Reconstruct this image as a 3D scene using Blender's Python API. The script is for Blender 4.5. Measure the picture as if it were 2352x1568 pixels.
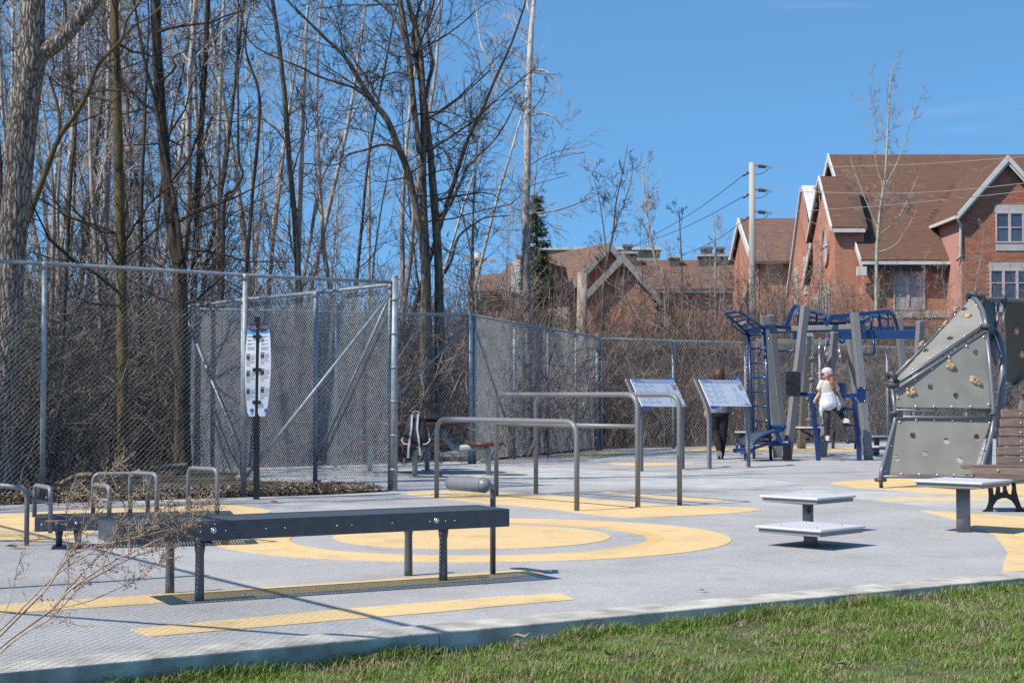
import bpy, math, random
import numpy as np
from mathutils import Vector, Matrix

random.seed(7)
for o in list(bpy.data.objects):
    bpy.data.objects.remove(o, do_unlink=True)
sc = bpy.context.scene
COL = sc.collection

# ---------------------------------------------------------------- camera
CAMZ = 1.12
FPX = 3500.0                      # focal length in pixels of a 2352 px wide picture
PITCH = math.atan(123.0 / FPX)    # horizon sits 123 px under the middle
cam_d = bpy.data.cameras.new('camera')
cam = bpy.data.objects.new('camera', cam_d)
COL.objects.link(cam)
cam.location = (0, 0, CAMZ)
cam.rotation_euler = (math.pi / 2 + PITCH, 0, 0)
cam_d.sensor_fit = 'HORIZONTAL'
cam_d.sensor_width = 36.0
cam_d.lens = 36.0 * FPX / 2352.0
cam_d.clip_end = 3000
sc.camera = cam

# ---------------------------------------------------------------- sky and sun
SUN_EL = math.radians(49)
SDX, SDY = -1.0, -0.62            # horizontal direction towards the sun
world = bpy.data.worlds.new('World')
sc.world = world
world.use_nodes = True
wn, wl = world.node_tree.nodes, world.node_tree.links
wn.clear()
w_out = wn.new('ShaderNodeOutputWorld')
w_bg = wn.new('ShaderNodeBackground')
w_sky = wn.new('ShaderNodeTexSky')
w_sky.sky_type = 'NISHITA'
w_sky.sun_disc = False
w_sky.sun_elevation = SUN_EL
w_sky.sun_rotation = math.atan2(SDX, SDY)
w_sky.altitude = 50
w_sky.air_density = 1.0
w_sky.dust_density = 0.0
w_sky.ozone_density = 1.0
w_tc = wn.new('ShaderNodeTexCoord')
w_map = wn.new('ShaderNodeMapping')
w_map.inputs['Scale'].default_value = (1.6, 1.6, 13.0)
w_map.inputs['Rotation'].default_value = (0.0, 0.10, 0.0)
w_map.inputs['Location'].default_value = (3.3, 2.0, 0.6)
w_no = wn.new('ShaderNodeTexNoise')
w_no.inputs['Scale'].default_value = 1.5
w_no.inputs['Detail'].default_value = 4
w_no.inputs['Roughness'].default_value = 0.55
w_no.inputs['Distortion'].default_value = 0.7
w_ramp = wn.new('ShaderNodeValToRGB')
w_ramp.color_ramp.elements[0].position = 0.55
w_ramp.color_ramp.elements[0].color = (0, 0, 0, 1)
w_ramp.color_ramp.elements[1].position = 0.85
w_ramp.color_ramp.elements[1].color = (0.20, 0.20, 0.20, 1)
w_mix = wn.new('ShaderNodeMix')
w_mix.data_type = 'RGBA'
w_mix.inputs[7].default_value = (7.0, 7.6, 8.6, 1)
wl.new(w_tc.outputs['Generated'], w_map.inputs['Vector'])
wl.new(w_map.outputs['Vector'], w_no.inputs['Vector'])
wl.new(w_no.outputs['Fac'], w_ramp.inputs['Fac'])
wl.new(w_ramp.outputs['Color'], w_mix.inputs[0])
w_hs = wn.new('ShaderNodeHueSaturation')
w_hs.inputs['Saturation'].default_value = 1.05
w_tint = wn.new('ShaderNodeMix'); w_tint.data_type = 'RGBA'; w_tint.blend_type = 'MULTIPLY'
w_tint.inputs[0].default_value = 1.0; w_tint.inputs[7].default_value = (0.69, 1.04, 1.17, 1)
w_vm = wn.new('ShaderNodeVectorMath'); w_vm.operation = 'MULTIPLY_ADD'   # clear, dust-free horizon
w_vm.inputs[1].default_value = (1, 1, 0.85); w_vm.inputs[2].default_value = (0, 0, 0.25)
w_vn = wn.new('ShaderNodeVectorMath'); w_vn.operation = 'NORMALIZE'
wl.new(w_tc.outputs['Generated'], w_vm.inputs[0]); wl.new(w_vm.outputs[0], w_vn.inputs[0]); wl.new(w_vn.outputs[0], w_sky.inputs['Vector'])
wl.new(w_sky.outputs['Color'], w_hs.inputs['Color'])
wl.new(w_hs.outputs['Color'], w_tint.inputs[6])
wl.new(w_tint.outputs[2], w_mix.inputs[6])
wl.new(w_mix.outputs[2], w_bg.inputs['Color'])
w_bg.inputs['Strength'].default_value = 0.149
wl.new(w_bg.outputs['Background'], w_out.inputs['Surface'])

sun_d = bpy.data.lights.new('sun', 'SUN')
sun_d.energy = 5.0
sun_d.angle = math.radians(0.53)
sun_d.color = (1.0, 0.94, 0.85)
sun = bpy.data.objects.new('sun', sun_d)
COL.objects.link(sun)
_h = Vector((SDX, SDY, 0)).normalized()
to_sun = Vector((_h.x * math.cos(SUN_EL), _h.y * math.cos(SUN_EL), math.sin(SUN_EL)))
sun.rotation_euler = to_sun.to_track_quat('Z', 'Y').to_euler()
sun.location = to_sun * 60

sc.view_settings.view_transform = 'Standard'
sc.view_settings.look = 'None'
sc.view_settings.exposure = 0.22
sc.view_settings.gamma = 1.0
sc.view_settings.use_curve_mapping = False
sc.render.engine = 'CYCLES'
sc.cycles.use_denoising = False      # keep twigs, wire and granules crisp
sc.cycles.max_bounces = 4
sc.cycles.diffuse_bounces = 2
sc.cycles.glossy_bounces = 2
sc.cycles.transparent_max_bounces = 8
sc.cycles.caustics_reflective = False
sc.cycles.caustics_refractive = False

# ---------------------------------------------------------------- pixel helpers (survey of the photograph)
_c, _s = math.cos(PITCH), math.sin(PITCH)
def ray(x, y):
    a, b = (x - 1176.0) / FPX, (784.0 - y) / FPX
    return Vector((a, _c - b * _s, _s + b * _c))
def G(x, y, z=0.0):               # survey point on a level plane
    r = ray(x, y)
    t = (z - CAMZ) / r.z
    return Vector((r.x * t, r.y * t, z))
def P(x, y, D):                   # survey point at a known distance
    r = ray(x, y)
    t = D / r.y
    return Vector((r.x * t, D, CAMZ + r.z * t))
def ZM(x0, y0, s):                # reading of an enlarged survey sheet
    return lambda zx, zy: ((x0 + zx / s) * 0.574219, (y0 + zy / s) * 0.574219)

# ---------------------------------------------------------------- mesh builder
def wpos(o):
    v = Vector((0, 0, 0))
    while o is not None:
        v += o.location
        o = o.parent
    return v

def tag(o, label=None, cat=None, group=None, kind=None):
    if label: o['label'] = label
    if cat: o['category'] = cat
    if group: o['group'] = group
    if kind: o['kind'] = kind
    return o

def thing(name, loc, label, cat, group=None, kind=None):
    o = bpy.data.objects.new(name, None)
    o.location = loc
    o.empty_display_size = 0.2
    COL.objects.link(o)
    return tag(o, label, cat, group, kind)

def arr_mesh(name, V, F, smooth=False, mats=()):
    V = np.asarray(V, dtype=np.float32).reshape(-1, 3)
    F = np.asarray(F, dtype=np.int32)
    k = F.shape[1]
    me = bpy.data.meshes.new(name)
    me.vertices.add(len(V))
    me.vertices.foreach_set('co', V.ravel())
    me.loops.add(F.size)
    me.loops.foreach_set('vertex_index', F.ravel())
    me.polygons.add(len(F))
    me.polygons.foreach_set('loop_start', np.arange(0, F.size, k, dtype=np.int32))
    me.polygons.foreach_set('loop_total', np.full(len(F), k, dtype=np.int32))
    me.polygons.foreach_set('use_smooth', np.full(len(F), bool(smooth), dtype=bool))
    for m in mats:
        me.materials.append(m)
    me.update(calc_edges=True)
    return me

def link(name, me, parent=None, loc=(0, 0, 0)):
    o = bpy.data.objects.new(name, me)
    COL.objects.link(o)
    o.location = loc
    if parent is not None:
        o.parent = parent
    return o

def bend(pts, rad, n=6):
    """polyline with its corners rounded"""
    pts = [Vector(p) for p in pts]
    if not isinstance(rad, (list, tuple)):
        rad = [rad] * (len(pts) - 2)
    out = [pts[0]]
    for i in range(1, len(pts) - 1):
        a, b, c = pts[i - 1], pts[i], pts[i + 1]
        u, v = (a - b), (c - b)
        r = min(rad[i - 1], u.length * .49, v.length * .49)
        u, v = u.normalized(), v.normalized()
        p0, p1 = b + u * r, b + v * r
        for k in range(n + 1):
            t = k / n
            out.append(p0 * (1 - t) ** 2 + b * 2 * t * (1 - t) + p1 * t * t)
    out.append(pts[-1])
    return out

class MB:
    def __init__(self):
        self.v, self.f, self.sm, self.mi = [], [], [], []
    def add(self, vs, fs, smooth=False, mi=0):
        n = len(self.v)
        self.v += [Vector(p) for p in vs]
        self.f += [tuple(i + n for i in q) for q in fs]
        self.sm += [smooth] * len(fs)
        self.mi += [mi] * len(fs)
        return self
    def box(self, c, size, X=(1, 0, 0), Z=(0, 0, 1), mi=0):
        X = Vector(X).normalized(); Z = Vector(Z).normalized()
        Y = Z.cross(X).normalized(); Z = X.cross(Y)
        c = Vector(c); h = [s / 2 for s in size]
        vs = [c + X * (a * h[0]) + Y * (b * h[1]) + Z * (d * h[2]) for a in (-1, 1) for b in (-1, 1) for d in (-1, 1)]
        return self.add(vs, [(0, 1, 3, 2), (4, 6, 7, 5), (0, 4, 5, 1), (2, 3, 7, 6), (0, 2, 6, 4), (1, 5, 7, 3)], mi=mi)
    def beam(self, a, b, w, h, up=(0, 0, 1), mi=0):
        a, b = Vector(a), Vector(b)
        d = b - a
        X = d.normalized(); up = Vector(up)
        if abs(X.dot(up.normalized())) > .98: up = Vector((0, 1, 0))
        Y = up.cross(X).normalized()
        return self.box((a + b) / 2, (d.length, w, h), X, X.cross(Y), mi)
    def tube(self, pts, r, n=10, caps=True, smooth=True, flat=None, mi=0, up=None):
        pts = [Vector(p) for p in pts]
        m = len(pts)
        rr = r if isinstance(r, (list, tuple)) else [r] * m
        T = []
        for i in range(m):
            t = pts[min(i + 1, m - 1)] - pts[max(i - 1, 0)]
            T.append(t.normalized() if t.length > 1e-9 else Vector((0, 0, 1)))
        u = Vector(up) if up is not None else (Vector((0, 0, 1)) if abs(T[0].z) < .9 else Vector((1, 0, 0)))
        u = (u - T[0] * u.dot(T[0])).normalized()
        vs = []
        off = math.pi / n if n == 4 else 0
        for i in range(m):
            u = (u - T[i] * u.dot(T[i])).normalized()
            w = T[i].cross(u)
            fx, fy = flat if flat else (1, 1)
            for k in range(n):
                a = 2 * math.pi * k / n + off
                vs.append(pts[i] + u * (math.cos(a) * rr[i] * fx) + w * (math.sin(a) * rr[i] * fy))
        fs = [(i * n + k, i * n + (k + 1) % n, (i + 1) * n + (k + 1) % n, (i + 1) * n + k) for i in range(m - 1) for k in range(n)]
        self.add(vs, fs, smooth, mi)
        if caps:
            N = len(self.v) - m * n
            self.f += [tuple(N + k for k in reversed(range(n))), tuple(N + (m - 1) * n + k for k in range(n))]
            self.sm += [False, False]; self.mi += [mi, mi]
        return self
    def ball(self, c, r, nu=12, nv=8, mi=0):
        c = Vector(c)
        r = r if isinstance(r, (list, tuple)) else (r, r, r)
        vs = [c + Vector((0, 0, r[2]))]
        for j in range(1, nv):
            p = math.pi * j / nv
            for i in range(nu):
                a = 2 * math.pi * i / nu
                vs.append(c + Vector((math.sin(p) * math.cos(a) * r[0], math.sin(p) * math.sin(a) * r[1], math.cos(p) * r[2])))
        vs.append(c - Vector((0, 0, r[2])))
        fs = [(0, 1 + i, 1 + (i + 1) % nu) for i in range(nu)]
        for j in range(nv - 2):
            for i in range(nu):
                a, b = 1 + j * nu + i, 1 + j * nu + (i + 1) % nu
                fs.append((a, a + nu, b + nu, b))
        L = len(vs) - 1
        fs += [(L, L - nu + (i + 1) % nu, L - nu + i) for i in range(nu)]
        return self.add(vs, fs, True, mi)
    def torus(self, c, axis, R, r, nu=20, nv=8, sx=1.0, mi=0, X=None):
        c = Vector(c); A = Vector(axis).normalized()
        X = Vector(X) if X is not None else A.orthogonal()
        X = (X - A * X.dot(A)).normalized(); Y = A.cross(X)
        vs = []
        for i in range(nu):
            a = 2 * math.pi * i / nu
            d = X * (math.cos(a) * sx) + Y * math.sin(a)
            for j in range(nv):
                b = 2 * math.pi * j / nv
                vs.append(c + d * (R + r * math.cos(b)) + A * (r * math.sin(b)))
        fs = [(i * nv + j, ((i + 1) % nu) * nv + j, ((i + 1) % nu) * nv + (j + 1) % nv, i * nv + (j + 1) % nv) for i in range(nu) for j in range(nv)]
        return self.add(vs, fs, True, mi)
    def poly(self, pts, mi=0):
        return self.add(pts, [tuple(range(len(pts)))], mi=mi)
    def slab(self, pts, off, mi=0, side_mi=None):
        """polygon pts pushed along vector off"""
        off = Vector(off); n = len(pts)
        pts = [Vector(p) for p in pts]
        self.add(pts + [p + off for p in pts], [tuple(reversed(range(n))), tuple(range(n, 2 * n))], mi=mi)
        N = len(self.v) - 2 * n
        for i in range(n):
            j = (i + 1) % n
            self.f.append((N + i, N + j, N + n + j, N + n + i)); self.sm.append(False); self.mi.append(mi if side_mi is None else side_mi)
        return self
    def build(self, name, mat, parent=None, bevel=0, kind=None, label=None, fixn=True):
        base = wpos(parent) if parent is not None else Vector((0, 0, 0))
        me = bpy.data.meshes.new(name)
        me.from_pydata([tuple(p - base) for p in self.v], [], self.f)
        me.polygons.foreach_set('use_smooth', self.sm)
        for m in (mat if isinstance(mat, (list, tuple)) else [mat]):
            me.materials.append(m)
        if max(self.mi, default=0):
            me.polygons.foreach_set('material_index', self.mi)
        me.update()
        if fixn:
            import bmesh
            bm = bmesh.new(); bm.from_mesh(me)
            bmesh.ops.recalc_face_normals(bm, faces=bm.faces)
            bm.to_mesh(me); bm.free()
        o = bpy.data.objects.new(name, me)
        COL.objects.link(o)
        if parent is not None: o.parent = parent
        if bevel:
            b = o.modifiers.new('bevel', 'BEVEL'); b.width = bevel; b.segments = 2
            b.limit_method = 'ANGLE'; b.angle_limit = math.radians(40)
        if kind: o['kind'] = kind
        if label: o['label'] = label
        return o

def smooth_loop(pts, n=8):
    """closed Catmull-Rom through 2D/3D points"""
    pts = [Vector(p) for p in pts]; m = len(pts); out = []
    for i in range(m):
        p0, p1, p2, p3 = pts[i - 1], pts[i], pts[(i + 1) % m], pts[(i + 2) % m]
        for k in range(n):
            t = k / n
            out.append(0.5 * ((2 * p1) + (p2 - p0) * t + (2 * p0 - 5 * p1 + 4 * p2 - p3) * t * t + (3 * p1 - p0 - 3 * p2 + p3) * t ** 3))
    return out

def smooth_line(pts, n=6):
    pts = [Vector(p) for p in pts]; m = len(pts); out = []
    for i in range(m - 1):
        p0, p1, p2, p3 = pts[max(i - 1, 0)], pts[i], pts[i + 1], pts[min(i + 2, m - 1)]
        for k in range(n):
            t = k / n
            out.append(0.5 * ((2 * p1) + (p2 - p0) * t + (2 * p0 - 5 * p1 + 4 * p2 - p3) * t * t + (3 * p1 - p0 - 3 * p2 + p3) * t ** 3))
    out.append(pts[-1])
    return out

# many thin tubes at once
def tubes_np(lines, sides=3):
    """lines: list of (Nx3 array, N radii). returns V, F(quads)"""
    groups = {}
    for p, r in lines:
        groups.setdefault(len(p), []).append((p, r))
    VV, FF, off = [], [], 0
    ang = np.arange(sides) * 2 * np.pi / sides
    ca, sa = np.cos(ang), np.sin(ang)
    for n, L in groups.items():
        Pn = np.array([a for a, _ in L], dtype=np.float64)
        R = np.array([b for _, b in L], dtype=np.float64)
        m = len(L)
        T = np.empty_like(Pn)
        T[:, 1:-1] = Pn[:, 2:] - Pn[:, :-2]
        T[:, 0] = Pn[:, 1] - Pn[:, 0]; T[:, -1] = Pn[:, -1] - Pn[:, -2]
        T /= np.linalg.norm(T, axis=2, keepdims=True) + 1e-12
        mean = Pn[:, -1] - Pn[:, 0]
        ref = np.where((np.abs(mean[:, 2]) > np.abs(mean[:, 0]))[:, None], np.array([[1.0, 0.13, 0]]), np.array([[0, 0.13, 1.0]]))
        U = np.cross(T, ref[:, None, :]); U /= np.linalg.norm(U, axis=2, keepdims=True) + 1e-12
        W = np.cross(T, U)
        V = Pn[:, :, None, :] + R[:, :, None, None] * (ca[None, None, :, None] * U[:, :, None, :] + sa[None, None, :, None] * W[:, :, None, :])
        idx = off + (np.arange(m)[:, None, None] * n + np.arange(n)[None, :, None]) * sides + np.arange(sides)[None, None, :]
        a = idx[:, :-1, :]; b = np.roll(a, -1, axis=2); d = idx[:, 1:, :]; c = np.roll(d, -1, axis=2)
        FF.append(np.stack([a, b, c, d], axis=-1).reshape(-1, 4))
        VV.append(V.reshape(-1, 3)); off += m * n * sides
    return np.concatenate(VV), np.concatenate(FF)

# ---------------------------------------------------------------- materials
def lin(r, g, b):
    f = lambda c: (c / 255 / 12.92) if c / 255 <= .04045 else ((c / 255 + .055) / 1.055) ** 2.4
    return (f(r), f(g), f(b), 1)
def sc_col(c, k):
    return (min(1, c[0] * k), min(1, c[1] * k), min(1, c[2] * k), 1)

def mat(name, col, rough=.6, metal=0.0, var=.15, scale=8.0, bump=0.0, bscale=None, col2=None, spec=.5, stretch=None, detail=4, coat=0.0, ramp=(.35, .65)):
    """principled surface with noise-driven colour variation and fine relief"""
    m = bpy.data.materials.new(name); m.use_nodes = True
    n, l = m.node_tree.nodes, m.node_tree.links
    b = n['Principled BSDF']
    b.inputs['Roughness'].default_value = rough
    b.inputs['Metallic'].default_value = metal
    b.inputs['Specular IOR Level'].default_value = spec
    b.inputs['Coat Weight'].default_value = coat
    tc = n.new('ShaderNodeTexCoord')
    src = tc.outputs['Object']
    if stretch:
        mp = n.new('ShaderNodeMapping'); mp.inputs['Scale'].default_value = stretch
        l.new(src, mp.inputs['Vector']); src = mp.outputs['Vector']
    no = n.new('ShaderNodeTexNoise'); no.inputs['Scale'].default_value = scale; no.inputs['Detail'].default_value = detail
    l.new(src, no.inputs['Vector'])
    rp = n.new('ShaderNodeValToRGB')
    rp.color_ramp.elements[0].position = ramp[0]; rp.color_ramp.elements[1].position = ramp[1]
    rp.color_ramp.elements[0].color = sc_col(col, 1 - var)
    rp.color_ramp.elements[1].color = col2 if col2 else sc_col(col, 1 + var)
    l.new(no.outputs['Fac'], rp.inputs['Fac']); l.new(rp.outputs['Color'], b.inputs['Base Color'])
    if bump:
        nb = n.new('ShaderNodeTexNoise'); nb.inputs['Scale'].default_value = bscale or scale * 4; nb.inputs['Detail'].default_value = 3
        l.new(src, nb.inputs['Vector'])
        bp = n.new('ShaderNodeBump'); bp.inputs['Strength'].default_value = min(1, bump); bp.inputs['Distance'].default_value = .01 * max(1, bump)
        l.new(nb.outputs['Fac'], bp.inputs['Height']); l.new(bp.outputs['Normal'], b.inputs['Normal'])
    return m

def rubber(name, col, speck, flecks):
    """poured rubber granules: cell-by-cell tone, granular relief, faint broad staining"""
    m = bpy.data.materials.new(name); m.use_nodes = True
    n, l = m.node_tree.nodes, m.node_tree.links
    b = n['Principled BSDF']; b.inputs['Roughness'].default_value = .85; b.inputs['Specular IOR Level'].default_value = .3
    tc = n.new('ShaderNodeTexCoord')
    vo = n.new('ShaderNodeTexVoronoi'); vo.inputs['Scale'].default_value = 150
    l.new(tc.outputs['Object'], vo.inputs['Vector'])
    sep = n.new('ShaderNodeSeparateColor'); l.new(vo.outputs['Color'], sep.inputs['Color'])
    rp = n.new('ShaderNodeValToRGB'); e = rp.color_ramp.elements
    e[0].position = 0; e[0].color = sc_col(col, 1 - speck)
    e[1].position = 1; e[1].color = sc_col(col, 1 + speck)
    k = rp.color_ramp.elements.new(.08); k.color = sc_col(col, 1 - speck * .5)
    l.new(sep.outputs[0], rp.inputs['Fac'])
    st = n.new('ShaderNodeTexNoise'); st.inputs['Scale'].default_value = .9; st.inputs['Detail'].default_value = 6
    l.new(tc.outputs['Object'], st.inputs['Vector'])
    mr = n.new('ShaderNodeMapRange'); mr.inputs[1].default_value = .3; mr.inputs[2].default_value = .75
    mr.inputs[3].default_value = 1 - flecks; mr.inputs[4].default_value = 1 + flecks * .6
    l.new(st.outputs['Fac'], mr.inputs[0])
    mx = n.new('ShaderNodeVectorMath'); mx.operation = 'SCALE'
    l.new(rp.outputs['Color'], mx.inputs[0]); l.new(mr.outputs[0], mx.inputs['Scale'])
    # trodden-in dirt and scuffs
    dn = n.new('ShaderNodeTexNoise'); dn.inputs['Scale'].default_value = 2.6; dn.inputs['Detail'].default_value = 9; dn.inputs['Roughness'].default_value = .62
    l.new(tc.outputs['Object'], dn.inputs['Vector'])
    dr = n.new('ShaderNodeMapRange'); dr.inputs[1].default_value = .52; dr.inputs[2].default_value = .72; dr.inputs[3].default_value = 0; dr.inputs[4].default_value = .38
    l.new(dn.outputs['Fac'], dr.inputs[0])
    dm = n.new('ShaderNodeMix'); dm.data_type = 'RGBA'; dm.inputs[7].default_value = (.22, .19, .15, 1)
    l.new(dr.outputs[0], dm.inputs[0]); l.new(mx.outputs[0], dm.inputs[6])
    l.new(dm.outputs[2], b.inputs['Base Color'])
    bp = n.new('ShaderNodeBump'); bp.inputs['Strength'].default_value = .55; bp.inputs['Distance'].default_value = .004
    l.new(vo.outputs['Distance'], bp.inputs['Height']); l.new(bp.outputs['Normal'], b.inputs['Normal'])
    return m

def bark(name, col, col2, vscale=14, bump=1.0, moss=None):
    m = bpy.data.materials.new(name); m.use_nodes = True
    n, l = m.node_tree.nodes, m.node_tree.links
    b = n['Principled BSDF']; b.inputs['Roughness'].default_value = .9; b.inputs['Specular IOR Level'].default_value = .2
    tc = n.new('ShaderNodeTexCoord'); mp = n.new('ShaderNodeMapping')
    mp.inputs['Scale'].default_value = (1, 1, .16)
    l.new(tc.outputs['Object'], mp.inputs['Vector'])
    no = n.new('ShaderNodeTexNoise'); no.inputs['Scale'].default_value = vscale; no.inputs['Detail'].default_value = 6; no.inputs['Roughness'].default_value = .65
    no.inputs['Distortion'].default_value = .6
    l.new(mp.outputs['Vector'], no.inputs['Vector'])
    rp = n.new('ShaderNodeValToRGB'); e = rp.color_ramp.elements
    e[0].position = .40; e[0].color = col; e[1].position = .62; e[1].color = col2
    l.new(no.outputs['Fac'], rp.inputs['Fac'])
    out = rp.outputs['Color']
    if moss:
        n2 = n.new('ShaderNodeTexNoise'); n2.inputs['Scale'].default_value = 2.2; n2.inputs['Detail'].default_value = 5
        l.new(tc.outputs['Object'], n2.inputs['Vector'])
        r2 = n.new('ShaderNodeValToRGB'); r2.color_ramp.elements[0].position = .42; r2.color_ramp.elements[1].position = .6
        l.new(n2.outputs['Fac'], r2.inputs['Fac'])
        mx = n.new('ShaderNodeMix'); mx.data_type = 'RGBA'; mx.inputs[7].default_value = moss
        l.new(r2.outputs['Color'], mx.inputs[0]); l.new(out, mx.inputs[6]); out = mx.outputs[2]
    l.new(out, b.inputs['Base Color'])
    bp = n.new('ShaderNodeBump'); bp.inputs['Strength'].default_value = bump; bp.inputs['Distance'].default_value = .03
    l.new(no.outputs['Fac'], bp.inputs['Height']); l.new(bp.outputs['Normal'], b.inputs['Normal'])
    return m

def bark_ridge(name, furrow, ridge, scale=20, zs=.2, bump=1.0):
    """deeply furrowed bark: long plates parted by dark cracks"""
    m = bpy.data.materials.new(name); m.use_nodes = True
    n, l = m.node_tree.nodes, m.node_tree.links
    b = n['Principled BSDF']; b.inputs['Roughness'].default_value = .9; b.inputs['Specular IOR Level'].default_value = .15
    tc = n.new('ShaderNodeTexCoord'); mp = n.new('ShaderNodeMapping'); mp.inputs['Scale'].default_value = (1, 1, zs)
    no = n.new('ShaderNodeTexNoise'); no.inputs['Scale'].default_value = 6; no.inputs['Detail'].default_value = 4
    l.new(tc.outputs['Object'], no.inputs['Vector'])
    ad = n.new('ShaderNodeVectorMath'); ad.operation = 'MULTIPLY_ADD'; ad.inputs[1].default_value = (.10, .10, .25)
    l.new(no.outputs['Color'], ad.inputs[0]); l.new(tc.outputs['Object'], ad.inputs[2]); l.new(ad.outputs[0], mp.inputs['Vector'])
    vo = n.new('ShaderNodeTexVoronoi'); vo.feature = 'DISTANCE_TO_EDGE'; vo.inputs['Scale'].default_value = scale; l.new(mp.outputs[0], vo.inputs['Vector'])
    fi = n.new('ShaderNodeTexNoise'); fi.inputs['Scale'].default_value = 40; fi.inputs['Detail'].default_value = 5; l.new(mp.outputs[0], fi.inputs['Vector'])
    ma = n.new('ShaderNodeMath'); ma.operation = 'MULTIPLY_ADD'; ma.inputs[1].default_value = .16; l.new(fi.outputs['Fac'], ma.inputs[0]); l.new(vo.outputs['Distance'], ma.inputs[2])
    rp = n.new('ShaderNodeValToRGB'); e = rp.color_ramp.elements; e[0].position = .09; e[0].color = furrow; e[1].position = .30; e[1].color = ridge
    l.new(ma.outputs[0], rp.inputs['Fac']); l.new(rp.outputs['Color'], b.inputs['Base Color'])
    bp = n.new('ShaderNodeBump'); bp.inputs['Strength'].default_value = bump; bp.inputs['Distance'].default_value = .06
    l.new(ma.outputs[0], bp.inputs['Height']); l.new(bp.outputs['Normal'], b.inputs['Normal'])
    return m

def perforated(name, col, pitch=.022, hole=.27):
    """vinyl-coated steel sheet punched with rows of round holes"""
    m = bpy.data.materials.new(name); m.use_nodes = True
    n, l = m.node_tree.nodes, m.node_tree.links; b = n['Principled BSDF']
    b.inputs['Base Color'].default_value = col; b.inputs['Roughness'].default_value = .42
    uv = n.new('ShaderNodeUVMap'); vm = n.new('ShaderNodeVectorMath'); vm.operation = 'SCALE'; vm.inputs['Scale'].default_value = 1 / pitch
    l.new(uv.outputs[0], vm.inputs[0]); fr_ = n.new('ShaderNodeVectorMath'); fr_.operation = 'FRACTION'; l.new(vm.outputs[0], fr_.inputs[0])
    ds = n.new('ShaderNodeVectorMath'); ds.operation = 'DISTANCE'; ds.inputs[1].default_value = (.5, .5, 0); l.new(fr_.outputs[0], ds.inputs[0])
    gt = n.new('ShaderNodeMath'); gt.operation = 'GREATER_THAN'; gt.inputs[1].default_value = hole; l.new(ds.outputs['Value'], gt.inputs[0])
    l.new(gt.outputs[0], b.inputs['Alpha'])
    return m

M = {}
M['court'] = rubber('grey_rubber', (.385, .37, .355, 1), .30, .16)
M['orange'] = rubber('orange_rubber', (.68, .48, .235, 1), .16, .07)
M['orange_deep'] = rubber('deep_orange_rubber', (.66, .43, .17, 1), .14, .06)
M['concrete'] = mat('concrete', (.44, .43, .40, 1), .85, var=.13, scale=3.0, bump=.3, bscale=120, detail=8)
M['kerb'] = mat('kerb_concrete', (.45, .415, .35, 1), .85, var=.32, scale=5.0, bump=.5, bscale=90, detail=8)
M['soil'] = mat('soil', (.12, .085, .05, 1), .95, var=.5, scale=5, bump=.8, bscale=40)
M['lawn'] = mat('lawn_soil', (.13, .10, .05, 1), .95, var=.5, scale=8, bump=.8, bscale=60, col2=(.13, .16, .045, 1))
M['forest'] = mat('leaf_mould', (.085, .062, .042, 1), .95, var=.45, scale=3, bump=1, bscale=25, col2=(.13, .105, .06, 1))
M['galv'] = mat('galvanised_steel', (.25, .28, .30, 1), .5, .2, var=.2, scale=14)
M['mesh'] = mat('galvanised_wire', (.40, .425, .44, 1), .5, .1, var=.15, scale=10)
M['greytube'] = mat('grey_powder_coat', (.19, .19, .195, 1), .42, .08, var=.06, scale=30, bump=.08, bscale=500)
M['slate'] = mat('slate_vinyl', (.058, .068, .082, 1), .45, var=.12, scale=20, bump=.15, bscale=300)
M['slate_perf'] = perforated('slate_perforated_sheet', (.085, .10, .12, 1))
M['slateleg'] = mat('slate_steel', (.10, .105, .112, 1), .4, .1, var=.08, scale=20)
M['bolt'] = mat('stainless_bolt', (.62, .62, .60, 1), .28, .9, var=.05, scale=40)
M['postgrey'] = mat('grey_square_tube', (.205, .20, .195, 1), .5, .08, var=.07, scale=18)
M['blue'] = mat('blue_powder_coat', (.006, .032, .12, 1), .32, .0, var=.12, scale=30, coat=.3)
M['black'] = mat('black_paint', (.008, .008, .009, 1), .45, var=.2, scale=20)
M['rubberblack'] = mat('black_plastic', (.016, .017, .018, 1), .5, var=.2, scale=25)
M['white'] = mat('white_panel', (.74, .75, .79, 1), .4, var=.03, scale=5)
M['plat'] = mat('pale_grey_plate', (.56, .55, .54, 1), .5, var=.05, scale=12, bump=.1, bscale=300)
M['platedge'] = mat('grey_plate_frame', (.20, .20, .20, 1), .5, var=.06, scale=20)
M['climb'] = mat('climbing_panel', (.25, .236, .20, 1), .45, var=.10, scale=3, bump=.05, bscale=200)
M['climb_shade'] = mat('shaded_climbing_panel', (.085, .085, .07, 1), .5, var=.1, scale=3)  # far wing panels: the shade on them is put into this darker colour
M['hold'] = mat('tan_resin', (.38, .265, .15, 1), .55, var=.12, scale=18, bump=.15, bscale=150)
M['wood'] = mat('brown_plank', (.165, .115, .085, 1), .6, var=.25, scale=7, stretch=(1, 12, 12), bump=.25, bscale=40)
M['maroon'] = mat('maroon_vinyl', (.095, .028, .02, 1), .4, var=.15, scale=20)
M['sage'] = mat('pale_green_steel', (.27, .32, .31, 1), .5, var=.08, scale=15)
M['leaf'] = mat('dry_leaf', (.30, .19, .11, 1), .8, var=.4, scale=1.7, col2=(.46, .34, .24, 1))
M['straw'] = mat('dry_stem', (.42, .29, .20, 1), .7, var=.35, scale=9)
M['seed'] = mat('dry_seed_head', (.27, .20, .155, 1), .85, var=.4, scale=30)

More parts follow.
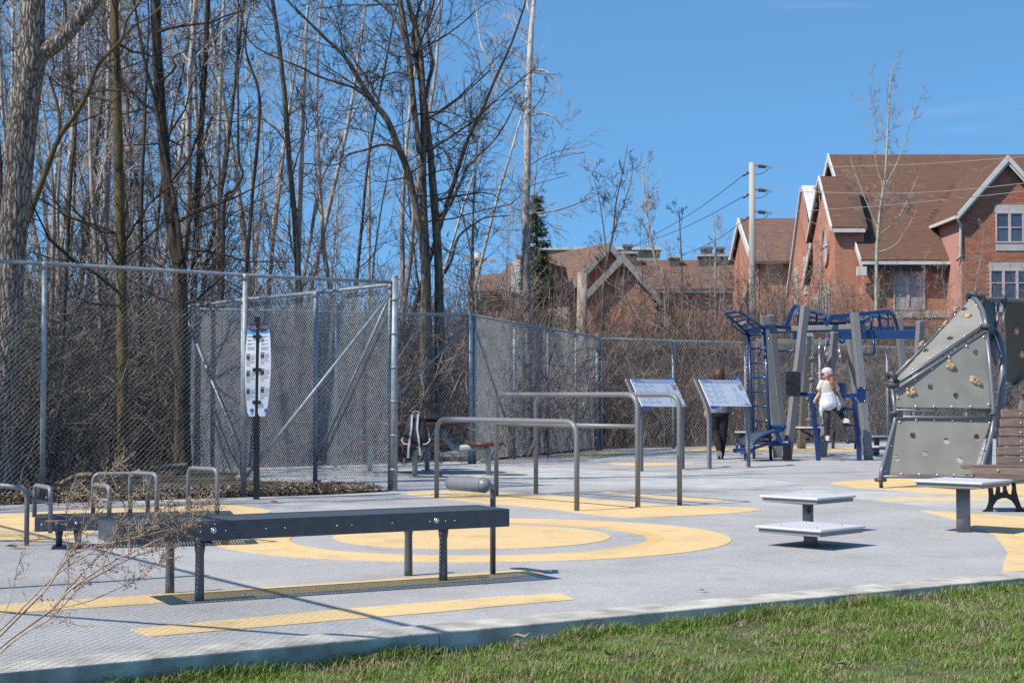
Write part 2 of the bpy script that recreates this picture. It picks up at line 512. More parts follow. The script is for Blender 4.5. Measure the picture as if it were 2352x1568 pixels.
# ================================================================ SETTING
def vnoise(x, y, s, seed=0):
    """smooth value noise for scattering"""
    rg = np.random.default_rng(seed); T = rg.random((64, 64))
    u, v = np.asarray(x) / s, np.asarray(y) / s
    i, j = np.floor(u).astype(int), np.floor(v).astype(int)
    f, g = u - i, v - j
    f, g = f * f * (3 - 2 * f), g * g * (3 - 2 * g)
    a, b = T[i % 64, j % 64], T[(i + 1) % 64, j % 64]
    c, d = T[i % 64, (j + 1) % 64], T[(i + 1) % 64, (j + 1) % 64]
    return (a * (1 - f) + b * f) * (1 - g) + (c * (1 - f) + d * f) * g

KA = G(0, 1555); KB = G(2352, 1331)
KD = (KB - KA).normalized(); KN = Vector((-KD.y, KD.x, 0))
def K(s, t, z=0):                 # s along the kerb, t behind its front edge
    return KA + KD * s + KN * t + Vector((0, 0, z))

def island_mat(name, cols, rough=.8, spec=.25, transl=0.0):
    """colour picked per leaf or blade"""
    m = bpy.data.materials.new(name); m.use_nodes = True
    n, l = m.node_tree.nodes, m.node_tree.links
    b = n['Principled BSDF']; b.inputs['Roughness'].default_value = rough; b.inputs['Specular IOR Level'].default_value = spec
    ge = n.new('ShaderNodeNewGeometry'); rp = n.new('ShaderNodeValToRGB')
    el = rp.color_ramp.elements
    while len(el) < len(cols): el.new(.5)
    for i, (p, c) in enumerate(cols):
        el[i].position = p; el[i].color = c
    l.new(ge.outputs['Random Per Island'], rp.inputs['Fac']); l.new(rp.outputs['Color'], b.inputs['Base Color'])
    if transl:
        b.inputs['Transmission Weight'].default_value = 0
        tr = n.new('ShaderNodeBsdfTranslucent'); mx = n.new('ShaderNodeMixShader'); mx.inputs[0].default_value = transl
        l.new(rp.outputs['Color'], tr.inputs['Color'])
        l.new(b.outputs[0], mx.inputs[1]); l.new(tr.outputs[0], mx.inputs[2])
        l.new(mx.outputs[0], n['Material Output'].inputs['Surface'])
    return m

# ground sheet to the horizon (lies under everything)
g = MB(); g.poly([(-900, -60, -.16), (900, -60, -.16), (900, 1500, -.16), (-900, 1500, -.16)])
tag(g.build('ground', M['soil']), kind='structure')

# forest floor behind the fences
g = MB()
fl = [K(-14, 4), G(-600, 1168), G(0, 1159.5), G(747, 1135.5), G(905, 1126), G(1085, 1066), G(1378, 1034.5), G(1560, 1029), G(2039, 1014), Vector((30, 44, 0)), Vector((150, 60, 0)), Vector((150, 260, 0)), Vector((-150, 260, 0)), Vector((-150, 10, 0))]
g.poly([Vector((p.x, p.y, -.03)) for p in fl])
tag(g.build('forest_floor', M['forest']), kind='structure')

# the poured rubber court
g = MB()
ct = [K(-7, .25), K(14, .25), Vector((17, 34, 0)), Vector((16, 41, 0)), G(2039, 1012), G(1560, 1026), G(1378, 1032), G(1085, 1062), G(905, 1085), G(700, 1105), G(905, 1128), G(747, 1136), G(420, 1146), G(0, 1160), G(-500, 1177)]
g.slab([p + Vector((0, 0, -.12)) for p in ct], (0, 0, .12))
court = tag(g.build('rubber_court', M['court']), kind='structure')

# concrete walk and pad
g = MB()
for pts, z in (
    ([(540, 1104), (700, 1110), (905, 1124), (1000, 1123), (1200, 1116), (1378, 1122), (1792, 1134), (1960, 1154), (2130, 1173), (2352, 1180), (2700, 1200), (2700, 1168), (2352, 1150), (1960, 1136), (1792, 1113), (1500, 1092), (1300, 1082), (1140, 1068), (1085, 1064), (915, 1071), (560, 1082)], .003),):
    g.slab([G(x, y, z - .05) for x, y in pts], (0, 0, .05))
walk = tag(g.build('concrete_walk', M['concrete']), kind='structure')

# inlaid orange rubber, flush with the court
z3 = ZM(0, 1750, 1.5985); z5 = ZM(2400, 1900, 1.38679); z7 = ZM(1400, 1750, .672)
patches = [
    ([(-60, 1397), (355, 1369), (700, 1347), (1000, 1326), (1190, 1313), (1230, 1311), (1250, 1322), (1200, 1327), (1000, 1344), (700, 1366), (400, 1387), (0, 1415), (-60, 1420)], 1),
    ([(300, 1450), (500, 1430), (800, 1402), (1000, 1386), (1150, 1374), (1285, 1367), (1322, 1381), (1150, 1396), (1000, 1411), (800, 1427), (600, 1445), (345, 1467)], 1),
    ([z7(*p) for p in ((150, 152), (260, 147), (380, 149), (500, 155), (700, 172), (890, 186), (1000, 188), (1092, 193), (1094, 199), (1000, 208), (800, 217), (720, 216), (640, 208), (520, 192), (380, 180), (240, 165))], 0),
    ([z7(*p) for p in ((680, 150), (720, 148), (860, 158), (990, 167), (985, 173), (860, 168), (760, 158))], 0),
    ([z7(*p) for p in ((560, 55), (600, 47), (660, 41), (735, 38.5), (740, 43), (680, 50), (610, 56))], 0),
    ([z7(*p) for p in ((695, 71), (760, 68), (880, 68.5), (930, 71.5), (880, 75), (760, 76.5))], 0),
    ([z5(*p) for p in ((1280, 50), (1350, 38), (1550, 25), (1800, 14), (2352, 6), (2700, 4), (2700, 120), (2352, 117), (2000, 111), (1700, 95), (1400, 70))], 0),
    ([z5(*p) for p in ((1510, 136), (1700, 128), (2000, 126), (2352, 130), (2700, 134), (2700, 150), (2352, 147), (2000, 147), (1700, 148))], 0),
    ([z5(*p) for p in ((1780, 203), (1950, 212), (2150, 223), (2352, 236), (2800, 262), (2800, 500), (2352, 545), (2235, 551), (2240, 490), (2263, 440), (2230, 390), (2190, 340), (2080, 295), (1960, 250))], 1),
    ([z3(*p) for p in ((-200, 505), (0, 497), (200, 485), (600, 462), (1250, 440), (1480, 437), (1740, 478), (1500, 505), (900, 540), (640, 590), (560, 638), (300, 668), (0, 665), (-200, 664))], 0),
    ([(1580, 1030), (1700, 1028), (1850, 1027.5), (1985, 1029), (1985, 1036), (1850, 1037), (1700, 1038), (1580, 1035)], 0),
]
for pts, sharp in patches:
    g = MB()
    q = [G(x, y, -.01) for x, y in pts]
    if not sharp: q = smooth_loop(q, 4)
    g.slab(q, (0, 0, .0135))
    g.build('orange_patch', M['orange'], court)
# target of rings
C0 = G(1085, 1233)
def ell(c, rx, ry, n=72, a0=0): return [c + Vector((math.cos(2 * math.pi * i / n) * rx, math.sin(2 * math.pi * i / n) * ry, 0)) for i in range(n)]
def ring(c1, r1, c2, r2, z, m, nm):
    n = 72; g = MB()
    a, b = ell(c1, *r1), ell(c2, *r2)
    a = [Vector((p.x, p.y, z)) for p in a]; b = [Vector((p.x, p.y, z)) for p in b]
    lo = [Vector((p.x, p.y, -.01)) for p in a + b]
    g.add(a + b + lo, [(i, (i + 1) % n, n + (i + 1) % n, n + i) for i in range(n)] + [(i, 2 * n + i, 2 * n + (i + 1) % n, (i + 1) % n) for i in range(n)] + [(n + i, n + (i + 1) % n, 3 * n + (i + 1) % n, 3 * n + i) for i in range(n)])
    g.build(nm, m, court)
Lx = G(690, 1232); Rx = G(1503, 1236); Cg = (Lx + Rx) / 2
ring(C0, (2.03, 1.83), Cg, (1.48, 1.40), .0035, M['orange'], 'orange_ring')
ring(Cg, (1.48, 1.40), Cg + Vector((-.055, -.02, 0)), (1.395, 1.34), .0035, M['orange_deep'], 'orange_ring')
Ci = (G(760, 1230) + G(1410, 1231)) / 2
g = MB(); g.slab([Vector((p.x, p.y, -.01)) for p in ell(Ci, 1.10, 1.06)], (0, 0, .0135)); g.build('orange_disc', M['orange'], court)

# kerb between court and lawn, laid in lengths
kerb = thing('kerb', K(0, 0, 0), 'long pale concrete kerb between the rubber court and the lawn', 'kerb')
for i in range(7):
    a, b = -7.0 + i * 3.0 + .0015, -7.0 + (i + 1) * 3.0 - .0015
    g = MB()
    g.slab([K(a, 0, -.24), K(b, 0, -.24), K(b, .25, -.24), K(a, .25, -.24)], (0, 0, .256))
    g.build('kerb_stone', M['kerb'], kerb, bevel=.007)

# lawn
rg = np.random.default_rng(3)
ns, nt = 90, 40
S, T_ = np.meshgrid(np.linspace(-6, 16, ns), np.linspace(-6.0, .02, nt), indexing='ij')
bx = KA.x + KD.x * S + KN.x * T_; by = KA.y + KD.y * S + KN.y * T_
bz = -.100 + .064 * np.clip((S - .5) / 5.5, 0, 1) + (vnoise(bx, by, .5, 1) - .5) * .03
i, j = np.meshgrid(np.arange(ns - 1), np.arange(nt - 1), indexing='ij')
F = np.stack([i * nt + j, (i + 1) * nt + j, (i + 1) * nt + j + 1, i * nt + j + 1], -1).reshape(-1, 4)
lawn = tag(link('lawn', arr_mesh('lawn', np.stack([bx, by, bz], -1), F, True, [M['lawn']])), kind='structure')

def lawn_z(x, y):
    s = (x - KA.x) * KD.x + (y - KA.y) * KD.y
    return -.100 + .064 * np.clip((s - .5) / 5.5, 0, 1) + (vnoise(x, y, .5, 1) - .5) * .03
N = 430000
s = rg.uniform(-2.6, 11.5, N); t = -rg.random(N) ** 1.15 * 3.4 - .012
x = KA.x + KD.x * s + KN.x * t; y = KA.y + KD.y * s + KN.y * t
px = 1176 + FPX * x / np.maximum(y, .5); py = 907 + FPX * 1.22 / np.maximum(y, .5)
dens = .55 * vnoise(x, y, .16, 5) + .45 * vnoise(x, y, .6, 6)
keep = (px > -800) & (px < 3250) & (py < 1760) & (rg.random(N) < np.clip(dens * 1.9 - .12, .30, 1)) & (y > 3)
x, y, t, dens = x[keep], y[keep], t[keep], dens[keep]; n = len(x)
hgt = rg.uniform(.014, .042, n) * (.35 + 1.25 * dens) * np.where(t > -.14, 1.7, 1)
ang = rg.uniform(0, 2 * np.pi, n); lean = rg.uniform(.2, 1.5, n) * hgt
wd = rg.uniform(.0014, .0028, n)
z = lawn_z(x, y) - .004
B = np.stack([x, y, z], -1)
side = np.stack([-np.sin(ang), np.cos(ang), np.zeros(n)], -1) * wd[:, None]
fw = np.stack([np.cos(ang), np.sin(ang), np.zeros(n)], -1)
m1 = B + fw * (lean * .3)[:, None] + np.stack([np.zeros(n), np.zeros(n), hgt * .62], -1)
m2 = B + fw * lean[:, None] + np.stack([np.zeros(n), np.zeros(n), hgt * .95], -1)
V = np.stack([B - side, B + side, m1 + side * .8, m1 - side * .8, m2], 1).reshape(-1, 3)
o5 = np.arange(n)[:, None] * 5
F = np.concatenate([o5 + np.array([[0, 1, 2]]), o5 + np.array([[0, 2, 3]]), o5 + np.array([[3, 2, 4]])])
gm = island_mat('grass_blade', [(0, (.44, .35, .20, 1)), (.14, (.36, .30, .14, 1)), (.22, (.17, .26, .045, 1)), (.6, (.10, .20, .025, 1)), (1, (.33, .39, .09, 1))], .6, .3, .3)
# dead straw gathers in patches: shift the per-blade pick with a broad noise
_t = gm.node_tree; _g = [q for q in _t.nodes if q.type == 'NEW_GEOMETRY'][0]; _r = [q for q in _t.nodes if q.type == 'VALTORGB'][0]
_no = _t.nodes.new('ShaderNodeTexNoise'); _no.inputs['Scale'].default_value = 4.0; _no.inputs['Detail'].default_value = 4
_mr = _t.nodes.new('ShaderNodeMapRange'); _mr.inputs[1].default_value = .36; _mr.inputs[2].default_value = .54; _mr.inputs[3].default_value = -.48; _mr.inputs[4].default_value = .12
_ad = _t.nodes.new('ShaderNodeMath'); _ad.operation = 'ADD'; _ad.use_clamp = True
_t.links.new(_g.outputs['Position'], _no.inputs['Vector']); _t.links.new(_no.outputs['Fac'], _mr.inputs[0]); _t.links.new(_mr.outputs[0], _ad.inputs[0]); _t.links.new(_g.outputs['Random Per Island'], _ad.inputs[1]); _t.links.new(_ad.outputs[0], _r.inputs['Fac'])
grass = link('grass', arr_mesh('grass', V, F, False, [gm]))
tag(grass, 'short spring grass with straw patches covering the lawn', 'grass', kind='stuff')

# broad-leaved weeds rooted along the kerb
def weed(name, px_, py_, n, r, label):
    c = G(px_, py_, -.075)
    th = thing(name, c, label, 'weed', 'small weeds along the kerb')
    mb = MB()
    for k in range(n):
        a = random.uniform(0, 6.28); L = r * random.uniform(.5, 1.1); up = random.uniform(.35, 1.2)
        d = Vector((math.cos(a), math.sin(a), up)).normalized(); sd = Vector((-math.sin(a), math.cos(a), 0)) * L * random.uniform(.10, .2)
        q = [c, c + d * L * .5 + sd, c + d * L + Vector((0, 0, -L * .15)), c + d * L * .5 - sd]
        mb.add(q, [(0, 1, 2), (0, 2, 3)])
    mb.build('leaves', M['weed'], th, fixn=False)
M['weed'] = island_mat('weed_leaf', [(0, (.05, .12, .02, 1)), (.5, (.10, .22, .03, 1)), (1, (.18, .30, .06, 1))], .55, .35, .25)
for (a, b, n_, r_, lb) in ((1805, 1392, 24, .10, 'dark leafy weed beside the kerb under the low platform'), (2062, 1362, 26, .10, 'leafy weed at the kerb joint right of middle'), (1500, 1425, 20, .08, 'bright green weed tuft at the kerb, nearest the picture middle'),
                           (1660, 1412, 26, .09, 'wide yellow-green weed clump close to the kerb'), (960, 1490, 24, .10, 'upright green weed at the kerb in front of the sit-up bench'), (1075, 1480, 26, .09, 'tangled weed in the grass at the foot of the kerb'), (2260, 1345, 30, .11, 'long dark weed spilling over the kerb at the right'), (800, 1510, 20, .08, 'small weed at the kerb left of the bench shadow')):
    weed('weed', a, b, n_, r_, lb)

# fallen leaves
def leaf_cards(n, place, smin, smax, seed):
    r = np.random.default_rng(seed)
    Pt = place(r, n); n = len(Pt)
    a = r.uniform(0, 2 * np.pi, n); s_ = r.uniform(smin, smax, n)
    X = np.stack([np.cos(a), np.sin(a), r.normal(0, .35, n)], -1) * s_[:, None]
    Y = np.stack([-np.sin(a), np.cos(a), r.normal(0, .35, n)], -1) * (s_ * r.uniform(.45, .8, n))[:, None]
    up = np.stack([np.zeros(n), np.zeros(n), s_ * r.uniform(.0, .6, n)], -1)
    V = np.stack([Pt - X, Pt - Y * .9 + X * .1 + up, Pt + X, Pt + Y * .9 + X * .2 + up], 1).reshape(-1, 3)
    o = np.arange(n)[:, None] * 4
    return V, np.concatenate([o + np.array([[0, 1, 2]]), o + np.array([[0, 2, 3]])])
lm = island_mat('litter_leaf', [(0, (.07, .045, .03, 1)), (.45, (.16, .11, .07, 1)), (.8, (.26, .19, .13, 1)), (1, (.44, .35, .28, 1))], .8, .2)
e0, e1 = G(-300, 1167), G(905, 1126)
def place_strip(r, n):
    u = r.random(n); w = np.abs(r.normal(0, .75, n))
    x = e0.x + (e1.x - e0.x) * u - w * .30; y = e0.y + (e1.y - e0.y) * u + w * .92 + .03
    return np.stack([x, y, -.028 + r.uniform(0, .022, n) + .03 * np.minimum(w, 1.2) * (.4 + vnoise(x, y, .5, 3))], -1)
V1, F1 = leaf_cards(10000, place_strip, .010, .030, 11)
def place_wood(r, n):
    x = r.uniform(-12, 1.5, n); y = r.uniform(17, 34, n)
    ok = (y > 25.6 + (x + .68) * 2.65) | (x < -1.6)
    inside = (x > -4.9) & (x < -.5) & (y < 22.6 + (x + 4.9) * .58)
    return np.stack([x, y, np.full(n, -.01)], -1)[ok & ~inside]
V2, F2 = leaf_cards(7000, place_wood, .025, .06, 12)
lit = link('leaf_litter', arr_mesh('leaf_litter', np.concatenate([V1, V2]), np.concatenate([F1, F2 + len(V1)]), False, [lm]))
tag(lit, 'brown fallen leaves banked along the fence and under the trees', 'leaves', kind='stuff')
def place_lawn(r, n):
    s = r.uniform(-.3, 8, n); t = -r.random(n) ** 2 * 2.6 - .03
    x = KA.x + KD.x * s + KN.x * t; y = KA.y + KD.y * s + KN.y * t
    return np.stack([x, y, lawn_z(x, y) + .022], -1)
V1, F1 = leaf_cards(90, place_lawn, .010, .030, 21)
tag(link('lawn_leaves', arr_mesh('lawn_leaves', V1, F1, False, [lm])), 'scattered dry brown leaves lying in the lawn', 'leaves', kind='stuff')
# single leaves on the court
for (a, b, s_, lb) in ((635, 1153, .10, 'curled dry leaf on the grey court beside the black sign post'), (1615, 1355, .035, 'tiny dark dry leaf on the open grey court near the kerb'), (1195, 1463, .06, 'dry brown leaf on the kerb edge before the orange strip'), (36, 1256, .10, 'dry leaf on the court at the left edge')):
    c = G(a, b, .012); mb = MB()
    pts = [(-1, 0, .1), (-.3, .45, .35), (.5, .3, .15), (1, .05, .5), (.4, -.35, .1), (-.4, -.4, .3)]
    mb.add([c] + [c + Vector(p) * s_ * .8 for p in pts], [(0, k + 1, (k + 1) % 6 + 1) for k in range(6)])
    tag(mb.build('dry_leaf', M['leaf'], fixn=False), lb, 'leaf')

# ================================================================ CHAIN-LINK FENCES
def chain_mesh(A, B, z0a, z1a, z0b, z1b, pitch, r=.0018, seed=0):
    A, B = np.array(A), np.array(B)
    W = np.linalg.norm((B - A)[:2]); d = (B - A)[:2] / W; nrm = np.array([-d[1], d[0]])
    hp = pitch / 2
    nw = int(W / hp)
    H = max(z1a - z0a, z1b - z0b); nk = int(H / hp)
    k = np.arange(nk + 1); lines = []
    rgn = np.random.default_rng(seed)
    for w in range(nw):
        s = (w + .5) * hp; f = s / W
        z0 = z0a + (z0b - z0a) * f; z1 = z1a + (z1b - z1a) * f
        sg = np.where((k + w) % 2 == 0, 1, -1)
        ss = s + sg * hp * .56
        zz = z0 + (z1 - z0) * k / nk
        dep = sg * .0035
        sag = .006 * np.sin(zz * 1.9 + s * .7)
        xy = A[None, :2] + d[None] * ss[:, None] + nrm[None] * (dep + sag)[:, None]
        lines.append((np.column_stack([xy, zz]), np.full(nk + 1, r)))
    return tubes_np(lines, 3)

def fence(label, posts, rail_r=.021, post_r=.03, ends=(0, -1), pitch=.06, braces=(), seed=0, gap=.05, wr=.0019, mesh_side=.028, endr=.04, group='chain-link fences round the court'):
    """posts: list of (ground point, rail height)"""
    p0 = posts[0][0]
    th = thing('chain_link_fence', Vector((p0.x, p0.y, 0)), label, 'fence', group)
    n = len(posts); ends = [e % n for e in ends]
    for i, (p, h) in enumerate(posts):
        r = endr if i in ends else post_r
        mb = MB()
        top = h + (.07 if i in ends else .0)
        mb.tube([(p.x, p.y, -.05), (p.x, p.y, top)], r, 12)
        if i in ends:
            mb.ball((p.x, p.y, top), (r * 1.12, r * 1.12, r * .5), 12, 6)
        po = mb.build('post', M['galv'], th)
        if i in ends:
            for z in np.linspace(.25, h - .2, 6):
                mb = MB(); mb.tube([(p.x, p.y, z - .012), (p.x, p.y, z + .012)], r + .006, 12)
                mb.build('tension_band', M['galv'], po)
        else:
            mb = MB(); mb.tube([(p.x, p.y, h - .06), (p.x, p.y, h + .015)], r * 1.15, 12); mb.build('post_cap', M['galv'], po)
    mb = MB()
    mb.tube([(p.x, p.y, h) for p, h in posts], rail_r, 10); mb.build('top_rail', M['galv'], th)
    for (a, za, b, zb) in braces:
        a, b = posts[a][0], posts[b][0]
        mb = MB(); mb.tube([(a.x, a.y, za), (b.x, b.y, zb)], .019, 8); mb.build('brace', M['galv'], th)
    VV, FF, off = [], [], 0
    for (a, ha), (b, hb) in zip(posts[:-1], posts[1:]):
        d = (b - a); nr = Vector((-d.y, d.x, 0)).normalized() * mesh_side
        V, F = chain_mesh(a + nr, b + nr, gap, ha + .045, gap, hb + .045, pitch, wr, seed)
        VV.append(V); FF.append(F + off); off += len(V)
    V = np.concatenate(VV) - np.array([[p0.x, p0.y, 0]])
    o = link('wire_mesh', arr_mesh('wire_mesh', V, np.concatenate(FF), False, [M['mesh']]), th)
    o['kind'] = 'stuff'
    return th

def gp(x, y): q = G(x, y); return Vector((q.x, q.y, 0))
cor = gp(905, 1127); fl1 = gp(560, 1138); fl2 = gp(97, 1150)
fl3 = fl2 + (fl2 - fl1) * 1.02; 
fence('long front chain-link fence at the left with sagging top rail, before the wood', [(cor, 2.44), (fl1, 2.46), (fl2, 2.52), (fl3, 2.55)], ends=(0,), braces=((0, 2.36, 1, .18),), seed=1, mesh_side=-.03, pitch=.058, wr=.0010)
e2 = gp(724, 1110); e1_ = gp(556, 1096); e3 = gp(425, 1083)
fence('receding chain-link fence behind the black sign, sunlit diagonal braces', [(cor + Vector((-.05, .06, 0)), 2.42), (e2, 2.42), (e1_, 2.42), (e3, 2.41)], ends=(3,), braces=((0, 2.3, 1, .25), (3, 2.25, 2, .3)), seed=2, pitch=.050, wr=.0027, mesh_side=-.055, endr=.05)
b1 = gp(1080, 1065)
bm_ = e3.lerp(b1, .5)
fence('chain-link fence behind the picnic table with one long brace', [(e3 + Vector((.06, .03, 0)), 2.38), (bm_, 2.40), (b1, 2.42)], ends=(2,), braces=((2, 2.28, 1, .2),), seed=3, pitch=.060, wr=.0017)
c1 = gp(1372, 1034)
q = [b1.lerp(c1, f) for f in (.30, .56, .80)]
fence('receding chain-link fence between the picnic table and the far corner', [(b1 + Vector((.07, .05, 0)), 2.41), (q[0], 2.38), (q[1], 2.35), (q[2], 2.32), (c1, 2.29)], ends=(4,), braces=((0, 2.2, 1, .25), (4, 2.15, 3, .25)), seed=4, pitch=.056, wr=.0029, mesh_side=.055)
r1, r2, r3 = gp(1547, 1029), gp(1713, 1024), gp(2039, 1013)
r25 = r2.lerp(r3, .5)
r4 = r3 + (r3 - r2) * 1.0
fence('far chain-link fence behind the blue climbing frame', [(c1 + Vector((.08, .03, 0)), 2.27), (r1, 2.26), (r2, 2.27), (r25, 2.28), (r3, 2.28), (r4, 2.28), (r4 + (r3 - r2), 2.28)], ends=(), braces=((0, 2.1, 1, .25),), seed=5, pitch=.08, wr=.0021, mesh_side=-.03)
# fence that runs towards the viewer beyond the left edge and throws its net of shadow over the court
k0 = Vector((-2.32, 5.88, 0)); kd = Vector((-2.89, 4.2, 0)).normalized()
fence('near chain-link fence running out of view at the left', [(k0, 2.75), (k0 + kd * 2.9, 2.75), (k0 + kd * 5.8, 2.75), (k0 + kd * 8.9, 2.75)], ends=(0,), braces=((0, 2.4, 1, .3),), seed=6, pitch=.062, group='chain-link fences out of view')

# ================================================================ EXERCISE EQUIPMENT ON THE COURT
_bolt = {}
def bolt(parent, p, r=.012, name='bolt', m='bolt', squash=.6, axis=None):
    key = (round(r, 4), m)
    if key not in _bolt:
        mb = MB(); mb.ball((0, 0, 0), (r, r, r * squash) if axis is None else r, 8, 5)
        o = mb.build('bolt', M[m]); _bolt[key] = o.data
        bpy.data.objects.remove(o)
    o = link(name, _bolt[key], parent, Vector(p) - wpos(parent))
    return o

def textmesh(body, size, origin, X, Y, m, parent, name='lettering', align='LEFT', bold=0.0, off=.002):
    """flat lettering laid on a surface with reading direction X and up direction Y"""
    c = bpy.data.curves.new('txt', 'FONT'); c.body = body; c.size = size; c.align_x = align; c.resolution_u = 2
    c.offset = bold
    t = bpy.data.objects.new('txt', c); COL.objects.link(t)
    dg = bpy.context.evaluated_depsgraph_get(); dg.update()
    me = bpy.data.meshes.new_from_object(t.evaluated_get(dg))
    bpy.data.objects.remove(t); bpy.data.curves.remove(c)
    X = Vector(X).normalized(); Y = Vector(Y); Y = (Y - X * Y.dot(X)).normalized(); Z = X.cross(Y)
    R = Matrix((X, Y, Z)).transposed().to_4x4()
    base = wpos(parent)
    me.transform(Matrix.Translation(Vector(origin) + Z * off - base) @ R)
    me.materials.clear(); me.materials.append(m)
    return link(name, me, parent)

# ---------- sit-up bench with roller (front)
FL, FR = G(269, 1205, .44), G(1170, 1168, .44)
ax = (FR - FL).normalized(); pr = Vector((-ax.y, ax.x, 0))
LB = (FR - FL).length; WB = .40
def bp(s, w, z): return FL + ax * s + pr * w + Vector((0, 0, z - .44))
sb = thing('situp_bench', bp(LB / 2, WB / 2, 0), 'long slate-grey flat sit-up bench with a foam roller, nearest the camera', 'exercise bench')
def perf_top(parent, f, L, W, z, hgt, edge=.03, m='slate'):
    """punched sheet framed by a folded rim and deep side skirts"""
    mb = MB()
    for (s0, s1, w0, w1) in ((0, L, 0, .012), (0, L, W - .012, W), (0, .012, .012, W - .012), (L - .012, L, .012, W - .012)):
        mb.slab([f(s0, w0, z - hgt), f(s1, w0, z - hgt), f(s1, w1, z - hgt), f(s0, w1, z - hgt)], (0, 0, hgt - .004))
    for (s0, s1, w0, w1) in ((0, L, 0, edge), (0, L, W - edge, W), (0, edge, edge, W - edge), (L - edge, L, edge, W - edge)):
        mb.slab([f(s0, w0, z - .004), f(s1, w0, z - .004), f(s1, w1, z - .004), f(s0, w1, z - .004)], (0, 0, .004))
    top = mb.build('bench_rim', M[m], parent)
    mb = MB(); mb.poly([f(edge, edge, z - .002), f(L - edge, edge, z - .002), f(L - edge, W - edge, z - .002), f(edge, W - edge, z - .002)])
    o = mb.build('punched_sheet', M['slate_perf'], top, fixn=False)
    uvl = o.data.uv_layers.new(name='UVMap'); A2, B2 = L - 2 * edge, W - 2 * edge
    for k, uv in enumerate(((0, 0), (A2, 0), (A2, B2), (0, B2))): uvl.data[k].uv = uv
perf_top(sb, bp, LB, WB, .44, .105)
def leg(parent, x, y, top, m, r0=.026):
    p = G(x, y)
    mb = MB()
    zz = [0, .04, .25, top - .07, top]
    mb.tube([Vector((p.x, p.y, z)) for z in zz], [r0, r0, r0 * .92, r0 * 1.05, r0 * 1.35], 12)
    return mb.build('leg', m, parent)
for x, y in ((458, 1379), (390, 1362), (1018, 1333), (938, 1321)):
    leg(sb, x, y, .34, M['slateleg'])
for s, w in ((.52, 0), (1.86, 0)):
    c = bp(s, -.006, .39)
    mb = MB(); mb.tube([c + pr * .012, c - pr * .004], .017, 14); wsh = mb.build('washer', M['bolt'], sb)
    bolt(sb, c - pr * .004, .010, axis=1)
for s in (.45, .59, .82, .93, 1.24, 1.33, 1.58, 1.82, 1.92, 1.98):
    bolt(sb, bp(s, -.001, .385), .0045, axis=1, name='rivet')
# roller
pp = G(1132, 1318); pz = .60
ra, rb = P(1038, 1108, 9.66), P(1112, 1114, 9.40)
ra.z = rb.z = (ra.z + rb.z) / 2
ru = (rb - ra).normalized()
mb = MB()
mb.tube(bend([Vector((pp.x, pp.y, 0)), Vector((pp.x, pp.y, ra.z - .02)), rb + ru * .02], .06), .018, 12)
mb.build('roller_post', M['slateleg'], sb)
R0 = .047
cap = [(-.047, .004), (-.042, .02), (-.03, .034), (-.015, .043), (0, R0)]
pts = [ra + ru * a for a, _ in cap] + [rb - ru * a for a, _ in reversed(cap)]
mb = MB(); mb.tube(pts, [r for _, r in cap] + [r for _, r in reversed(cap)], 20); rl = mb.build('foam_roller', M['greytube'], sb)
for c in (ra, rb):
    mb = MB(); mb.tube([c - ru * .002, c + ru * .002], R0 + .0012, 20); mb.build('roller_seam', M['slateleg'], rl)

# ---------- low balance bench with handles (left)
z9 = ZM(0, 1820, 2.45)
HZ = .235
A0 = G(*z9(340, 612), HZ); A1 = G(*z9(2290, 575), HZ)
ax2 = (A1 - A0).normalized(); pr2 = Vector((-ax2.y, ax2.x, 0)); L2 = (A1 - A0).length; W2 = .36
def b2(s, w, z): return A0 + ax2 * s + pr2 * w + Vector((0, 0, z - HZ))
hb = thing('handle_bench', b2(L2 / 2, W2 / 2, 0), 'low slate-grey bench with grey loop handles, behind the dry weeds at the left', 'exercise bench')
perf_top(hb, b2, L2, W2, HZ, .10)
for s, w in ((.16, .27), (.30, .05), (1.25, .28), (1.36, .05)):
    p = b2(s, w, 0); mb = MB()
    mb.tube([p, p + Vector((0, 0, .07)), p + Vector((0, 0, HZ - .09))], [.026, .024, .036], 12); mb.build('leg', M['slateleg'], hb)
for s in (.02, .14):
    pass
mb = MB(); mb.slab([b2(.035, -.008, HZ - .085), b2(.165, -.008, HZ - .085), b2(.165, -.008, HZ - .015), b2(.035, -.008, HZ - .015)], -pr2 * .006)
mb.build('handle_plate', M['slateleg'], hb)
for s in (.05, .145): bolt(hb, b2(s, -.014, HZ - .05), .008, axis=1)
bolt(hb, b2(.29, -.004, HZ - .045), .013, axis=1)
def s_of(zx):   # distance along the bench of a reading
    q = G(*z9(zx, 590), HZ)
    return (q - A0).dot(ax2)
def loop(parent, s0, w0, s1, w1, h, foot=0, bar=None, r=.017, rad=.06, name='loop_handle'):
    a, b = b2(s0, w0, HZ - .02), b2(s1, w1, HZ - .02 - foot)
    top0, top1 = b2(s0, w0, HZ + h), b2(s1, w1, HZ + h)
    mb = MB(); mb.tube(bend([a, top0, top1, b], rad, 7), r, 10)
    o = mb.build(name, M['greytube'], parent)
    if bar:
        mb = MB(); mb.tube([b2(s0, w0, HZ + bar), b2(s1, w1, HZ + bar)], r * .9, 10); mb.build('crossbar', M['greytube'], o)
loop(hb, -.02, .34, .11, -.028, .215, .09, .105)
loop(hb, .40, .34, .52, .03, .215, 0, .11)
loop(hb, .40, .40, .80, .35, .29, 0)
loop(hb, .67, .34, .86, .05, .30, 0)
loop(hb, 1.10, .34, 1.30, .05, .33, 0)
